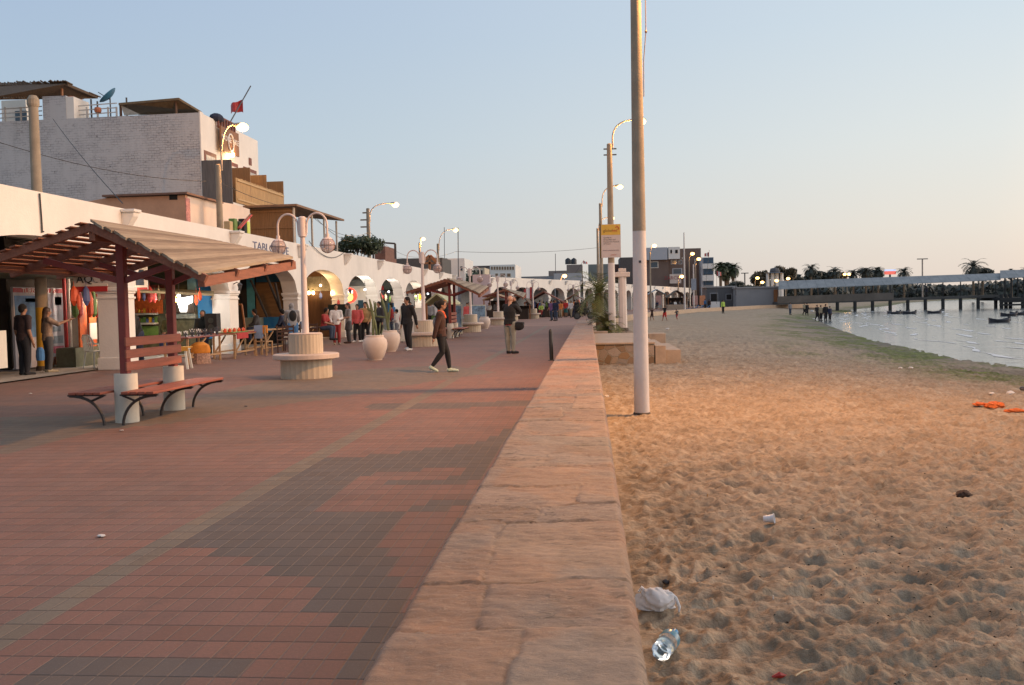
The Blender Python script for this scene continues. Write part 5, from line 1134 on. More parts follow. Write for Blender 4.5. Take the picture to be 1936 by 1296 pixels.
# ---- shelters with back-to-back benches
SLAT = M('weathered_roof_slats', (.27, .21, .15), .9, .3, 3, .4, .006, 30, (9, .6, 9)); SLATS = [SLAT, M('weathered_roof_slats_dark', (.20, .15, .105), .9, .35, 3, .4, .006, 30, (9, .6, 9)), M('weathered_roof_slats_pale', (.32, .26, .19), .9, .3, 3, .3, .006, 30, (9, .6, 9))]
SLATU = M('red_brown_timber', (.24, .09, .05), .65, .35, 4, .25, .004, 30, (8, .6, 8))
BROWNP = M('maroon_painted_post', (.21, .035, .028), .55, .25, 4, .2); BENCHR = M('red_bench_slats', (.29, .08, .045), .55, .3, 4, .3, .003, 30, (7, .5, 7)); IRON = M('black_cast_iron', (.03, .022, .02), .5)
POTW = M('whitewashed_concrete', (.60, .56, .48), .85, .12, 3, .45)
def shelter(label, loc, rz=0, twist=.33, y0=-.72, y1=2.85, wr=1.43, wl=1.75):
    """origin: ground under the near post; the far post is 1.44 m behind. Roof: two slatted slopes on a ridge along y."""
    s = thing('bench_shelter', label, 'shelter', loc, rz, 'slatted shelters with benches along the promenade')
    RZ = 2.64; dl = .30; dr0 = .48; dr1 = dr0-twist*.75
    def zr(x, y):  # roof height
        u = (y-y0)/(y1-y0)
        return RZ-(-x)*dl if x < 0 else RZ-x*(dr0*(1-u)+dr1*u)
    for k in range(12):     # slats run along y
        x0 = -wl+k*wl/12
        for nm, xa, m in (('left', x0, SLATU),):
            q = MB(); ov = .03*((k*7) % 3); w = wl/12*.56; n = 5
            for i in range(n):
                ya, yb_ = y0-.08-ov+(y1-y0+.16+ov)*i/n, y0-.08-ov+(y1-y0+.16+ov)*(i+1)/n
                q.add([(xa, ya, zr(xa, ya)), (xa+w, ya, zr(xa+w, ya)), (xa+w, yb_, zr(xa+w, yb_)), (xa, yb_, zr(xa, yb_)), (xa, ya, zr(xa, ya)+.014), (xa+w, ya, zr(xa+w, ya)+.014), (xa+w, yb_, zr(xa+w, yb_)+.014), (xa, yb_, zr(xa, yb_)+.014)], [(3,2,1,0),(4,5,6,7),(0,1,5,4),(2,3,7,6),(1,2,6,5),(3,0,4,7)])
            obj('roof_slat', q, m, s)
    for k in range(14):
        xa = .02+k*wr/14; w = wr/14*(.80+.06*((k*3) % 2)); q = MB(); n = 6; ov = .035*((k*5) % 3)
        for i in range(n):
            ya, yb_ = y0-.06-ov+(y1-y0+.1+ov)*i/n, y0-.06-ov+(y1-y0+.1+ov)*(i+1)/n
            za = [zr(xa, ya)+.012, zr(xa+w, ya), zr(xa+w, yb_), zr(xa, yb_)+.012]
            q.add([(xa, ya, za[0]), (xa+w, ya, za[1]), (xa+w, yb_, za[2]), (xa, yb_, za[3]), (xa, ya, za[0]+.035), (xa+w, ya, za[1]+.035), (xa+w, yb_, za[2]+.035), (xa, yb_, za[3]+.035)], [(3,2,1,0),(4,5,6,7),(0,1,5,4),(2,3,7,6),(1,2,6,5),(3,0,4,7)])
        obj('roof_slat', q, SLATS[(k*5) % 3], s)
    for y in (y0, y0+(y1-y0)*.30, y0+(y1-y0)*.62, y1-.1):
        obj('rafter', MB().beam((-wl-.05, y, zr(-wl, y)-.06), (0, y, RZ-.06), .07, .10), SLATU, s)
        obj('rafter', MB().beam((0, y, RZ-.065), (wr+.05, y, zr(wr, y)-.065), .07, .10), SLATU, s)
    obj('eave_beam', MB().beam((-wl+.15, y0-.05, zr(-wl+.15, y0)-.05), (-wl+.15, y1, zr(-wl+.15, y1)-.05), .07, .1), SLATU, s)
    obj('eave_beam', MB().beam((wr-.02, y0+.0, zr(wr, y0)-.10), (wr-.02, y1+.12, zr(wr, y1)-.10), .09, .13), SLATU, s)
    obj('ridge_beam', MB().beam((0, y0, RZ-.17), (0, y1, RZ-.17), .08, .12), SLATU, s)
    for y in (0, 1.44):
        obj('post', MB().box(-.055, y-.055, .65, .055, y+.055, RZ-.1), BROWNP, s, bevel=.008)
        obj('post_base', MB().lathe([(.155, 0), (.15, .66)], 24, (0, y, 0)), POTW, s, smooth=True)
        for sx, w in ((-1, wl), (1, wr)):
            xe = sx*w*.62; obj('brace', MB().beam((sx*.05, y, 1.92), (xe, y, zr(xe, y)-.10), .05, .08), BROWNP, s)
    for z in (.70, .865, 1.03): obj('backrest_slat', MB().box(.058, -.12, z, .085, 1.56, z+.12), BENCHR, s, bevel=.006)
    # two benches
    for sx in (-1, 1):
        for k in range(4):
            x = sx*(.19+k*.115); obj('seat_slat', MB().box(x-.05, -.42, .41, x+.05, 1.92, .445), BENCHR, s, bevel=.006)
        for y in (-.36, .72, 1.80):
            pts = [(sx*(.10+.50*math.sin(t_)**1.0), y, .40*(1-math.cos(t_))**.9) for t_ in [math.pi/2*i/10 for i in range(11)]]
            pts = [(sx*(.13+.0+.47*(i/10)**1.9), y, .395*math.sin(math.pi/2*(i/10))) for i in range(11)]
            q = MB().tube(pts, .02, 7); q.tube([pts[6], (sx*.13, y, .395)], .016, 6); q.beam((sx*.10, y, .40), (sx*.62, y, .40), .03, .02); obj('bench_leg', q, IRON, s)
    return s
s1 = shelter('nearest slatted shelter over a red bench, ridge roof sagging towards the wall', (-6.28, 12.05, 0), 0)
d = dup(s1, (-6.2, 41.0, 0), 0, 'second slatted shelter, behind the woman in brown jacket'); dup(s1, (-6.6, 73.5, 0), 0, 'third slatted shelter, behind the head of the man taking a photograph')

# ---- pier
PYL = 165.0
pier = thing('pier', 'long covered pier on thin piles reaching out over the water', 'pier', at(1475, 575, Y=PYL))
def PP(px, py, Yo=0): return tuple(at(px, py, Y=PYL+Yo))
PR = NT('pier_roof_sheet'); sp = PR.node('ShaderNodeSeparateXYZ'); PR.put(sp, 0, PR.obj()); fr = PR.math('FRACT', PR.math('DIVIDE', sp.outputs['X'], 1.6)); ln = PR.ramp(fr, [(.0, .6), (.08, 1)])
cc_ = PR.mix(1, PR.ramp(PR.noise(.9, PR.mapping((1, 1, .5)), 5, .7), [(.3, (.19, .20, .205)), (.7, (.30, .31, .315))]), ln, 'MULTIPLY'); PRM = PR.end(cc_, .6)
def slab(name, p, m, th=(0, .25, 0)):
    v = [Vector(a) for a in p]; w = [a+Vector(th) for a in v]
    return obj(name, MB().add([tuple(a) for a in v]+[tuple(a) for a in w], [(0,1,2,3),(7,6,5,4),(0,4,5,1),(1,5,6,2),(2,6,7,3),(3,7,4,0)]), m, pier, world=True)
slab('roof', [PP(1472, 533, 2.2), PP(1892, 518, 2.2), PP(1892, 530, 0), PP(1472, 548, 0)], PRM, (0, .05, .12))
slab('rear_roof', [PP(1472, 533.2, 2.26), PP(1892, 518.2, 2.26), PP(1892, 524, 5), PP(1472, 541, 5)], PRM, (0, .05, .12))
slab('roof', [PP(1891, 513, 2.2), PP(2100, 506, 2.2), PP(2100, 519, 0), PP(1891, 527, 0)], PRM, (0, .05, .12))
DECK = M('pier_timber', (.085, .08, .075), .8, .3, .6); DPIL = M('pier_piles', (.035, .035, .035), .9)
slab('deck', [PP(1470, 571.5), PP(1892, 557.5), PP(1892, 563), PP(1470, 576.5)], DECK, (0, 4.4, 0))
slab('parapet', [PP(1470, 561, -.02), PP(1690, 553.5, -.02), PP(1690, 566.5, -.02), PP(1470, 574, -.02)], M('pier_parapet_boards', (.15, .125, .105), .85, .3, .5), (0, .12, 0))
slab('rear_parapet', [PP(1470, 561, 4.2), PP(1560, 559, 4.2), PP(1560, 569, 4.2), PP(1470, 574, 4.2)], DECK, (0, .1, 0))
for Yo in (.02, 4.3):
    for py0, py1 in ((555, 550.5), (552, 547.6)): pass
    q = MB(); q.beam(PP(1690, 556.5-2.5, Yo), PP(1892, 550.5-2.5, Yo), .06, .08).beam(PP(1690, 559.5-2, Yo), PP(1892, 553.5-2, Yo), .05, .05); obj('handrail', q, DPIL, pier, world=True)
for i in range(13):
    px = 1483+33.3*i
    if px > 1892: break
    yd = 574-(px-1470)*.0325; yr = 548-(px-1475)*.043
    for Yo in (.15, 4.0):
        a, b = PP(px, yr, Yo), PP(px, yd, Yo); obj('roof_post', MB().beam((a[0], a[1], a[2]), (a[0], a[1], b[2]), .14, .14, upv=(0, 1, 0)), DPIL, pier, world=True)
        if px > 1560: obj('pile', MB().tube([(a[0], a[1], b[2]-.1), (a[0], a[1], WATER-1.5)], .27 if Yo > 1 else .3, 8), DPIL, pier, world=True)
a, b = PP(1886, 565, -2), PP(2100, 583, -2); zz = at(1886, 583, Y=PYL).z
obj('landing', MB().box(a[0], PYL-3, at(1890, 563, Y=PYL).z-.5, b[0], PYL+6, at(1890, 560, Y=PYL).z-.3), DPIL, pier, world=True)
for i in range(14):
    x = a[0]+.4+i*1.15; obj('landing_pile', MB().tube([(x, PYL-2.6+(i % 3), WATER-1.5), (x, PYL-2.6+(i % 3), 1.3)], .3, 7), DPIL, pier, world=True)
q = MB(); q.beam((a[0], PYL-2.8, .1), (b[0], PYL-2.8, .1), .3, .4).beam((a[0], PYL-2.8, -.5), (b[0], PYL-2.8, -.5), .3, .3); obj('landing_brace', q, DPIL, pier, world=True)
for i in range(4):
    px = 1900+12*i; aa, bb = PP(px, 526, .2), PP(px, 562, .2); obj('roof_post', MB().beam(aa, bb, .2, .2, upv=(0, 1, 0)), DPIL, pier, world=True)
# blue thing and boats
for (px, py, lab) in ((1690, 594, 'leftmost small boat floating before the pier'), (1707, 593, 'second small boat floating before the pier'), (1719, 594, 'low dark skiff moored before the pier piles'), (1766, 593, 'dark skiff apart from the others before the pier'), (1907, 598, 'dark boat moored near the right edge'), (1924, 596, 'boat with a raised bow at the right edge'), (1889, 610, 'small dark buoy boat nearest to the shore at right')):
    c = at(px, py, Z=WATER); L_ = 1.0 if px < 1800 else 1.0
    bt_ = thing('boat', lab, 'boat', (c.x, c.y, WATER), R(8))
    q = MB(); n = 8; v = []
    for i in range(n+1):
        u = -1+2*i/n; w = .5*math.sqrt(max(.02, 1-u*u)); sh = .25+.18*u*u
        v += [(u*L_, -w, sh), (u*L_*.92, -w*.5, -.12), (u*L_*.92, w*.5, -.12), (u*L_, w, sh)]
    f = []
    for i in range(n):
        for k in range(3): f.append((4*i+k, 4*i+4+k, 4*i+5+k, 4*i+1+k))
    q.add(v, f); hm = obj('hull', q, M('boat_dark', (.05, .055, .07), .5), bt_); hm.modifiers.new('thick', 'SOLIDIFY').thickness = .04
    obj('thwart', MB().box(-.12, -.42, .15, .12, .42, .2), M('boat_seat', (.25, .22, .2), .7), bt_); obj('engine', MB().box(L_*.85, -.1, .1, L_*1.0, .1, .55), METALD, bt_)
# ================================================================== VEGETATION
def leafm(name, c): 
    return M(name, c, .6, .5, 1.5)
FROND = leafm('palm_green', (.13, .15, .04)); FRONDF = leafm('hazy_palm_green', (.06, .065, .05)); TRUNK = M('palm_trunk', (.16, .11, .07), .95, .4, 8, 0, .02, 10)  # far palm leaf colour is lightened to stand in for haze
def palm(name, label, loc, h, R_, nf, nl, fm=FROND, tr=.14, rz=0, seed=1, upr=.9, lw=.02, group=None, droop=1.0):
    p = thing(name, label, 'palm tree', loc, rz, group); rg = random.Random(seed)
    obj('trunk', MB().lathe([(tr*1.3, -.1), (tr*1.05, h*.2), (tr, h*.6), (tr*1.25, h*.93), (tr*.7, h*1.02)], 9), TRUNK, p)
    q = MB()
    for i in range(nf):
        az = i*2.39996+rg.uniform(-.25, .25); el = upr*(1-1.5*((i+.5)/nf)**1.1)+rg.uniform(-.12, .12); L = R_*rg.uniform(.8, 1.08)
        P_ = Vector((0, 0, h)); a = el*1.35; pts = [P_.copy()]; dirs = []; st = 9
        for k in range(st):
            d = Vector((math.cos(az)*math.cos(a), math.sin(az)*math.cos(a), math.sin(a))); P_ = P_+d*(L/st); pts.append(P_.copy()); dirs.append(d); a -= droop*.17*(1+.5*k/st)
        q.tube(pts, [lw*.9*(1-.8*k/st) for k in range(st+1)], 4)
        side = Vector((-math.sin(az), math.cos(az), 0))
        for k in range(nl):
            u = (k+1.2)/(nl+1.2); f = u*st; j = min(int(f), st-1); c = pts[j].lerp(pts[j+1], f-j); d = dirs[j]; ll = L*.33*math.sin(math.pi*(.12+.85*u))**.8*rg.uniform(.8, 1.1)
            for sx in (-1, 1):
                t_ = (side*sx*.80+d*.62+Vector((0, 0, .22-.3*rg.random()))).normalized(); w = d.cross(t_).normalized()*0+d*lw*1.5
                e = c+t_*ll+Vector((0, 0, -.12*ll)); q.add([tuple(c-w), tuple(c+w), tuple(e)], [(0, 1, 2)])
    obj('crown', q, fm, p); return p
palm('palm', 'young palm with spiky fronds at the end of the stone wall', (.45, 43.5, .1), 1.75, 1.75, 34, 16, FROND, .15, 0, 3, 1.05, .017)
palm('palm', 'low tuft of palm leaves at the foot of the young palm', (.75, 40.2, .1), .25, 1.15, 46, 16, leafm('yellow_green_palm', (.12, .12, .03)), .1, 0, 8, 1.1, .02)
k = 0
for (px, py, Yp, r, lab) in ((1533, 503, 320, 3.0, 'palm above the big round bush, left of the paired lamps'), (1578, 508, 330, 3.0, 'palm just left of the paired lamps'), (1613, 511, 340, 2.6, 'thin palm just right of the paired lamps'), (1637, 507, 340, 3.1, 'palm left of the red lit sign'), (1660, 506, 345, 2.8, 'palm touching the left end of the red lit sign'),
                             (1709, 508, 345, 3.2, 'palm right of the red lit sign'), (1840, 498, 300, 4.0, 'tallest palm, standing above the right half of the pier'), (1858, 511, 302, 2.6, 'shorter palm leaning against the tallest one'), (1912, 510, 320, 2.2, 'palm above the higher roof section of the pier'), (1942, 507, 320, 2.4, 'palm cut by the right edge of the picture'), (1503, 519, 300, 2.2, 'small palm left of the big round bush')):
    c = at(px, py+7, Y=Yp); palm('palm', lab, (c.x, Yp, 0), c.z, r*1.25, 30, 11, FRONDF, .34, k, k+5, .95, .10, 'palms beyond the pier'); k += 1
for (px, py, Yp, r, lab) in ((1362, 506, 195, 2.3, 'left palm beside the blue balcony building'), (1386, 510, 196, 2.2, 'right palm beside the blue balcony building'), (1372, 516, 200, 2.2, 'low palm between the two beside the balcony building'), (1376, 505, 205, 2.0, 'rear palm behind the dark pavilion')):
    c = at(px, py, Y=Yp); palm('palm', lab, (c.x, Yp, 0), c.z, r, 44, 12, leafm('mid_palm_green', (.05, .07, .03)), .3, k, k+5, 1.0, .09, 'palms behind the dark pavilion'); k += 1
def bush(name, label, c, rad, m, n=900, leaf=.1, trunk=None, seed=1, cat='bush', group=None):
    """crown of many small leaf cards clumped on a lumpy volume"""
    rg = random.Random(seed); b = thing(name, label, cat, (c[0], c[1], trunk if trunk is not None else c[2]-rad[2]), 0, group); q = MB(); lobes = []
    for i in range(9):
        v = Vector((rg.uniform(-1, 1), rg.uniform(-1, 1), rg.uniform(-.6, 1))); v = v.normalized()*rg.uniform(.3, .72); lobes.append((v, rg.uniform(.28, .5)))
    zc = c[2]-b.location.z
    for i in range(n):
        v, lr = rg.choice(lobes); d = Vector((rg.gauss(0, 1), rg.gauss(0, 1), rg.gauss(0, 1))).normalized(); p = v+d*lr*rg.uniform(.55, 1.05)
        P_ = Vector((p.x*rad[0], p.y*rad[1], p.z*rad[2]+zc)); s_ = leaf*rg.uniform(.6, 1.4); a = Vector((rg.gauss(0, 1), rg.gauss(0, 1), rg.gauss(0, 1))).normalized(); w = a.orthogonal().normalized()
        q.add([tuple(P_-a*s_), tuple(P_+w*s_*.5), tuple(P_+a*s_), tuple(P_-w*s_*.5)], [(0, 1, 2, 3)])
    obj('crown', q, m, b)
    q = MB()
    for i in range(5): v, lr = lobes[i]; q.tube([(0, 0, 0 if trunk is not None else .05), (v.x*rad[0]*.3, v.y*rad[1]*.3, zc*.5), (v.x*rad[0]*.8, v.y*rad[1]*.8, zc+v.z*rad[2]*.8)], [.04*rad[2], .03*rad[2], .01*rad[2]], 5)
    obj('trunk', q, TRUNK, b); return b
BG = leafm('bush_green', (.04, .06, .025)); BGF = leafm('far_bush_green', (.045, .05, .038)); 
c = at(674, 476, Y=55); bush('shrub', 'dense dark green shrub on the arcade roof around the wooden pole', (c.x, 56, 5.1), (1.8, 1.6, 1.0), BG, 2600, .10, None, 3)
c = at(896, 545, Y=107); bush('shrub', 'dark green tree in the street gap behind the second shelter', (c.x, 107, 3.3), (3.2, 2, 2.4), leafm('gap_tree_green', (.02, .05, .03)), 2600, .16, 0, 4, 'tree')
for i, (px, py, Yp, rx, rz_, lab) in enumerate(((1533, 524, 325, 4.2, 2.8, 'big round dark bush under the left palm'), (1548, 527, 330, 3.2, 2.4, 'dark bush right of the big round one'), (1578, 524, 335, 4.2, 2.2, 'dark bush beneath the palm left of the paired lamps'), (1436, 527, 262, 3.2, 2.6, 'lamp lit tree left of the bandstand'), (1485, 522, 270, 3.4, 3.2, 'lamp lit olive tree right of the bandstand'),
                                        (1503, 528, 280, 3, 2, 'small dark tree above the pier root'), (1648, 519, 350, 5.5, 2.2, 'dark hedge like tree below the palms left of the red sign'), (1855, 516, 304, 3.5, 1.6, 'dark bush around the tallest palm'), (1410, 548, 178, 3.2, .9, 'flowering bush on the roof line of the pavilions'), (1395, 542, 180, 2.2, .9, 'dark bush behind the dark pavilion roof'))):
    c = at(px, py, Y=Yp); bush('tree' if i > 0 else 'tree', lab, (c.x, Yp, c.z), (rx*1.1, 3, rz_), BGF if i not in (3, 4) else leafm('lamp_lit_leaves', (.08, .06, .03)), 1100, .035*Yp**.5+.02, 0 if py < 535 else None, 20+i, 'tree', 'trees beyond the pier root')  # the trees by the bandstand carry warm lamplight in their leaf colour
# distant tree line seen under the pier roof
q = MB(); rg = random.Random(9)
for i in range(14000):
    u = rg.random(); x = 95+u*330; y = 520+rg.uniform(-20, 20); z = rg.random()**1.4*(5.5+3*vnoise(np.array([x*.03]), np.array([0.]), 5)[0]*2); s_ = rg.uniform(.9, 2.0)
    a = Vector((rg.gauss(0, 1), rg.gauss(0, 1), rg.gauss(0, 1))).normalized(); w = a.orthogonal().normalized(); P_ = Vector((x, y, z))
    q.add([tuple(P_-a*s_), tuple(P_+w*s_), tuple(P_+a*s_), tuple(P_-w*s_)], [(0, 1, 2, 3)])
setp(obj('distant_wood', q, BGF), 'distant mass of dark trees across the bay behind the pier', 'trees', None, 'stuff')
# lit sign far away
a, b = at(1672, 510, Y=352), at(1694, 516, Y=352); sg = thing('lit_sign', 'far red and blue white illuminated sign among the palms', 'sign', (a.x, 352, 0))
obj('blue_panel', MB().box(a.x, 352, (a.z+b.z)/2, b.x, 352.3, a.z), EM('blue_white_sign_glow', (.6, .7, 1), .7), sg, world=True); obj('red_panel', MB().box(a.x, 352, b.z-.6, b.x, 352.3, (a.z+b.z)/2), EM('red_far_sign_glow', (1, .2, .15), .6), sg, world=True)
obj('post', MB().box((a.x+b.x)/2-.3, 352.1, 0, (a.x+b.x)/2+.3, 352.4, b.z), METALD, sg, world=True)

# ================================================================== PEOPLE
SKIN = M('tanned_skin', (.30, .155, .095), .6, .08, 12); SKINL = M('light_skin', (.42, .24, .17), .6, .08, 12); HAIR = M('black_hair', (.008, .006, .005), .95, .3, 20); HAIRB = M('brown_hair', (.05, .025, .015), .5, .3, 20)
def cloth(n, c, v=.18): return M('cloth_'+n, c, .9, v+.12, 9, 0, .02, 9, (1, 1, .45))
def rcone(q, a, b, ra, rb, n=12):
    a, b = Vector(a), Vector(b); d = b-a; L = d.length
    if L < 1e-5: q.ball(a, max(ra, rb), n, 8); return
    pts = []; rs = []
    u = d/L
    for k in range(4): t_ = math.pi/2*k/4; pts.append(a-u*ra*math.cos(t_)); rs.append(max(.0008, ra*math.sin(t_)))
    pts.append(a); rs.append(ra); pts.append(b); rs.append(rb)
    for k in range(1, 5): t_ = math.pi/2*k/4; pts.append(b+u*rb*math.sin(t_)); rs.append(max(.0008, rb*math.cos(t_)))
    q.tube(pts, rs, n)
def etube(q, rings, sidev, n=18):
    """rings: (centre, rx, ry); sidev: direction of rx"""
    base = len(q.v); S = Vector(sidev).normalized()
    for i, (c, rx, ry) in enumerate(rings):
        c = Vector(c); d = (Vector(rings[min(i+1, len(rings)-1)][0])-Vector(rings[max(i-1, 0)][0])).normalized(); s_ = (S-d*S.dot(d)).normalized(); w = d.cross(s_)
        for k in range(n): a = 2*math.pi*k/n; q.v.append(tuple(c+s_*rx*math.cos(a)+w*ry*math.sin(a)))
    for i in range(len(rings)-1):
        for k in range(n): k2 = (k+1) % n; q.f.append((base+i*n+k, base+i*n+k2, base+(i+1)*n+k2, base+(i+1)*n+k)); q.mi.append(0)
    q.f.append(tuple(base+k for k in range(n))[::-1]); q.mi.append(0); q.f.append(tuple(base+(len(rings)-1)*n+k for k in range(n))); q.mi.append(0)
def fuse(name, q, vox, m, parent, sm=3):
    me = bpy.data.meshes.new(name); me.from_pydata(q.v, [], q.f); bm = bmesh.new(); bm.from_mesh(me); bmesh.ops.recalc_face_normals(bm, faces=bm.faces); bm.to_mesh(me); bm.free()
    o = bpy.data.objects.new(name, me); col.objects.link(o); r = o.modifiers.new('r', 'REMESH'); r.mode = 'VOXEL'; r.voxel_size = vox
    s_ = o.modifiers.new('s', 'SMOOTH'); s_.iterations = sm; s_.factor = .5
    dg = bpy.context.evaluated_depsgraph_get(); me2 = bpy.data.meshes.new_from_object(o.evaluated_get(dg)); me2.name = name; o.modifiers.clear(); o.data = me2; bpy.data.meshes.remove(me)
    me2.materials.clear(); me2.materials.append(m); me2.shade_smooth(); o.parent = parent; return o
BASE = dict(pel=(0, 0, .53), ch=(0, .0, .72), nk=(0, .0, .835), hd=(0, .012, .932), sl=(-.108, 0, .808), sr=(.108, 0, .808), el=(-.135, -.015, .63), er=(.135, -.015, .63), wl=(-.14, .03, .475), wr=(.14, .03, .475),
            hl=(-.05, 0, .52), hr=(.05, 0, .52), kl=(-.055, .012, .285), kr=(.055, .012, .285), al=(-.055, -.01, .045), ar=(.055, -.01, .045), tl=(-.062, .10, .015), tr=(.062, .10, .015))
POSES = {
 'stand': {}, 'stand2': dict(el=(-.15, .0, .64), wl=(-.11, .08, .52), kr=(.07, .03, .285), ar=(.08, .02, .045), tr=(.10, .12, .015)),
 'walk': dict(kl=(-.05, .075, .29), al=(-.05, .10, .05), tl=(-.05, .20, .035), kr=(.05, -.0, .285), ar=(.05, -.15, .085), tr=(.05, -.06, .02), el=(-.13, -.06, .64), wl=(-.13, -.10, .49), er=(.13, .03, .64), wr=(.13, .13, .53)),
 'walk2': dict(kl=(-.045, .05, .285), al=(-.045, .03, .045), tl=(-.045, .14, .015), kr=(.045, .03, .29), ar=(.045, -.13, .13), tr=(.045, -.07, .04), el=(-.13, .02, .64), wl=(-.13, .09, .50), er=(.13, -.06, .64), wr=(.13, -.08, .48)),
 'photo': dict(sl=(-.108, .02, .81), sr=(.108, .02, .81), el=(-.12, .10, .735), er=(.13, .12, .73), wl=(-.03, .115, .88), wr=(.045, .115, .89), hd=(0, .02, .932)),
 'sit': dict(pel=(0, 0, .30), ch=(0, .03, .49), nk=(0, .05, .60), hd=(0, .085, .69), sl=(-.108, .04, .575), sr=(.108, .04, .575), el=(-.14, .09, .42), er=(.14, .09, .42), wl=(-.04, .20, .38), wr=(.04, .20, .38), hl=(-.05, 0, .29), hr=(.05, 0, .29), kl=(-.07, .22, .30), kr=(.07, .22, .30), al=(-.07, .20, .05), ar=(.07, .20, .05), tl=(-.07, .30, .015), tr=(.07, .30, .015)),
 'lean': dict(ch=(0, .06, .71), nk=(0, .12, .81), hd=(0, .17, .90), sl=(-.108, .10, .785), sr=(.108, .10, .785), el=(-.14, .15, .62), er=(.14, .15, .62), wl=(-.10, .25, .53), wr=(.10, .25, .53)),
 'point': dict(er=(.17, .10, .74), wr=(.17, .26, .80)),
 'talk': dict(el=(-.14, .02, .65), wl=(-.05, .13, .62), er=(.15, .03, .65), wr=(.13, .15, .56)),
 'run': dict(ch=(0, .04, .71), nk=(0, .07, .82), hd=(0, .09, .915), kl=(-.05, .15, .34), al=(-.05, .10, .13), tl=(-.05, .19, .09), kr=(.05, -.04, .29), ar=(.05, -.20, .12), tr=(.05, -.15, .03), el=(-.15, -.08, .66), wl=(-.14, .02, .58), er=(.15, .08, .66), wr=(.13, .16, .72)),
 'play': dict(kl=(-.10, .03, .28), al=(-.17, -.0, .045), tl=(-.22, .08, .015), kr=(.10, .03, .28), ar=(.17, 0, .045), tr=(.22, .08, .015), el=(-.22, .02, .74), wl=(-.34, .06, .70), er=(.22, .02, .70), wr=(.34, .06, .64)),
}
def person(label, foot, h, face, pose='stand', top=None, legs=None, skin=SKIN, hair=HAIR, shoes=None, sleeves='long', shorts=False, skirt=False, bun=False, longhair=False, bald=False, hood=False, vox=.02, fat=1.0, near=False, group=None, gz=0.0, slim=None, extra=None, turn=0, zrot=0):
    J = dict(BASE); J.update(POSES[pose]); 
    if extra: J.update(extra)
    J = {k_: Vector(v)*h for k_, v in J.items()}; p = thing('person', label, 'person', (foot[0], foot[1], gz), face, group)
    side = (J['sr']-J['sl']).normalized(); fw = Vector((0, 0, 1)).cross(side).normalized()*1.0
    fw = side.cross(Vector((0, 0, 1)))*-1 if fw.y < 0 else fw
    H = h; hd, nk, ch, pel = J['hd'], J['nk'], J['ch'], J['pel']
    T = Matrix.Rotation(turn, 3, 'Z')
    def torso(q, g, lo=0.0):
        wst = pel.lerp(ch, .42)
        etube(q, [(pel-Vector((0, 0, .045*H)), (.075*fat+g)*H, (.055*fat+g)*H), (pel, (.088*fat+g)*H, (.066*fat+g)*H), (wst, (.076*fat+g)*H, (.056*fat+g)*H), (ch, (.092*fat+g)*H, (.064*fat+g)*H), (ch.lerp(nk, .55), (.098+g)*H, (.055+g)*H), (ch.lerp(nk, .86), (.065+g)*H, (.04+g)*H)], side)
        rcone(q, J['sl'], J['sr'], (.036+g)*H, (.036+g)*H)
    def arm(q, s_, g, frac=1.0):
        S_, E_, W_ = J['s'+s_], J['e'+s_], J['w'+s_]
        rcone(q, S_, E_ if frac > .5 else S_.lerp(E_, frac*2), (.033+g)*H, (.026+g)*H)
        if frac > .5: rcone(q, E_, E_.lerp(W_, min(1, (frac-.5)*2)), (.026+g)*H, (.018+g)*H)
    def leg(q, s_, g, frac=1.0):
        A_, K_, N_ = J['h'+s_], J['k'+s_], J['a'+s_]
        rcone(q, A_, K_ if frac > .5 else A_.lerp(K_, frac*2), (.054*fat+g)*H, (.036+g)*H)
        if frac > .5:
            E_ = K_.lerp(N_, min(1, (frac-.5)*2)); mid = K_.lerp(E_, .35); rcone(q, K_, mid, (.036+g)*H, (.037+g)*H); rcone(q, mid, E_, (.037+g)*H, (.023+g*1.1)*H)
    # body: one continuous figure
    q = MB(); torso(q, 0); rcone(q, nk-Vector((0, 0, .03*H)), hd-Vector((0, 0, .02*H)), .031*H, .030*H)
    q.ball(hd+Vector((0, 0, .012*H)), (.043*H, .054*H, .055*H), 18, 12, 0, T); q.ball(hd+T@Vector((0, .012*H, -.028*H)), (.034*H, .036*H, .038*H), 14, 10, 0, T)
    if near or vox < .018:
        rcone(q, hd+T@Vector((0, .050*H, .002*H)), hd+T@Vector((0, .063*H, -.014*H)), .006*H, .009*H, 8)
        q.ball(hd+T@Vector((0, .046*H, -.032*H)), (.016*H, .009*H, .008*H), 10, 6, 0, T)
        for sx in (-1, 1): q.ball(hd+T@Vector((sx*.044*H, -.004*H, -.004*H)), (.006*H, .014*H, .018*H), 8, 6, 0, T)
    for s_, sx in (('l', -1), ('r', 1)):
        arm(q, s_, 0); leg(q, s_, 0); W_, E_ = J['w'+s_], J['e'+s_]; d = (W_-E_).normalized()
        palm_ = W_+d*.045*H; rcone(q, W_, palm_, .015*H, .019*H, 8)
        ax = side if abs(d.dot(side)) < .8 else Vector((0, 1, 0)); ax = (ax-d*ax.dot(d)).normalized(); nrm = d.cross(ax)
        # five fingers, slightly curled
        for k_ in range(4):
            L_ = (.040, .046, .043, .034)[k_]*H; b0 = palm_+ax*((k_-1.5)*.0105*H)+d*.008*H; m_ = b0+d*L_*.55+nrm*.004*H; rcone(q, b0, m_, .0065*H, .0058*H, 6); rcone(q, m_, m_+(d*.8+Vector((0, .6, 0))).normalized()*L_*.45, .0058*H, .005*H, 6)
        rcone(q, W_+d*.02*H+ax*.012*H, W_+d*.045*H+ax*.034*H, .0075*H, .006*H, 6)
        A_, T_ = J['a'+s_], J['t'+s_]; rcone(q, A_, A_-Vector((0, .012*H, .018*H)), .022*H, .024*H, 8); rcone(q, A_-Vector((0, 0, .018*H)), T_, .024*H, .018*H, 8)
    body = fuse('body', q, vox, skin, p, 3)
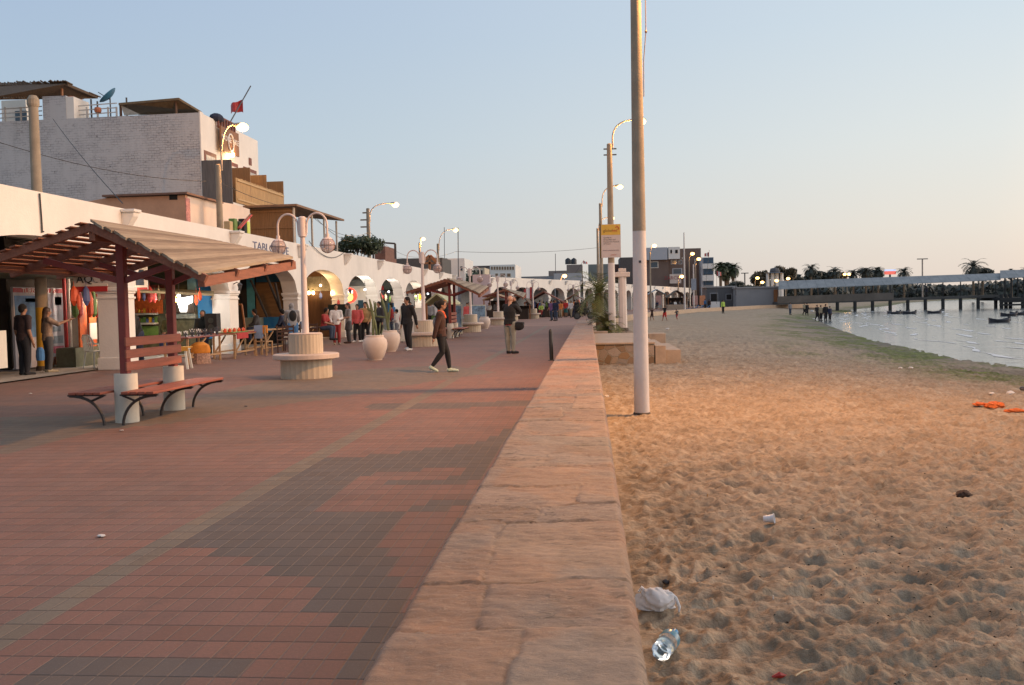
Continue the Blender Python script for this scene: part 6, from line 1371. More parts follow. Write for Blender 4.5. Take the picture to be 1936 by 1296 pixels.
    if near:
        for sx in (-1, 1): obj('eye', MB().ball(hd+T@Vector((sx*.018*H, .0515*H, .006*H)), (.007*H, .003*H, .0035*H), 8, 6, 0, T), M('dark_eye', (.02, .015, .01), .3), p)
    # trousers / shorts / skirt
    if legs is not None:
        q = MB(); g = .007
        etube(q, [(pel-Vector((0, 0, .055*H)), (.082*fat+g)*H, (.062*fat+g)*H), (pel, (.088*fat+g)*H, (.066*fat+g)*H), (pel.lerp(ch, .25), (.082*fat+g)*H, (.06*fat+g)*H)], side)
        if skirt: etube(q, [(pel-Vector((0, 0, .20*H)), (.12)*H, (.10)*H), (pel-Vector((0, 0, .05*H)), .10*H, .078*H), (pel, .09*H, .07*H)], side)
        for s_ in 'lr': leg(q, s_, slim if slim else (.010 if not shorts else .018), .47 if shorts else .97)
        fuse('trousers' if not (shorts or skirt) else ('shorts' if shorts else 'skirt'), q, vox, legs, p, 2)
    if top is not None:
        q = MB(); g = .012; torso(q, g)
        etube(q, [(pel-Vector((0, 0, .03*H)), (.092*fat+g)*H, (.07*fat+g)*H), (pel.lerp(ch, .3), (.085*fat+g)*H, (.064*fat+g)*H)], side)
        for s_ in 'lr': arm(q, s_, g*.85, {'long': .98, 'short': .4, 'none': .12, 'half': .55}[sleeves])
        fuse('jacket' if sleeves == 'long' else 'shirt', q, vox, top, p, 2)
        if hood:
            q = MB(); q.ball(hd+T@Vector((0, -.014*H, .014*H)), (.056*H, .058*H, .068*H), 16, 10, 0, T); rcone(q, hd-Vector((0, .01*H, .05*H)), nk, .05*H, .055*H); fuse('hood', q, vox, top, p, 1)
    if not bald and not hood:
        q = MB(); q.ball(hd+T@Vector((0, -.011*H, .022*H)), (.052*H, .059*H, .058*H), 18, 12, 0, T); q.ball(hd+T@Vector((0, -.034*H, -.006*H)), (.047*H, .034*H, .046*H), 12, 8, 0, T)
        if longhair: rcone(q, hd+T@Vector((0, -.035*H, 0)), nk+T@Vector((0, -.045*H, -.07*H)), .042*H, .028*H)
        if bun: q.ball(hd+T@Vector((0, -.070*H, .018*H)), (.042*H, .044*H, .042*H), 12, 8, 0, T); q.ball(hd+T@Vector((0, -.05*H, -.01*H)), (.046*H, .036*H, .04*H), 12, 8, 0, T)
        fuse('hair', q, vox, hair, p, 1)
    if shoes is not None:
        for s_ in 'lr':
            A_, T_ = J['a'+s_], J['t'+s_]; q = MB(); rcone(q, A_-Vector((0, .014*H, .014*H)), T_+Vector((0, 0, .004*H)), .028*H, .022*H, 10); rcone(q, A_, A_-Vector((0, .01*H, .018*H)), .027*H, .028*H, 10); fuse('shoe', q, min(vox, .016), shoes, p, 1)
    p['_H'] = h; del p['_H']; return p
BLK = cloth('black', (.012, .012, .014)); NAVY = cloth('navy', (.02, .028, .06)); DGREY = cloth('dark_grey', (.06, .06, .065)); GREY = cloth('grey', (.22, .22, .23)); WHT = cloth('white', (.62, .60, .58)); TANC = cloth('tan', (.36, .22, .09)); REDC = cloth('red', (.50, .03, .025)); PINK = cloth('pink_red', (.55, .10, .10)); MAR = cloth('maroon', (.28, .03, .03)); BRN = cloth('brown', (.05, .022, .016)); JEAN = cloth('jeans', (.04, .06, .10)); GRN = cloth('green', (.02, .14, .06)); LIME = cloth('lime', (.40, .55, .10)); KHA = cloth('khaki', (.33, .27, .18)); PUR = cloth('purple', (.20, .10, .22)); ORG = cloth('orange', (.62, .20, .05)); BLU = cloth('blue', (.05, .15, .32)); LGREY = cloth('stone_grey', (.21, .215, .19))
# near people
w = person('woman in a dark brown jacket and black leggings with a bun, walking right', (-3.30, 20.35), 1.60, R(-83), 'walk2', BRN, BLK, SKIN, HAIR, cloth('pale_mint_shoes', (.45, .55, .45)), bun=True, slim=.003, vox=.011, near=True, extra=dict(kl=(-.03, .085, .29), al=(-.03, .115, .045), tl=(-.03, .22, .015), kr=(.03, .02, .28), ar=(.03, -.13, .085), tr=(.03, -.06, .02), el=(-.13, -.02, .65), wl=(-.12, -.02, .50), er=(.13, -.05, .64), wr=(.13, -.085, .49), hd=(0, .03, .93)), fat=1.06)
q = MB(); etube(q, [((0, .0, 1.30), .075, .07), ((0, .01, 1.345), .07, .075), ((0, .02, 1.375), .055, .06)], (1, 0, 0)); rcone(q, (0, .07, 1.34), (.02, .115, 1.22), .03, .03); fuse('scarf', q, .012, cloth('orange_scarf', (.55, .10, .04)), w)
q = MB(); etube(q, [((0, -.10, 1.0), .11, .05), ((0, -.11, 1.1), .13, .06), ((0, -.10, 1.22), .11, .05)], (1, 0, 0)); fuse('small_backpack', q, .012, cloth('grey_strap', (.28, .24, .22)), w)
mt = person('man in a black tracksuit with white side stripes, walking beside the clay pots', (-6.02, 30.4), 1.78, R(150), 'walk', BLK, BLK, SKIN, HAIR, cloth('white_trainers', (.5, .5, .5)), vox=.011, near=True, turn=R(-20), extra=dict(kl=(-.05, .03, .29), al=(-.06, .01, .045), tl=(-.06, .11, .015), kr=(.055, -.03, .285), ar=(.11, -.13, .07), tr=(.12, -.05, .02), er=(.15, -.05, .64), wr=(.16, -.01, .5)), zrot=0)
q = MB()
for (a_, b_) in (((.108+.04, 0, .80), (.15+.032, -.05, .64)), ((.15+.03, -.05, .64), (.16+.026, -.01, .52))): q.beam(Vector(a_)*1.78, Vector(b_)*1.78, .02, .035)
for (a_, b_) in (((.05+.068, -.01, .5), (.055+.052, -.03, .285)), ((.055+.052, -.03, .285), (.11+.034, -.13, .08))): q.beam(Vector(a_)*1.78, Vector(b_)*1.78, .015, .03)
obj('side_stripe', q, WHT, mt)
pm = person('bald man in a black sweater and grey trousers taking a photograph', (-2.36, 27.5), 1.74, R(-28), 'photo', BLK, LGREY, SKINL, HAIR, BLK, bald=True, vox=.011, near=True, fat=1.12, extra=dict(kl=(-.055, .0, .285), al=(-.045, -.0, .045), tl=(-.065, .09, .015), kr=(.055, .01, .285), ar=(.05, .0, .045), tr=(.085, .10, .015)))
obj('shirt_tail', MB().lathe([(.185, .85), (.19, .93)], 16, cap=False), MAR, pm).scale = (1, .78, 1)
cmb = thing('camera_held', 'small dark camera held up to the eye by the bald man', 'camera', (-2.36+.115*1.74*math.sin(R(28))+.03, 27.5+.125*1.74, 1.58), R(-28))
obj('camera_body', MB().box(-.06, -.02, -.04, .06, .03, .045), M('black_plastic', (.03, .03, .035)), cmb, bevel=.006); obj('lens', MB().tube([(0, .03, 0), (0, .10, 0)], .03, 12), M('black_plastic'), cmb)
bg_ = thing('shoulder_bag', 'black shoulder bag hanging at the hip of the bald man', 'bag', (-2.10, 27.42, .84), R(-20)); q = MB(); q.ball((0, 0, -.02), (.19, .09, .13), 16, 10); q.box(-.17, -.07, -.11, .13, .07, .05); q.box(-.1, -.07, .03, .17, .07, .10); fuse('bag_body', q, .015, BLK, bg_); obj('strap', MB().tube([(-.15, 0, .1), (-.22, .02, .4), (-.26, .03, .58)], .014, 6), BLK, bg_)
# group under the arcade
person('woman with long dark hair, white top and wide dark red trousers', (-10.05, 36.2), 1.62, R(200), 'talk', WHT, MAR, SKIN, HAIR, KHA, longhair=True, vox=.016, fat=1.05, near=False)
person('woman in a short grey dress with bare shoulders turning back', (-9.85, 37.3), 1.66, R(120), 'talk', GREY, DGREY, SKINL, HAIRB, BRN, sleeves='short', skirt=True, longhair=True, vox=.016)
person('person in a pink red shirt and black trousers with white shoes', (-9.75, 38.4), 1.60, R(175), 'stand2', PINK, BLK, SKIN, HAIR, WHT, vox=.016)
person('stout man in a tan sweatshirt and black trousers', (-9.45, 38.6), 1.68, R(178), 'stand2', TANC, BLK, SKIN, HAIR, WHT, vox=.016, fat=1.35)
person('person in dark clothes just behind the tan sweatshirt man', (-9.25, 40.3), 1.7, R(150), 'stand', DGREY, BLK, SKIN, HAIR, BLK, vox=.02)
person('child in white and grey beside the tall cactus', (-8.5, 40.5), 1.35, R(90), 'talk', WHT, GREY, SKIN, HAIR, BRN, vox=.02)
person('woman in a red jacket over white, behind the forked cactus', (-9.6, 47.5), 1.62, R(150), 'stand2', REDC, JEAN, SKIN, HAIR, BLK, vox=.02)
person('person in red seen between the two cacti', (-10.4, 48.2), 1.6, R(100), 'stand', MAR, JEAN, SKIN, HAIR, BLK, vox=.02)
person('seated person in green beside the second planter seat', (-8.6, 44.5), 1.65, R(160), 'sit', GRN, BLK, SKIN, HAIR, BLK, vox=.02)
person('person in a black top standing behind the woman in brown jacket', (-7.2, 46.0), 1.75, R(200), 'stand', BLK, BLK, SKIN, cloth('orange_cap', (.6, .25, .05)), BLK, vox=.02, fat=1.2)
for i, (x, y, rz, tp, lab) in enumerate(((-11.6, 34.6, 80, NAVY, 'customer in navy seated left of the far dark table'), (-10.4, 35.6, 265, MAR, 'customer in maroon seated right of the far dark table'), (-13.0, 35.5, 120, DGREY, 'dark seated figure deep under the third arch'), (-12.6, 46.5, 170, GRN, 'shopper in green under the fifth arch'), (-12.9, 53.0, 200, KHA, 'shopper in khaki under the sixth arch'), (-12.7, 59.5, 160, BLU, 'shopper in blue under the seventh arch'), (-10.9, 56, 190, ORG, 'stroller in orange before the sixth arch'), (-9.9, 62, 170, NAVY, 'stroller in navy before the seventh arch'))):
    person(lab, (x, y), 1.66+.02*(i % 4), R(rz), 'sit' if i < 3 else ['talk', 'stand2', 'lean'][i % 3], tp, [BLK, JEAN, NAVY][i % 3], SKIN, HAIR, BLK, vox=.022, gz=.2 if i < 3 else .03 if x < -12 else 0, sleeves=['long', 'short'][i % 2])
# vendors and the couple on the left
person('hooded vendor in dark clothes behind the first market table', (-12.0, 28.0), 1.66, R(195), 'sit', cloth('dark_hoodie', (.018, .022, .022)), NAVY, SKIN, HAIR, BLK, hood=True, vox=.016, gz=.22, near=False, fat=1.1)
person('vendor in a dark cap bent over beside the orange shop', (-12.9, 25.6), 1.60, R(150), 'lean', BLK, NAVY, SKIN, HAIR, BLK, vox=.018, gz=.03)
person('seated vendor in blue behind the back of the red bench', (-12.3, 26.4), 1.6, R(170), 'sit', cloth('olive', (.08, .08, .03)), cloth('blue_jeans', (.03, .07, .2)), SKIN, HAIR, BLK, vox=.018, gz=.25)
person('person in a grey hoodie with a black backpack seen from behind at the far table', (-10.55, 32.3), 1.72, R(25), 'lean', GREY, BLU, SKIN, HAIR, BLK, hood=True, vox=.016)
setp(obj('backpack', MB().ball((0, 0, 0), (.14, .09, .2), 14, 10), BLK, smooth=True), 'black backpack on the grey hoodie', 'backpack').location = (-10.52, 32.22, 1.22)
person('man in a dark shirt seen from behind at the left edge', (-13.50, 21.1), 1.70, R(-20), 'stand', cloth('dark_maroon', (.035, .022, .025)), cloth('dark_trousers', (.015, .016, .022)), SKIN, HAIR, BLK, vox=.014, near=False, fat=1.1, sleeves='short', gz=.02)
person('woman in tan leaning an arm against the yellow pole', (-13.45, 22.0), 1.62, R(-40), 'point', cloth('patterned_tan', (.28, .20, .15), .5), DGREY, SKIN, HAIRB, KHA, vox=.014, sleeves='half', longhair=True, gz=.02)
setp(obj('carry_bag', MB().lathe([(.09, 0), (.10, .1), (.09, .25), (.05, .32)], 10), BLU), 'blue bag standing between the couple by the yellow pole', 'bag').location = (-13.35, 21.5, .35)
# strollers in the middle distance
cols_ = [PUR, NAVY, ORG, REDC, KHA, BLK, BLK, BRN, WHT, LIME, DGREY, BLU, MAR, PINK, GRN, TANC]
mid = [((1043, 607), 1.7, PUR, JEAN, 'walk', 'woman in a purple striped top walking towards the camera'), ((1051, 607), 1.75, NAVY, JEAN, 'stand', 'man in navy and jeans beside the purple striped woman'), ((1060, 601), 1.6, ORG, KHA, 'stand2', 'person in orange behind the pair in jeans'), ((1070, 600), 1.7, REDC, cloth('teal_shorts', (.03, .15, .15)), 'stand', 'person with a red rucksack and teal shorts'),
       ((1080, 601), 1.65, WHT, KHA, 'walk', 'person in white and khaki near the palm'), ((1091, 602), 1.75, BLK, BLK, 'stand', 'person in black right beside the dark motorbike'), ((998, 600), 1.6, LIME, DGREY, 'sit', 'person in lime green sitting by the flag lamp'), ((1024, 601), 1.6, LIME, MAR, 'sit', 'seated person in lime green and maroon'),
       ((939, 606), 1.7, GREY, BLK, 'stand', 'person in pale grey behind the third planter seat'), ((925, 607), 1.6, WHT, BLK, 'walk', 'person with white stripes beside the far clay pot'), ((884, 618), 1.6, PINK, WHT, 'stand2', 'person in pink at the tourist boards'), ((888, 616), 1.65, ORG, WHT, 'stand', 'person in rust orange at the tourist boards'),
       ((1124, 600), 1.6, ORG, BRN, 'stand', 'person in orange right of the wall end'), ((815, 622), 1.7, GREY, BLK, 'stand', 'person in grey under the green canopy'), ((1013, 598), 1.65, BLK, BLK, 'stand', 'dark figure left of the seated lime green person'), ((974, 600), 1.7, DGREY, BLK, 'stand', 'dark figure just right of the bald man'), ((1034, 596), 1.6, WHT, MAR, 'stand', 'white topped figure behind the purple striped woman'),
       ((1085, 596), 1.7, MAR, BLK, 'stand2', 'figure in maroon behind the white and khaki one'), ((1064, 596), 1.7, PINK, JEAN, 'walk', 'figure in pink far behind the red rucksack'), ((1006, 596), 1.65, BLU, BLK, 'stand', 'figure in blue at the edge of the brown canopy')]
for i, ((px, py), hh_, tp, lg, ps, lab) in enumerate(mid):
    c = at(px, py, Z=0); 
    if c.y > 110: c = c*(105/c.y); c.z = 0
    person(lab, (c.x, c.y), hh_, R(170+((i*53) % 50)-25), ps, tp, lg, SKIN, HAIR, BLK, vox=.032, group='strollers on the far promenade', gz=.22 if ps == 'sit' else 0, shorts=(i == 3), sleeves='short' if i % 3 == 0 else 'long')
# crowd under the brown canopies: individuals, each with its own look
rg = random.Random(21); names = ['white', 'red', 'dark', 'blue', 'grey', 'orange', 'pink', 'navy']; tops = [WHT, REDC, BLK, BLU, GREY, ORG, PINK, NAVY]
for i in range(16):
    px = 1001+6.6*i; py = 592.5+rg.uniform(-1.5, 1.5); Yc_ = 92+rg.uniform(-3, 14); c = at(px, 590, Y=Yc_)
    person('%s topped onlooker in the crowd under the brown canopies, %s from the left' % (names[i % 8], ['first', 'second', 'third', 'fourth', 'fifth', 'sixth', 'seventh', 'eighth', 'ninth', 'tenth', 'eleventh', 'twelfth', 'thirteenth', 'fourteenth', 'fifteenth', 'last'][i]), (c.x, Yc_), rg.uniform(1.5, 1.78), rg.uniform(0, 6.28), rg.choice(['stand', 'stand2', 'talk', 'walk']), tops[i % 8], rg.choice([BLK, JEAN, NAVY, KHA]), SKIN, HAIR, BLK, vox=.04, group='crowd under the brown canopies')
# beach people
beach = [((1233, 608), 1.15, BRN, BRN, 'play', 'boy with arms out playing on the sand, nearest the pole', 105, SKIN), ((1257, 607), 1.35, BLK, REDC, 'play', 'girl in a red skirt playing on the sand', 105, SKIN), ((1280, 609), 1.05, DGREY, MAR, 'run', 'small child in red shorts running on the sand', 100, SKIN)]
for (px, py), hh_, tp, lg, ps, lab, Yb, sk in beach:
    c = at(px, py, Y=82); zz = sand_z(c.x, 82); person(lab, (c.x, 82), hh_, R(140), ps, tp, lg, sk, HAIR, None, vox=.028, sleeves='none', shorts=True, gz=zz, group='children playing on the sand')
for (px, py), hh_, tp, lg, ps, lab in (((1367, 587), 1.7, LIME, BLK, 'stand', 'person in lime green standing on the sand before the pavilion'), ((1494, 592), 1.65, GREY, JEAN, 'stand', 'person in pale grey alone near the pier root'), ((1521, 590), 1.7, KHA, BLK, 'walk', 'left one of two people walking by the wet sand'), ((1526, 591), 1.65, BLK, BLK, 'walk2', 'right one of two people walking by the wet sand'),
                               ((1545, 604), 1.72, BLK, BLK, 'walk', 'leftmost of the four dark figures at the waterline'), ((1552, 604.5), 1.68, KHA, BLK, 'stand', 'second of the four dark figures at the waterline'), ((1561, 604), 1.8, BLK, BLK, 'stand2', 'tallest of the four dark figures at the waterline'), ((1569, 604.5), 1.6, NAVY, BLK, 'stand', 'rightmost and shortest of the four dark figures')):
    Yb = 103 if px > 1540 else (130 if px > 1400 else 122)
    c = at(px, py, Y=Yb); zz = sand_z(c.x, Yb); person(lab, (c.x, Yb), hh_*1.02, R(200), ps, tp, lg, SKIN, HAIR, BLK, vox=.04, gz=zz, group='people along the beach')
for i, (px, lab) in enumerate(((1243, 'leftmost seated figure at the beach stalls'), (1268, 'seated figure in the shade of the beach canopy'), (1276, 'second seated figure in the shade of the beach canopy'), (1284, 'third seated figure under the beach canopy'), (1302, 'standing figure right of the thin beach pole'), (1333, 'dark figure by the orange stall boards'), (1341, 'brown figure at the end of the stalls'), (1783, 'person standing on the pier deck'), (1752, 'second person on the pier deck, left of the first'))):
    if px > 1500: c = at(px, 550, Y=PYL+2); zz = at(px, 557.5-(px-1752)*.03+3.5, Y=PYL+2).z; Yb = PYL+2
    else: Yb = 150; c = at(px, 575, Y=Yb); zz = sand_z(c.x, Yb)
    person(lab, (c.x, Yb), 1.7, R(150+30*i), 'sit' if i < 4 else 'stand', [NAVY, BLK, WHT, DGREY, BLK, BLU, BRN, BLK, NAVY][i], BLK, SKIN, HAIR, BLK, vox=.045, gz=zz+(.25 if i < 4 else 0))
# ================================================================== MARKET, STALLS, LITTER
_sx, _sy, _sz = GX.ravel(), GY.ravel(), GZ.ravel()
def ground_z(x, y): return float(_sz[np.argmin((_sx-x)**2+(_sy-y)**2)])
PINE = M('pale_table_wood', (.36, .22, .11), .7, .3, 5, .2, .003, 30, (6, .6, 6)); DKW = M('dark_chair_wood', (.05, .02, .013), .6, .3)
def table(label, x, y0, y1, w=.75, h=.74, top=PINE, group=None):
    t = thing('market_table', label, 'table', (x, (y0+y1)/2, 0), 0, group); L = (y1-y0)/2
    obj('table_top', MB().box(-w/2, -L, h-.035, w/2, L, h), top, t, bevel=.006)
    for sx in (-1, 1):
        for sy in (-1, 1): obj('leg', MB().box(sx*(w/2-.08)-.025, sy*(L-.1)-.025, 0, sx*(w/2-.08)+.025, sy*(L-.1)+.025, h-.036), PINE, t)
        obj('brace', MB().beam((sx*(w/2-.08), -L+.12, .16), (sx*(w/2-.08), L*.1, h-.06), .03, .04), PINE, t)
        obj('rail', MB().beam((sx*(w/2-.08), -L+.1, .2), (sx*(w/2-.08), L-.1, .2), .03, .05), PINE, t)
    return t
REDC2 = M('red_table_cloth', (.35, .03, .03), .8, .2)
table('first wooden market table with white figurines, right of the red bench', -11.25, 24.3, 26.7, .8, .76, M('maroon_table_top', (.20, .06, .05), .7))
table('second wooden market table with red cloth in front of the second pillar', -11.0, 27.0, 28.9, .8, .76)
table('third market table with a wooden top beside the blue cloth chair', -10.95, 29.3, 31.6, .7, .80)
table('far table with dark chairs behind the nearest planter lamp', -11.0, 34.2, 36.0, .8, .74, DKW)
setp(obj('table_cloth', MB().box(-11.42, 27.1, .765, -10.58, 28.8, .775).box(-10.60, 27.1, .60, -10.575, 28.0, .766), REDC2), 'red cloth hanging over the second market table', 'cloth')
setp(obj('green_cloth', MB().box(-11.3, 27.3, .778, -10.8, 28.6, .80), G6[2]), 'green cloth with small wares on the second market table', 'cloth')
rg = random.Random(31); FIG = M('white_figurine', (.68, .66, .62), .5, .1); FIGD = M('dark_figurine', (.04, .04, .05), .5)
for i in range(16):
    y = 24.45+2.15*i/15; x = -11.0-.25*(i % 3); s_ = rg.uniform(.7, 1.15); q = MB(); q.lathe([(.05*s_, 0), (.035*s_, .03), (.05*s_, .10*s_), (.025*s_, .15*s_)], 8, (0, 0, 0)); q.ball((0, 0, .17*s_), .032*s_, 7, 5); q.tube([(-.05*s_, 0, .08*s_), (-.07*s_, 0, .19*s_)], [.02, .008], 5); q.tube([(.05*s_, 0, .08*s_), (.07*s_, 0, .19*s_)], [.02, .008], 5)
    setp(obj('figurine', q, FIG if i % 3 else FIGD), ['dark' if i % 3 == 0 else 'white'][0]+' winged figurine on the first market table', 'figurine', 'figurines on the first market table' if i % 3 else 'dark figurines on the first market table').location = (x, y, .762)
for i in range(9):
    y = 27.2+1.5*i/8; q = MB().lathe([(.05, 0), (.06, .06), (.02, .12)], 8); setp(obj('trinket', q, G6[(i*3) % 6]), 'small painted trinket on the second market table', 'trinket', 'trinkets on the second market table').location = (-11.0-.15*(i % 2), y, .80)
c = at(403, 626, X=-11.6); spk = thing('loudspeaker', 'black loudspeaker box standing in front of the second arcade pillar', 'loudspeaker', (c.x, c.y, .0))
z0, z1 = at(403, 627, X=-11.6).z, at(403, 593, X=-11.6).z
obj('cabinet', MB().box(-.19, -.16, z0, .19, .16, z1), M('black_cabinet', (.012, .012, .014), .7), spk, bevel=.01)
for zz in (z0+.14, z0+.34): obj('cone', MB().tube([(0, -.17, zz), (0, -.155, zz)], .085, 16), M('speaker_cone', (.05, .055, .05), .8), spk)
obj('stand', MB().tube([(0, 0, 0), (0, 0, z0)], .03, 8), METALD, spk)
# white plastic stool with yellow cloth, orange draped seat
P0 = at(343, 698, Z=0); ps = thing('plastic_stool', 'white plastic stool with a yellow cloth on top behind the red bench', 'stool', (P0.x, P0.y, 0), R(10))
obj('seat', MB().box(-.2, -.2, .5, .2, .2, .54), WPL, ps, bevel=.01)
for sx in (-1, 1):
    for sy in (-1, 1): obj('leg', MB().beam((sx*.21, sy*.21, 0), (sx*.15, sy*.15, .5), .05, .05), WPL, ps)
obj('yellow_cloth', MB().box(-.24, -.24, .542, .24, .24, .57).box(-.24, -.245, .47, .24, -.235, .545), M('yellow_cloth', (.55, .28, .04), .8, .3), ps)
P0 = at(380, 688, Z=0); os_ = thing('draped_stool', 'stool draped in orange cloth over a patterned skirt by the first table', 'stool', (P0.x, P0.y, 0))
q = MB(); q.lathe([(.26, .0), (.24, .3), (.20, .42)], 12, wob=.08); obj('patterned_skirt', q, M('patterned_cloth', (.30, .18, .13), .8, .7, 22), os_); obj('orange_cloth', MB().lathe([(.25, .30), (.27, .36), (.24, .52), (.12, .60), (.02, .61)], 14, wob=.1), M('orange_drape', (.55, .20, .02), .8, .3, 6), os_, smooth=True)
def wood_chair(name, label, loc, rz, m, cl=None):
    ch = thing(name, label, 'chair', loc, rz); obj('seat', MB().box(-.2, -.2, .43, .2, .2, .46), cl or m, ch)
    for sx in (-1, 1): obj('leg', MB().box(sx*.18-.02, -.2, 0, sx*.18+.02, -.16, .43), m, ch); obj('back_post', MB().beam((sx*.18, .18, 0), (sx*.18, .24, .92), .04, .04), m, ch)
    for z in (.55, .68, .82): obj('back_rail', MB().box(-.17, .19, z, .17, .225, z+.06), m, ch)
    return ch
P0 = at(500, 672, Z=0); wood_chair('wooden_chair', 'pale wooden chair with a blue and orange cloth thrown over its back', (P0.x, P0.y, 0), R(170), PINE)
setp(obj('cloth_over_chair', MB().box(-.22, -.03, .55, .05, .03, .97).box(.052, -.03, .72, .2, .03, .96, 1), [M('pale_blue_cloth', (.20, .28, .42), .8), M('orange_drape')]), 'blue and orange cloth draped over the pale wooden chair', 'cloth').location = (P0.x, P0.y-.22, 0)
for i, (px, py, a) in enumerate(((536, 668, 20), (548, 664, 190), (566, 660, 170), (590, 657, 10))):
    c = at(px, py, Z=0); wood_chair('dark_chair', ['first', 'second', 'third', 'fourth'][i]+' dark wooden chair from the left behind the nearest planter lamp', (c.x, c.y, 0), R(a), DKW)
for px, lab in ((574, 'left'), (592, 'right')):
    c = at(px, 628, X=-10.9); jr = setp(obj('glass_jar', MB().lathe([(.07, 0), (.08, .1), (.07, .2), (.04, .24)], 12), M('blue_grey_jar', (.15, .2, .3), .2)), lab+' blue grey jar on the far dark table', 'jar'); jr.location = (-11.0, 34.7 if lab == 'left' else 35.4, .741)
# goods strung up and stacked in the near arches
hang = [(262, 556, 27, .45), (272, 560, 27.5, .3), (283, 557, 28, .5), (292, 562, 28.4, .35), (300, 558, 28.8, .4), (247, 575, 26.5, .5), (321, 556, 27.6, .4), (327, 566, 28.6, .3), (371, 565, 29.4, .45), (378, 560, 29.0, .3), (606, 560, 44, .3), (640, 575, 44, .4), (722, 560, 58.5, .5), (729, 563, 58.5, .4), (737, 566, 58.5, .4), (786, 560, 66, .6), (794, 562, 66, .5), (140, 560, 22.4, .5), (149, 572, 22.4, .4), (163, 560, 22.8, .5)]
for i, (px, py, Yh, l) in enumerate(hang):
    c = at(px, py, Y=Yh); q = MB(); w = rg.uniform(.05, .11); q.tube([(0, 0, l), (0, 0, l+.12)], .006, 4); q.lathe([(w*.3, 0), (w, l*.25), (w*.8, l*.8), (w*.2, l)], 7, wob=.15)
    o = setp(obj('hanging_wares', q, G6[(i*5+i//3) % 6]), 'small coloured wares strung up in the shady arches', 'wares', 'wares strung up in the arches'); o.location = (c.x, Yh, c.z-l/2)
# tourist boards
def aboard(label, px, py, w, h, m, Z0=0, lean=0):
    c = at(px, py, Z=0); b = thing('sandwich_board', label, 'board', (c.x, c.y, 0), R(8)); obj('frame', MB().box(-w/2, -.03, .06, w/2, .03, h), M('pale_frame', (.55, .55, .45), .6), b)
    obj('picture', MB().box(-w/2+.05, -.036, .14, w/2-.05, -.031, h-.06), m, b)
    for sx in (-1, 1): obj('leg', MB().beam((sx*(w/2-.05), 0, 0), (sx*(w/2-.05), .0, .3), .04, .04), METALD, b)
    return b
BLP = M('blue_tour_poster', (.16, .26, .36), .5, .8, 6, 0); aboard('narrow green and blue tourist board between the shelter and planter', 867, 634, .42, 1.5, BLP); aboard('wide blue photo board standing behind the third planter seat', 905, 621, .95, 1.45, BLP)
aboard('white easel board in front of the seventh arch', 779, 648, .9, 1.4, M('white_board', (.6, .58, .52)))
# canopies further along
def canopy(name, label, px0, px1, ytop, yeave, Yn, depth, m, cat='canopy', counter=None, gable=True):
    a, b, c = at(px0, yeave, Y=Yn), at(px1, yeave, Y=Yn), at((px0+px1)/2, ytop, Y=Yn); r = thing(name, label, cat, ((a.x+b.x)/2, Yn, 0))
    zt, ze = c.z, (a.z+b.z)/2; xm = (a.x+b.x)/2
    v = []
    for y in (Yn, Yn+depth): v += [(a.x, y, ze), (xm, y, zt), (b.x, y, ze), (a.x, y, ze-.1), (xm, y, zt-.1), (b.x, y, ze-.1)]
    obj('roof', MB().add(v, [(0, 1, 7, 6), (1, 2, 8, 7), (3, 9, 10, 4), (4, 10, 11, 5), (0, 3, 4, 1), (1, 4, 5, 2), (6, 7, 10, 9), (7, 8, 11, 10), (0, 6, 9, 3), (2, 5, 11, 8)]), m, r, world=True)
    for x in (a.x+.12, b.x-.12):
        for y in (Yn+.1, Yn+depth-.1): obj('post', MB().box(x-.05, y-.05, 0, x+.05, y+.05, ze), WOODO, r, world=True)
    if counter: obj('counter', MB().box(a.x+.3, Yn+.5, 0, b.x-.3, Yn+1.2, .95), counter, r, world=True); obj('back_cloth', MB().box(a.x+.2, Yn+depth-.25, .05, b.x-.2, Yn+depth-.2, ze-.1), M('dark_stall_back', (.035, .025, .02), .9, .6, 3), r, world=True)
    return r
canopy('stall_canopy', 'cream and green market canopy left of the second shelter', 801, 850, 554, 573, 47, 4, M('cream_green_canvas', (.42, .42, .26), .8, .2, 2), 'canopy', G6[2])
canopy('stall_canopy', 'tan market awning behind the third planter lamp', 912, 962, 556, 566, 80, 5, M('tan_canvas', (.33, .21, .11), .8, .2), 'canopy', M('dark_stall_wood'))
canopy('stall_canopy', 'dark brown reed canopy right of the bald man', 962, 1004, 553, 577, 86, 5, THATCH, 'canopy', M('dark_stall_wood'))
canopy('stall_canopy', 'wide red brown roofed stall crowded with onlookers', 990, 1066, 551, 572, 96, 7, M('red_brown_roof', (.20, .075, .05), .8, .3), 'canopy', M('dark_stall_wood'))
canopy('stall_canopy', 'second red brown roofed stall beside the palm', 1060, 1112, 556, 572, 100, 7, M('red_brown_roof'), 'canopy', M('dark_stall_wood'))
for i in range(14):
    px = 1003+7.6*i; c = at(px, 574+3*(i % 3), Y=97); setp(obj('hanging_goods', MB().lathe([(.03, 0), (.16, .15), (.13, .5), (.03, .7)], 7), G6[(i*5) % 6]), 'bright goods hanging under the red brown stall roofs', 'goods', 'goods hanging at the far stalls').location = (c.x, 97, c.z-.3)
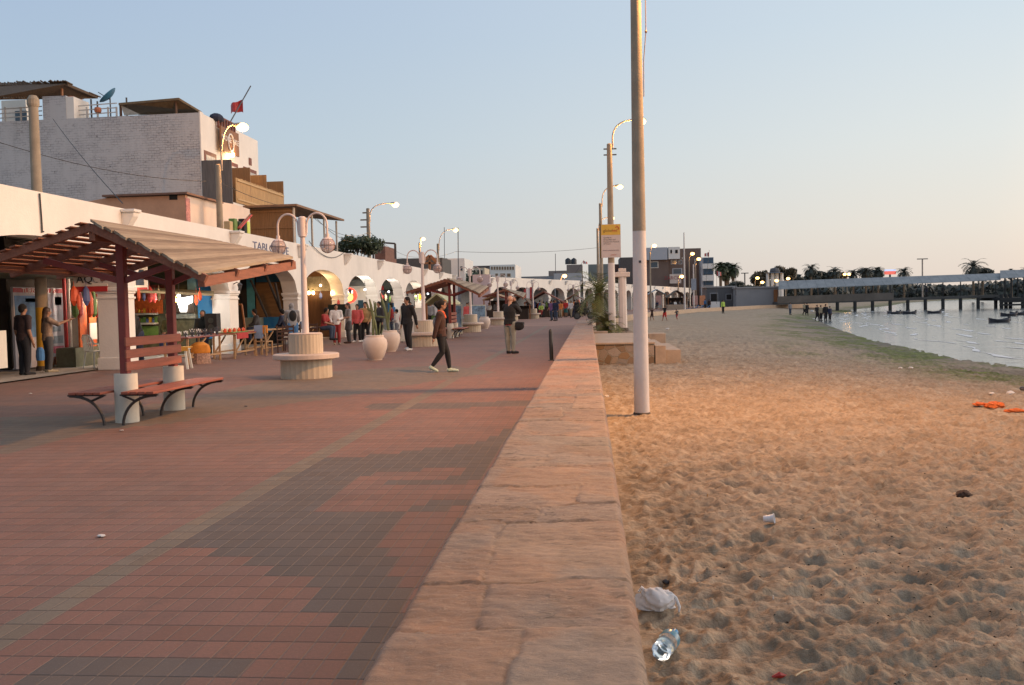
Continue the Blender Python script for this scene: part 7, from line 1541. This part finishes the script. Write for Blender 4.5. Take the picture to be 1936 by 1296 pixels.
# beach stalls in front of the far arcade
canopy('beach_canopy', 'pale blue beach umbrella canopy nearest the pole', 1226, 1258, 547, 556, 152, 5, M('pale_blue_canvas', (.36, .42, .46), .8), 'canopy')
canopy('beach_canopy', 'dark brown beach canopy with seated people', 1262, 1300, 549, 562, 156, 6, THATCH, 'canopy', M('dark_stall_wood'))
for i, (px, m, lab) in enumerate(((1245, M('pink_board', (.5, .28, .24), .7), 'pink menu board left at the beach stalls'), (1314, M('pink_board'), 'pink menu board between the two poles'), (1328, M('orange_board', (.6, .25, .12), .7), 'orange board at the right end of the beach stalls'))):
    c = at(px, 568, Y=151); bb = thing('menu_board', lab, 'board', (c.x, 151, 0)); obj('panel', MB().box(-.45, -.04, c.z-.75, .45, .04, c.z+.75), m, bb); obj('leg', MB().box(-.4, -.03, 0, -.34, .03, c.z-.75).box(.34, -.03, 0, .4, .03, c.z-.75), METALD, bb)
a, b = at(1262, 577, Y=146), at(1300, 588, Y=146); setp(obj('low_stage_wall', MB().box(a.x, 146, -.3, b.x, 150, a.z), CAPS), 'low sandstone stage wall before the beach canopies', 'wall')
for i, px in enumerate((1308, 1318, 1330)):
    c = at(px, 580, Y=140); sl_ = thing('sun_lounger', ['left', 'middle', 'right'][i]+' blue deck chair at the beach stalls', 'deck chair', (c.x, 140, sand_z(c.x, 140))); obj('frame', MB().beam((-.9, 0, .35), (.5, 0, .35), .5, .06).beam((.5, 0, .35), (1.0, 0, .8), .5, .06), BLU, sl_)
    for x in (-.8, .4): obj('leg', MB().box(x-.04, -.25, 0, x+.04, .25, .33), METALD, sl_)
# motorbike beyond the wall end
c = at(1104, 604, Z=0); mb_ = thing('motorbike', 'dark loaded motorbike parked beyond the end of the wall', 'motorbike', (c.x, c.y, 0), R(18))
for x in (-.62, .62): w_ = obj('wheel', MB().tube([(x, -.06, .31), (x, .06, .31)], .31, 20), M('rubber', (.02, .02, .02), .8), mb_); obj('rim', MB().tube([(x, -.065, .31), (x, .065, .31)], .2, 16), M('dull_metal', (.05, .05, .05), .5), w_)
q = MB(); q.ball((0, 0, .62), (.45, .2, .22), 14, 10); q.ball((.15, 0, .85), (.28, .17, .15), 12, 8); q.tube([(.62, 0, .31), (.42, 0, .95)], .05, 8); obj('engine_body', q, BLK, mb_); obj('seat', MB().box(-.6, -.14, .78, .0, .14, .9), BLK, mb_, bevel=.03)
obj('handlebar', MB().tube([(.38, -.36, 1.05), (.42, 0, .98), (.38, .36, 1.05)], .02, 6), METALD, mb_); obj('pannier', MB().box(-.85, -.3, .75, -.4, .3, 1.2), BLK, mb_, bevel=.03)

# ---- litter on the sand
def on_sand(px, py, dz=0): 
    z = -.35
    for _ in range(4): c = at(px, py, Z=z); z = ground_z(c.x, c.y)
    c.z = z+dz; return c
A_, B_ = on_sand(1248, 1262), on_sand(1276, 1222)
PET = NT('clear_plastic'); PET.end((.88, .93, .95), .06, Transmission_Weight=.92, IOR=1.22)
bo_ = thing('plastic_bottle', 'clear plastic bottle with a blue cap lying on the sand against the wall', 'bottle', A_+Vector((0, 0, .075)))
d = (B_-A_); d.z = 0; bo_.rotation_euler = (0, R(86), math.atan2(d.y, d.x))
obj('bottle_body', MB().lathe([(.02, 0), (.045, .004), (.055, .02), (.052, .05), (.056, .07), (.051, .09), (.056, .11), (.051, .13), (.056, .15), (.052, .175), (.040, .205), (.024, .235), (.017, .25), (.017, .27)], 24), PET.m, bo_, smooth=True)
obj('cap', MB().lathe([(.020, .262), (.021, .268), (.021, .287), (.017, .29)], 16), M('blue_cap', (.02, .22, .45), .4), bo_, smooth=True)
obj('label_band', MB().lathe([(.0545, .145), (.0575, .15), (.0575, .195), (.047, .198)], 24, cap=False), NT('blue_label').end((.10, .32, .48), .3, Transmission_Weight=.5), bo_, smooth=True)
def crumple(name, label, cat, c, r, m, seed, n=36, k=.35, rz=0, group=None):
    q = MB().ball((0, 0, 0), (1, 1, 1), n, n*2//3); v = np.array(q.v); s_ = seed*7.3
    f = 1+k*(fbm(v[:, 0]*1.7+s_+v[:, 2], v[:, 1]*1.7-v[:, 2]*1.3, 4, seed)-.5)*2; f -= .16*np.abs(fbm(v[:, 0]*3.5+s_, v[:, 1]*3.5+v[:, 2]*3, 3, seed+3)-.5)*2
    v = v*f[:, None]*np.array(r); v[:, 2] = np.maximum(v[:, 2], -r[2]*.55); q.v = [tuple(p) for p in v]; o = obj(name, q, m, smooth=True); o.location = (c.x, c.y, c.z+r[2]*.85); o.rotation_euler = (0, 0, rz); return setp(o, label, cat, group)
c = on_sand(1238, 1155); PBAG = NT('thin_white_plastic').end((.74, .76, .80), .35, Transmission_Weight=.35, IOR=1.1)
bgp = thing('plastic_bag', 'translucent white plastic bag on the sand touching the wall', 'plastic bag', (c.x+.01, c.y, c.z-.03))
o = crumple('bag_body', None, None, Vector((0, 0, 0)), (.118, .085, .085), PBAG, 5, 48, .45); o.parent = bgp
q = MB().tube([(.09, .02, .11), (.125, .0, .09), (.145, -.02, .04), (.14, -.03, .01)], [.018, .012, .01, .006], 8); obj('bag_handle', q, PBAG, bgp, smooth=True)
q = MB().tube([(-.07, .02, .12), (-.09, .05, .14), (-.11, .03, .12)], [.02, .014, .008], 8); obj('bag_handle', q, PBAG, bgp, smooth=True)
c = on_sand(1260, 1112); crumple('black_scrap', 'small black scrap just behind the white plastic bag', 'scrap', c, (.025, .02, .02), M('black_plastic'), 3, 16)
c = on_sand(1455, 992); cp_ = thing('plastic_cup', 'white ribbed plastic cup lying on its side on the sand', 'cup', (c.x-.05, c.y, c.z+.045)); cp_.rotation_euler = (R(0), R(82), R(-20))
obj('cup_wall', MB().lathe([(.028, 0), (.030, .015), (.0325, .03), (.031, .034), (.036, .06), (.0345, .064), (.040, .085), (.044, .086), (.044, .092), (.041, .092), (.038, .083), (.031, .03), (.027, .004)], 24, cap=False), M('white_cup', (.68, .68, .70), .4, .04), cp_, smooth=True); obj('cup_bottom', MB().lathe([(.001, .001), (.028, .001)], 18), M('white_cup'), cp_)
c = on_sand(1822, 943); crumple('dark_clod', 'dark brown lump on the orange lit sand at right', 'lump', c, (.07, .05, .045), M('dark_clod', (.06, .03, .018), .9, .4, 20), 9, 24, .6)
NET = M('orange_net', (.65, .14, .02), .7, .5, 25, 0, .01, 60)
c = on_sand(1880, 773); crumple('orange_net', 'bundle of orange netting lying on the sand near the right edge', 'net', c, (.17, .14, .07), NET, 12, 40, .6)
c2 = on_sand(1922, 779); crumple('orange_net_tail', 'thin trailing end of orange netting right of the bundle', 'net', c2, (.18, .05, .04), NET, 14, 30, .6)
c3 = on_sand(1853, 771); crumple('orange_net_tail', 'flat left corner of the orange netting', 'net', c3, (.12, .08, .04), NET, 15, 30, .6)
WSC = M('white_scrap', (.62, .58, .54), .6, .15)
for i, (px, py, s_, lab) in enumerate(((1911, 745, .09, 'larger white plastic lump above the orange netting'), (1875, 747, .06, 'smaller white plastic lump above the orange netting'), (1936, 743, .1, 'dark lump at the right edge above the netting'), (1147, 750, .05, 'small white scrap between wall and main pole'), (1702, 700, .07, 'white scrap on the algae at the middle of the beach'), (1722, 698, .07, 'tiny white scrap right of the one on the algae'), (1262, 624, .12, 'white scrap by the playing children'), (1536, 592, .3, 'white bag near the wet sand'))):
    c = on_sand(px, py); crumple('litter', lab, 'litter', c, (s_, s_*.8, s_*.55), WSC if i != 2 else METALD, 30+i, 14, .5)
for i, (px, py, m, l, a, lab) in enumerate(((1337, 941, M('amber_stub', (.55, .28, .08), .5), .035, 80, 'short amber stub standing in the sand'), (1461, 1130, WSC, .03, 85, 'small white stub in the middle of the sand'), (1520, 1284, M('straw', (.55, .42, .26), .7), .14, 40, 'pale straw at the bottom edge'), (1475, 1280, M('red_wrapper', (.40, .03, .02), .5), .09, 10, 'crumpled red wrapper at the bottom edge'), (1495, 1114, M('straw'), .05, 30, 'pale twig beside the white stub'), (1730, 1040, M('amber_stub'), .05, 20, 'amber leaf scrap at mid right'),
                                          (1663, 1137, M('straw'), .06, 70, 'upright dry twig right of the beach middle'), (1805, 1140, M('dark_twig', (.08, .05, .03), .8), .08, 60, 'dark twig near the right'), (1585, 1038, M('dark_twig'), .06, 15, 'dark twig in the sand ahead of the cup'), (1700, 1100, M('straw'), .05, 10, 'short straw at mid right'))):
    c = on_sand(px, py); q = MB().tube([(-l/2, 0, .006), (0, .006, .012), (l/2, 0, .006)], [.004, .005 if i not in (3,) else .018, .003], 6) if a < 75 else MB().tube([(0, 0, -.01), (.003, 0, l)], .005, 6)
    o = setp(obj('scrap', q, m), lab, 'scrap'); o.location = c; o.rotation_euler = (0, 0, R(a if a < 75 else 0))
rg = random.Random(77)
for i in range(70):
    r_ = rg.uniform(2.5, 16); a = R(rg.uniform(3, 33)); x, y = r_*math.sin(a)+.25, r_*math.cos(a); s_ = rg.uniform(.004, .012); o = obj('pebble', MB().ball((0, 0, 0), (s_, s_*.8, s_*.6), 7, 5), M('shell_white', (.6, .52, .44), .7, .2) if i % 3 else M('dark_pebble', (.08, .06, .05), .8)); o.location = (x, y, ground_z(x, y)+s_*.2); setp(o, ('pale' if i % 3 else 'dark')+' pebble scattered on the near sand', 'pebble', 'pale pebbles on the sand' if i % 3 else 'dark pebbles on the sand')
# dry seaweed strands scattered in the sand
q = MB(); 
for i in range(420):
    cl = rg.choice(((2.6, 6.0, .7), (3.2, 5.2, .6), (1.9, 6.6, .5), (3.0, 7.5, .9), (2.2, 4.6, .5), (5, 11, 2.5), (4, 9, 2))); x, y = rg.gauss(cl[0], cl[2]), rg.gauss(cl[1], cl[2]*.5)
    if x < .4 or y < 2.6: continue
    a = rg.uniform(0, 3.14); l = rg.uniform(.005, .016); z = ground_z(x, y)+.003; q.add([(x-l*math.cos(a), y-l*math.sin(a), z), (x, y, z+.008), (x+l*math.cos(a), y+l*math.sin(a), z), (x+.003, y+.003, z-.002)], [(0, 1, 3), (1, 2, 3), (0, 3, 1)])
setp(obj('seaweed_crumbs', q, M('dry_seaweed', (.035, .028, .02), .9)), 'dark dry seaweed crumbs strewn over the near sand', 'seaweed', None, 'stuff')
# bits on the paving
for i, (px, py, lab) in enumerate(((190, 1015, 'leftmost white speck on the near paving'), (230, 815, 'white scrap beside the bench foot'), (58, 745, 'pale scrap on the paving before the poster board'), (465, 769, 'dark flattened scrap on the grey paving band'), (285, 640+15, 'white paper on the paving behind the bench'))):
    c = at(px, py, Z=.004); crumple('paving_litter', lab, 'litter', c, (.03, .025, .008), WSC if i != 3 else METALD, 60+i, 12, .5)
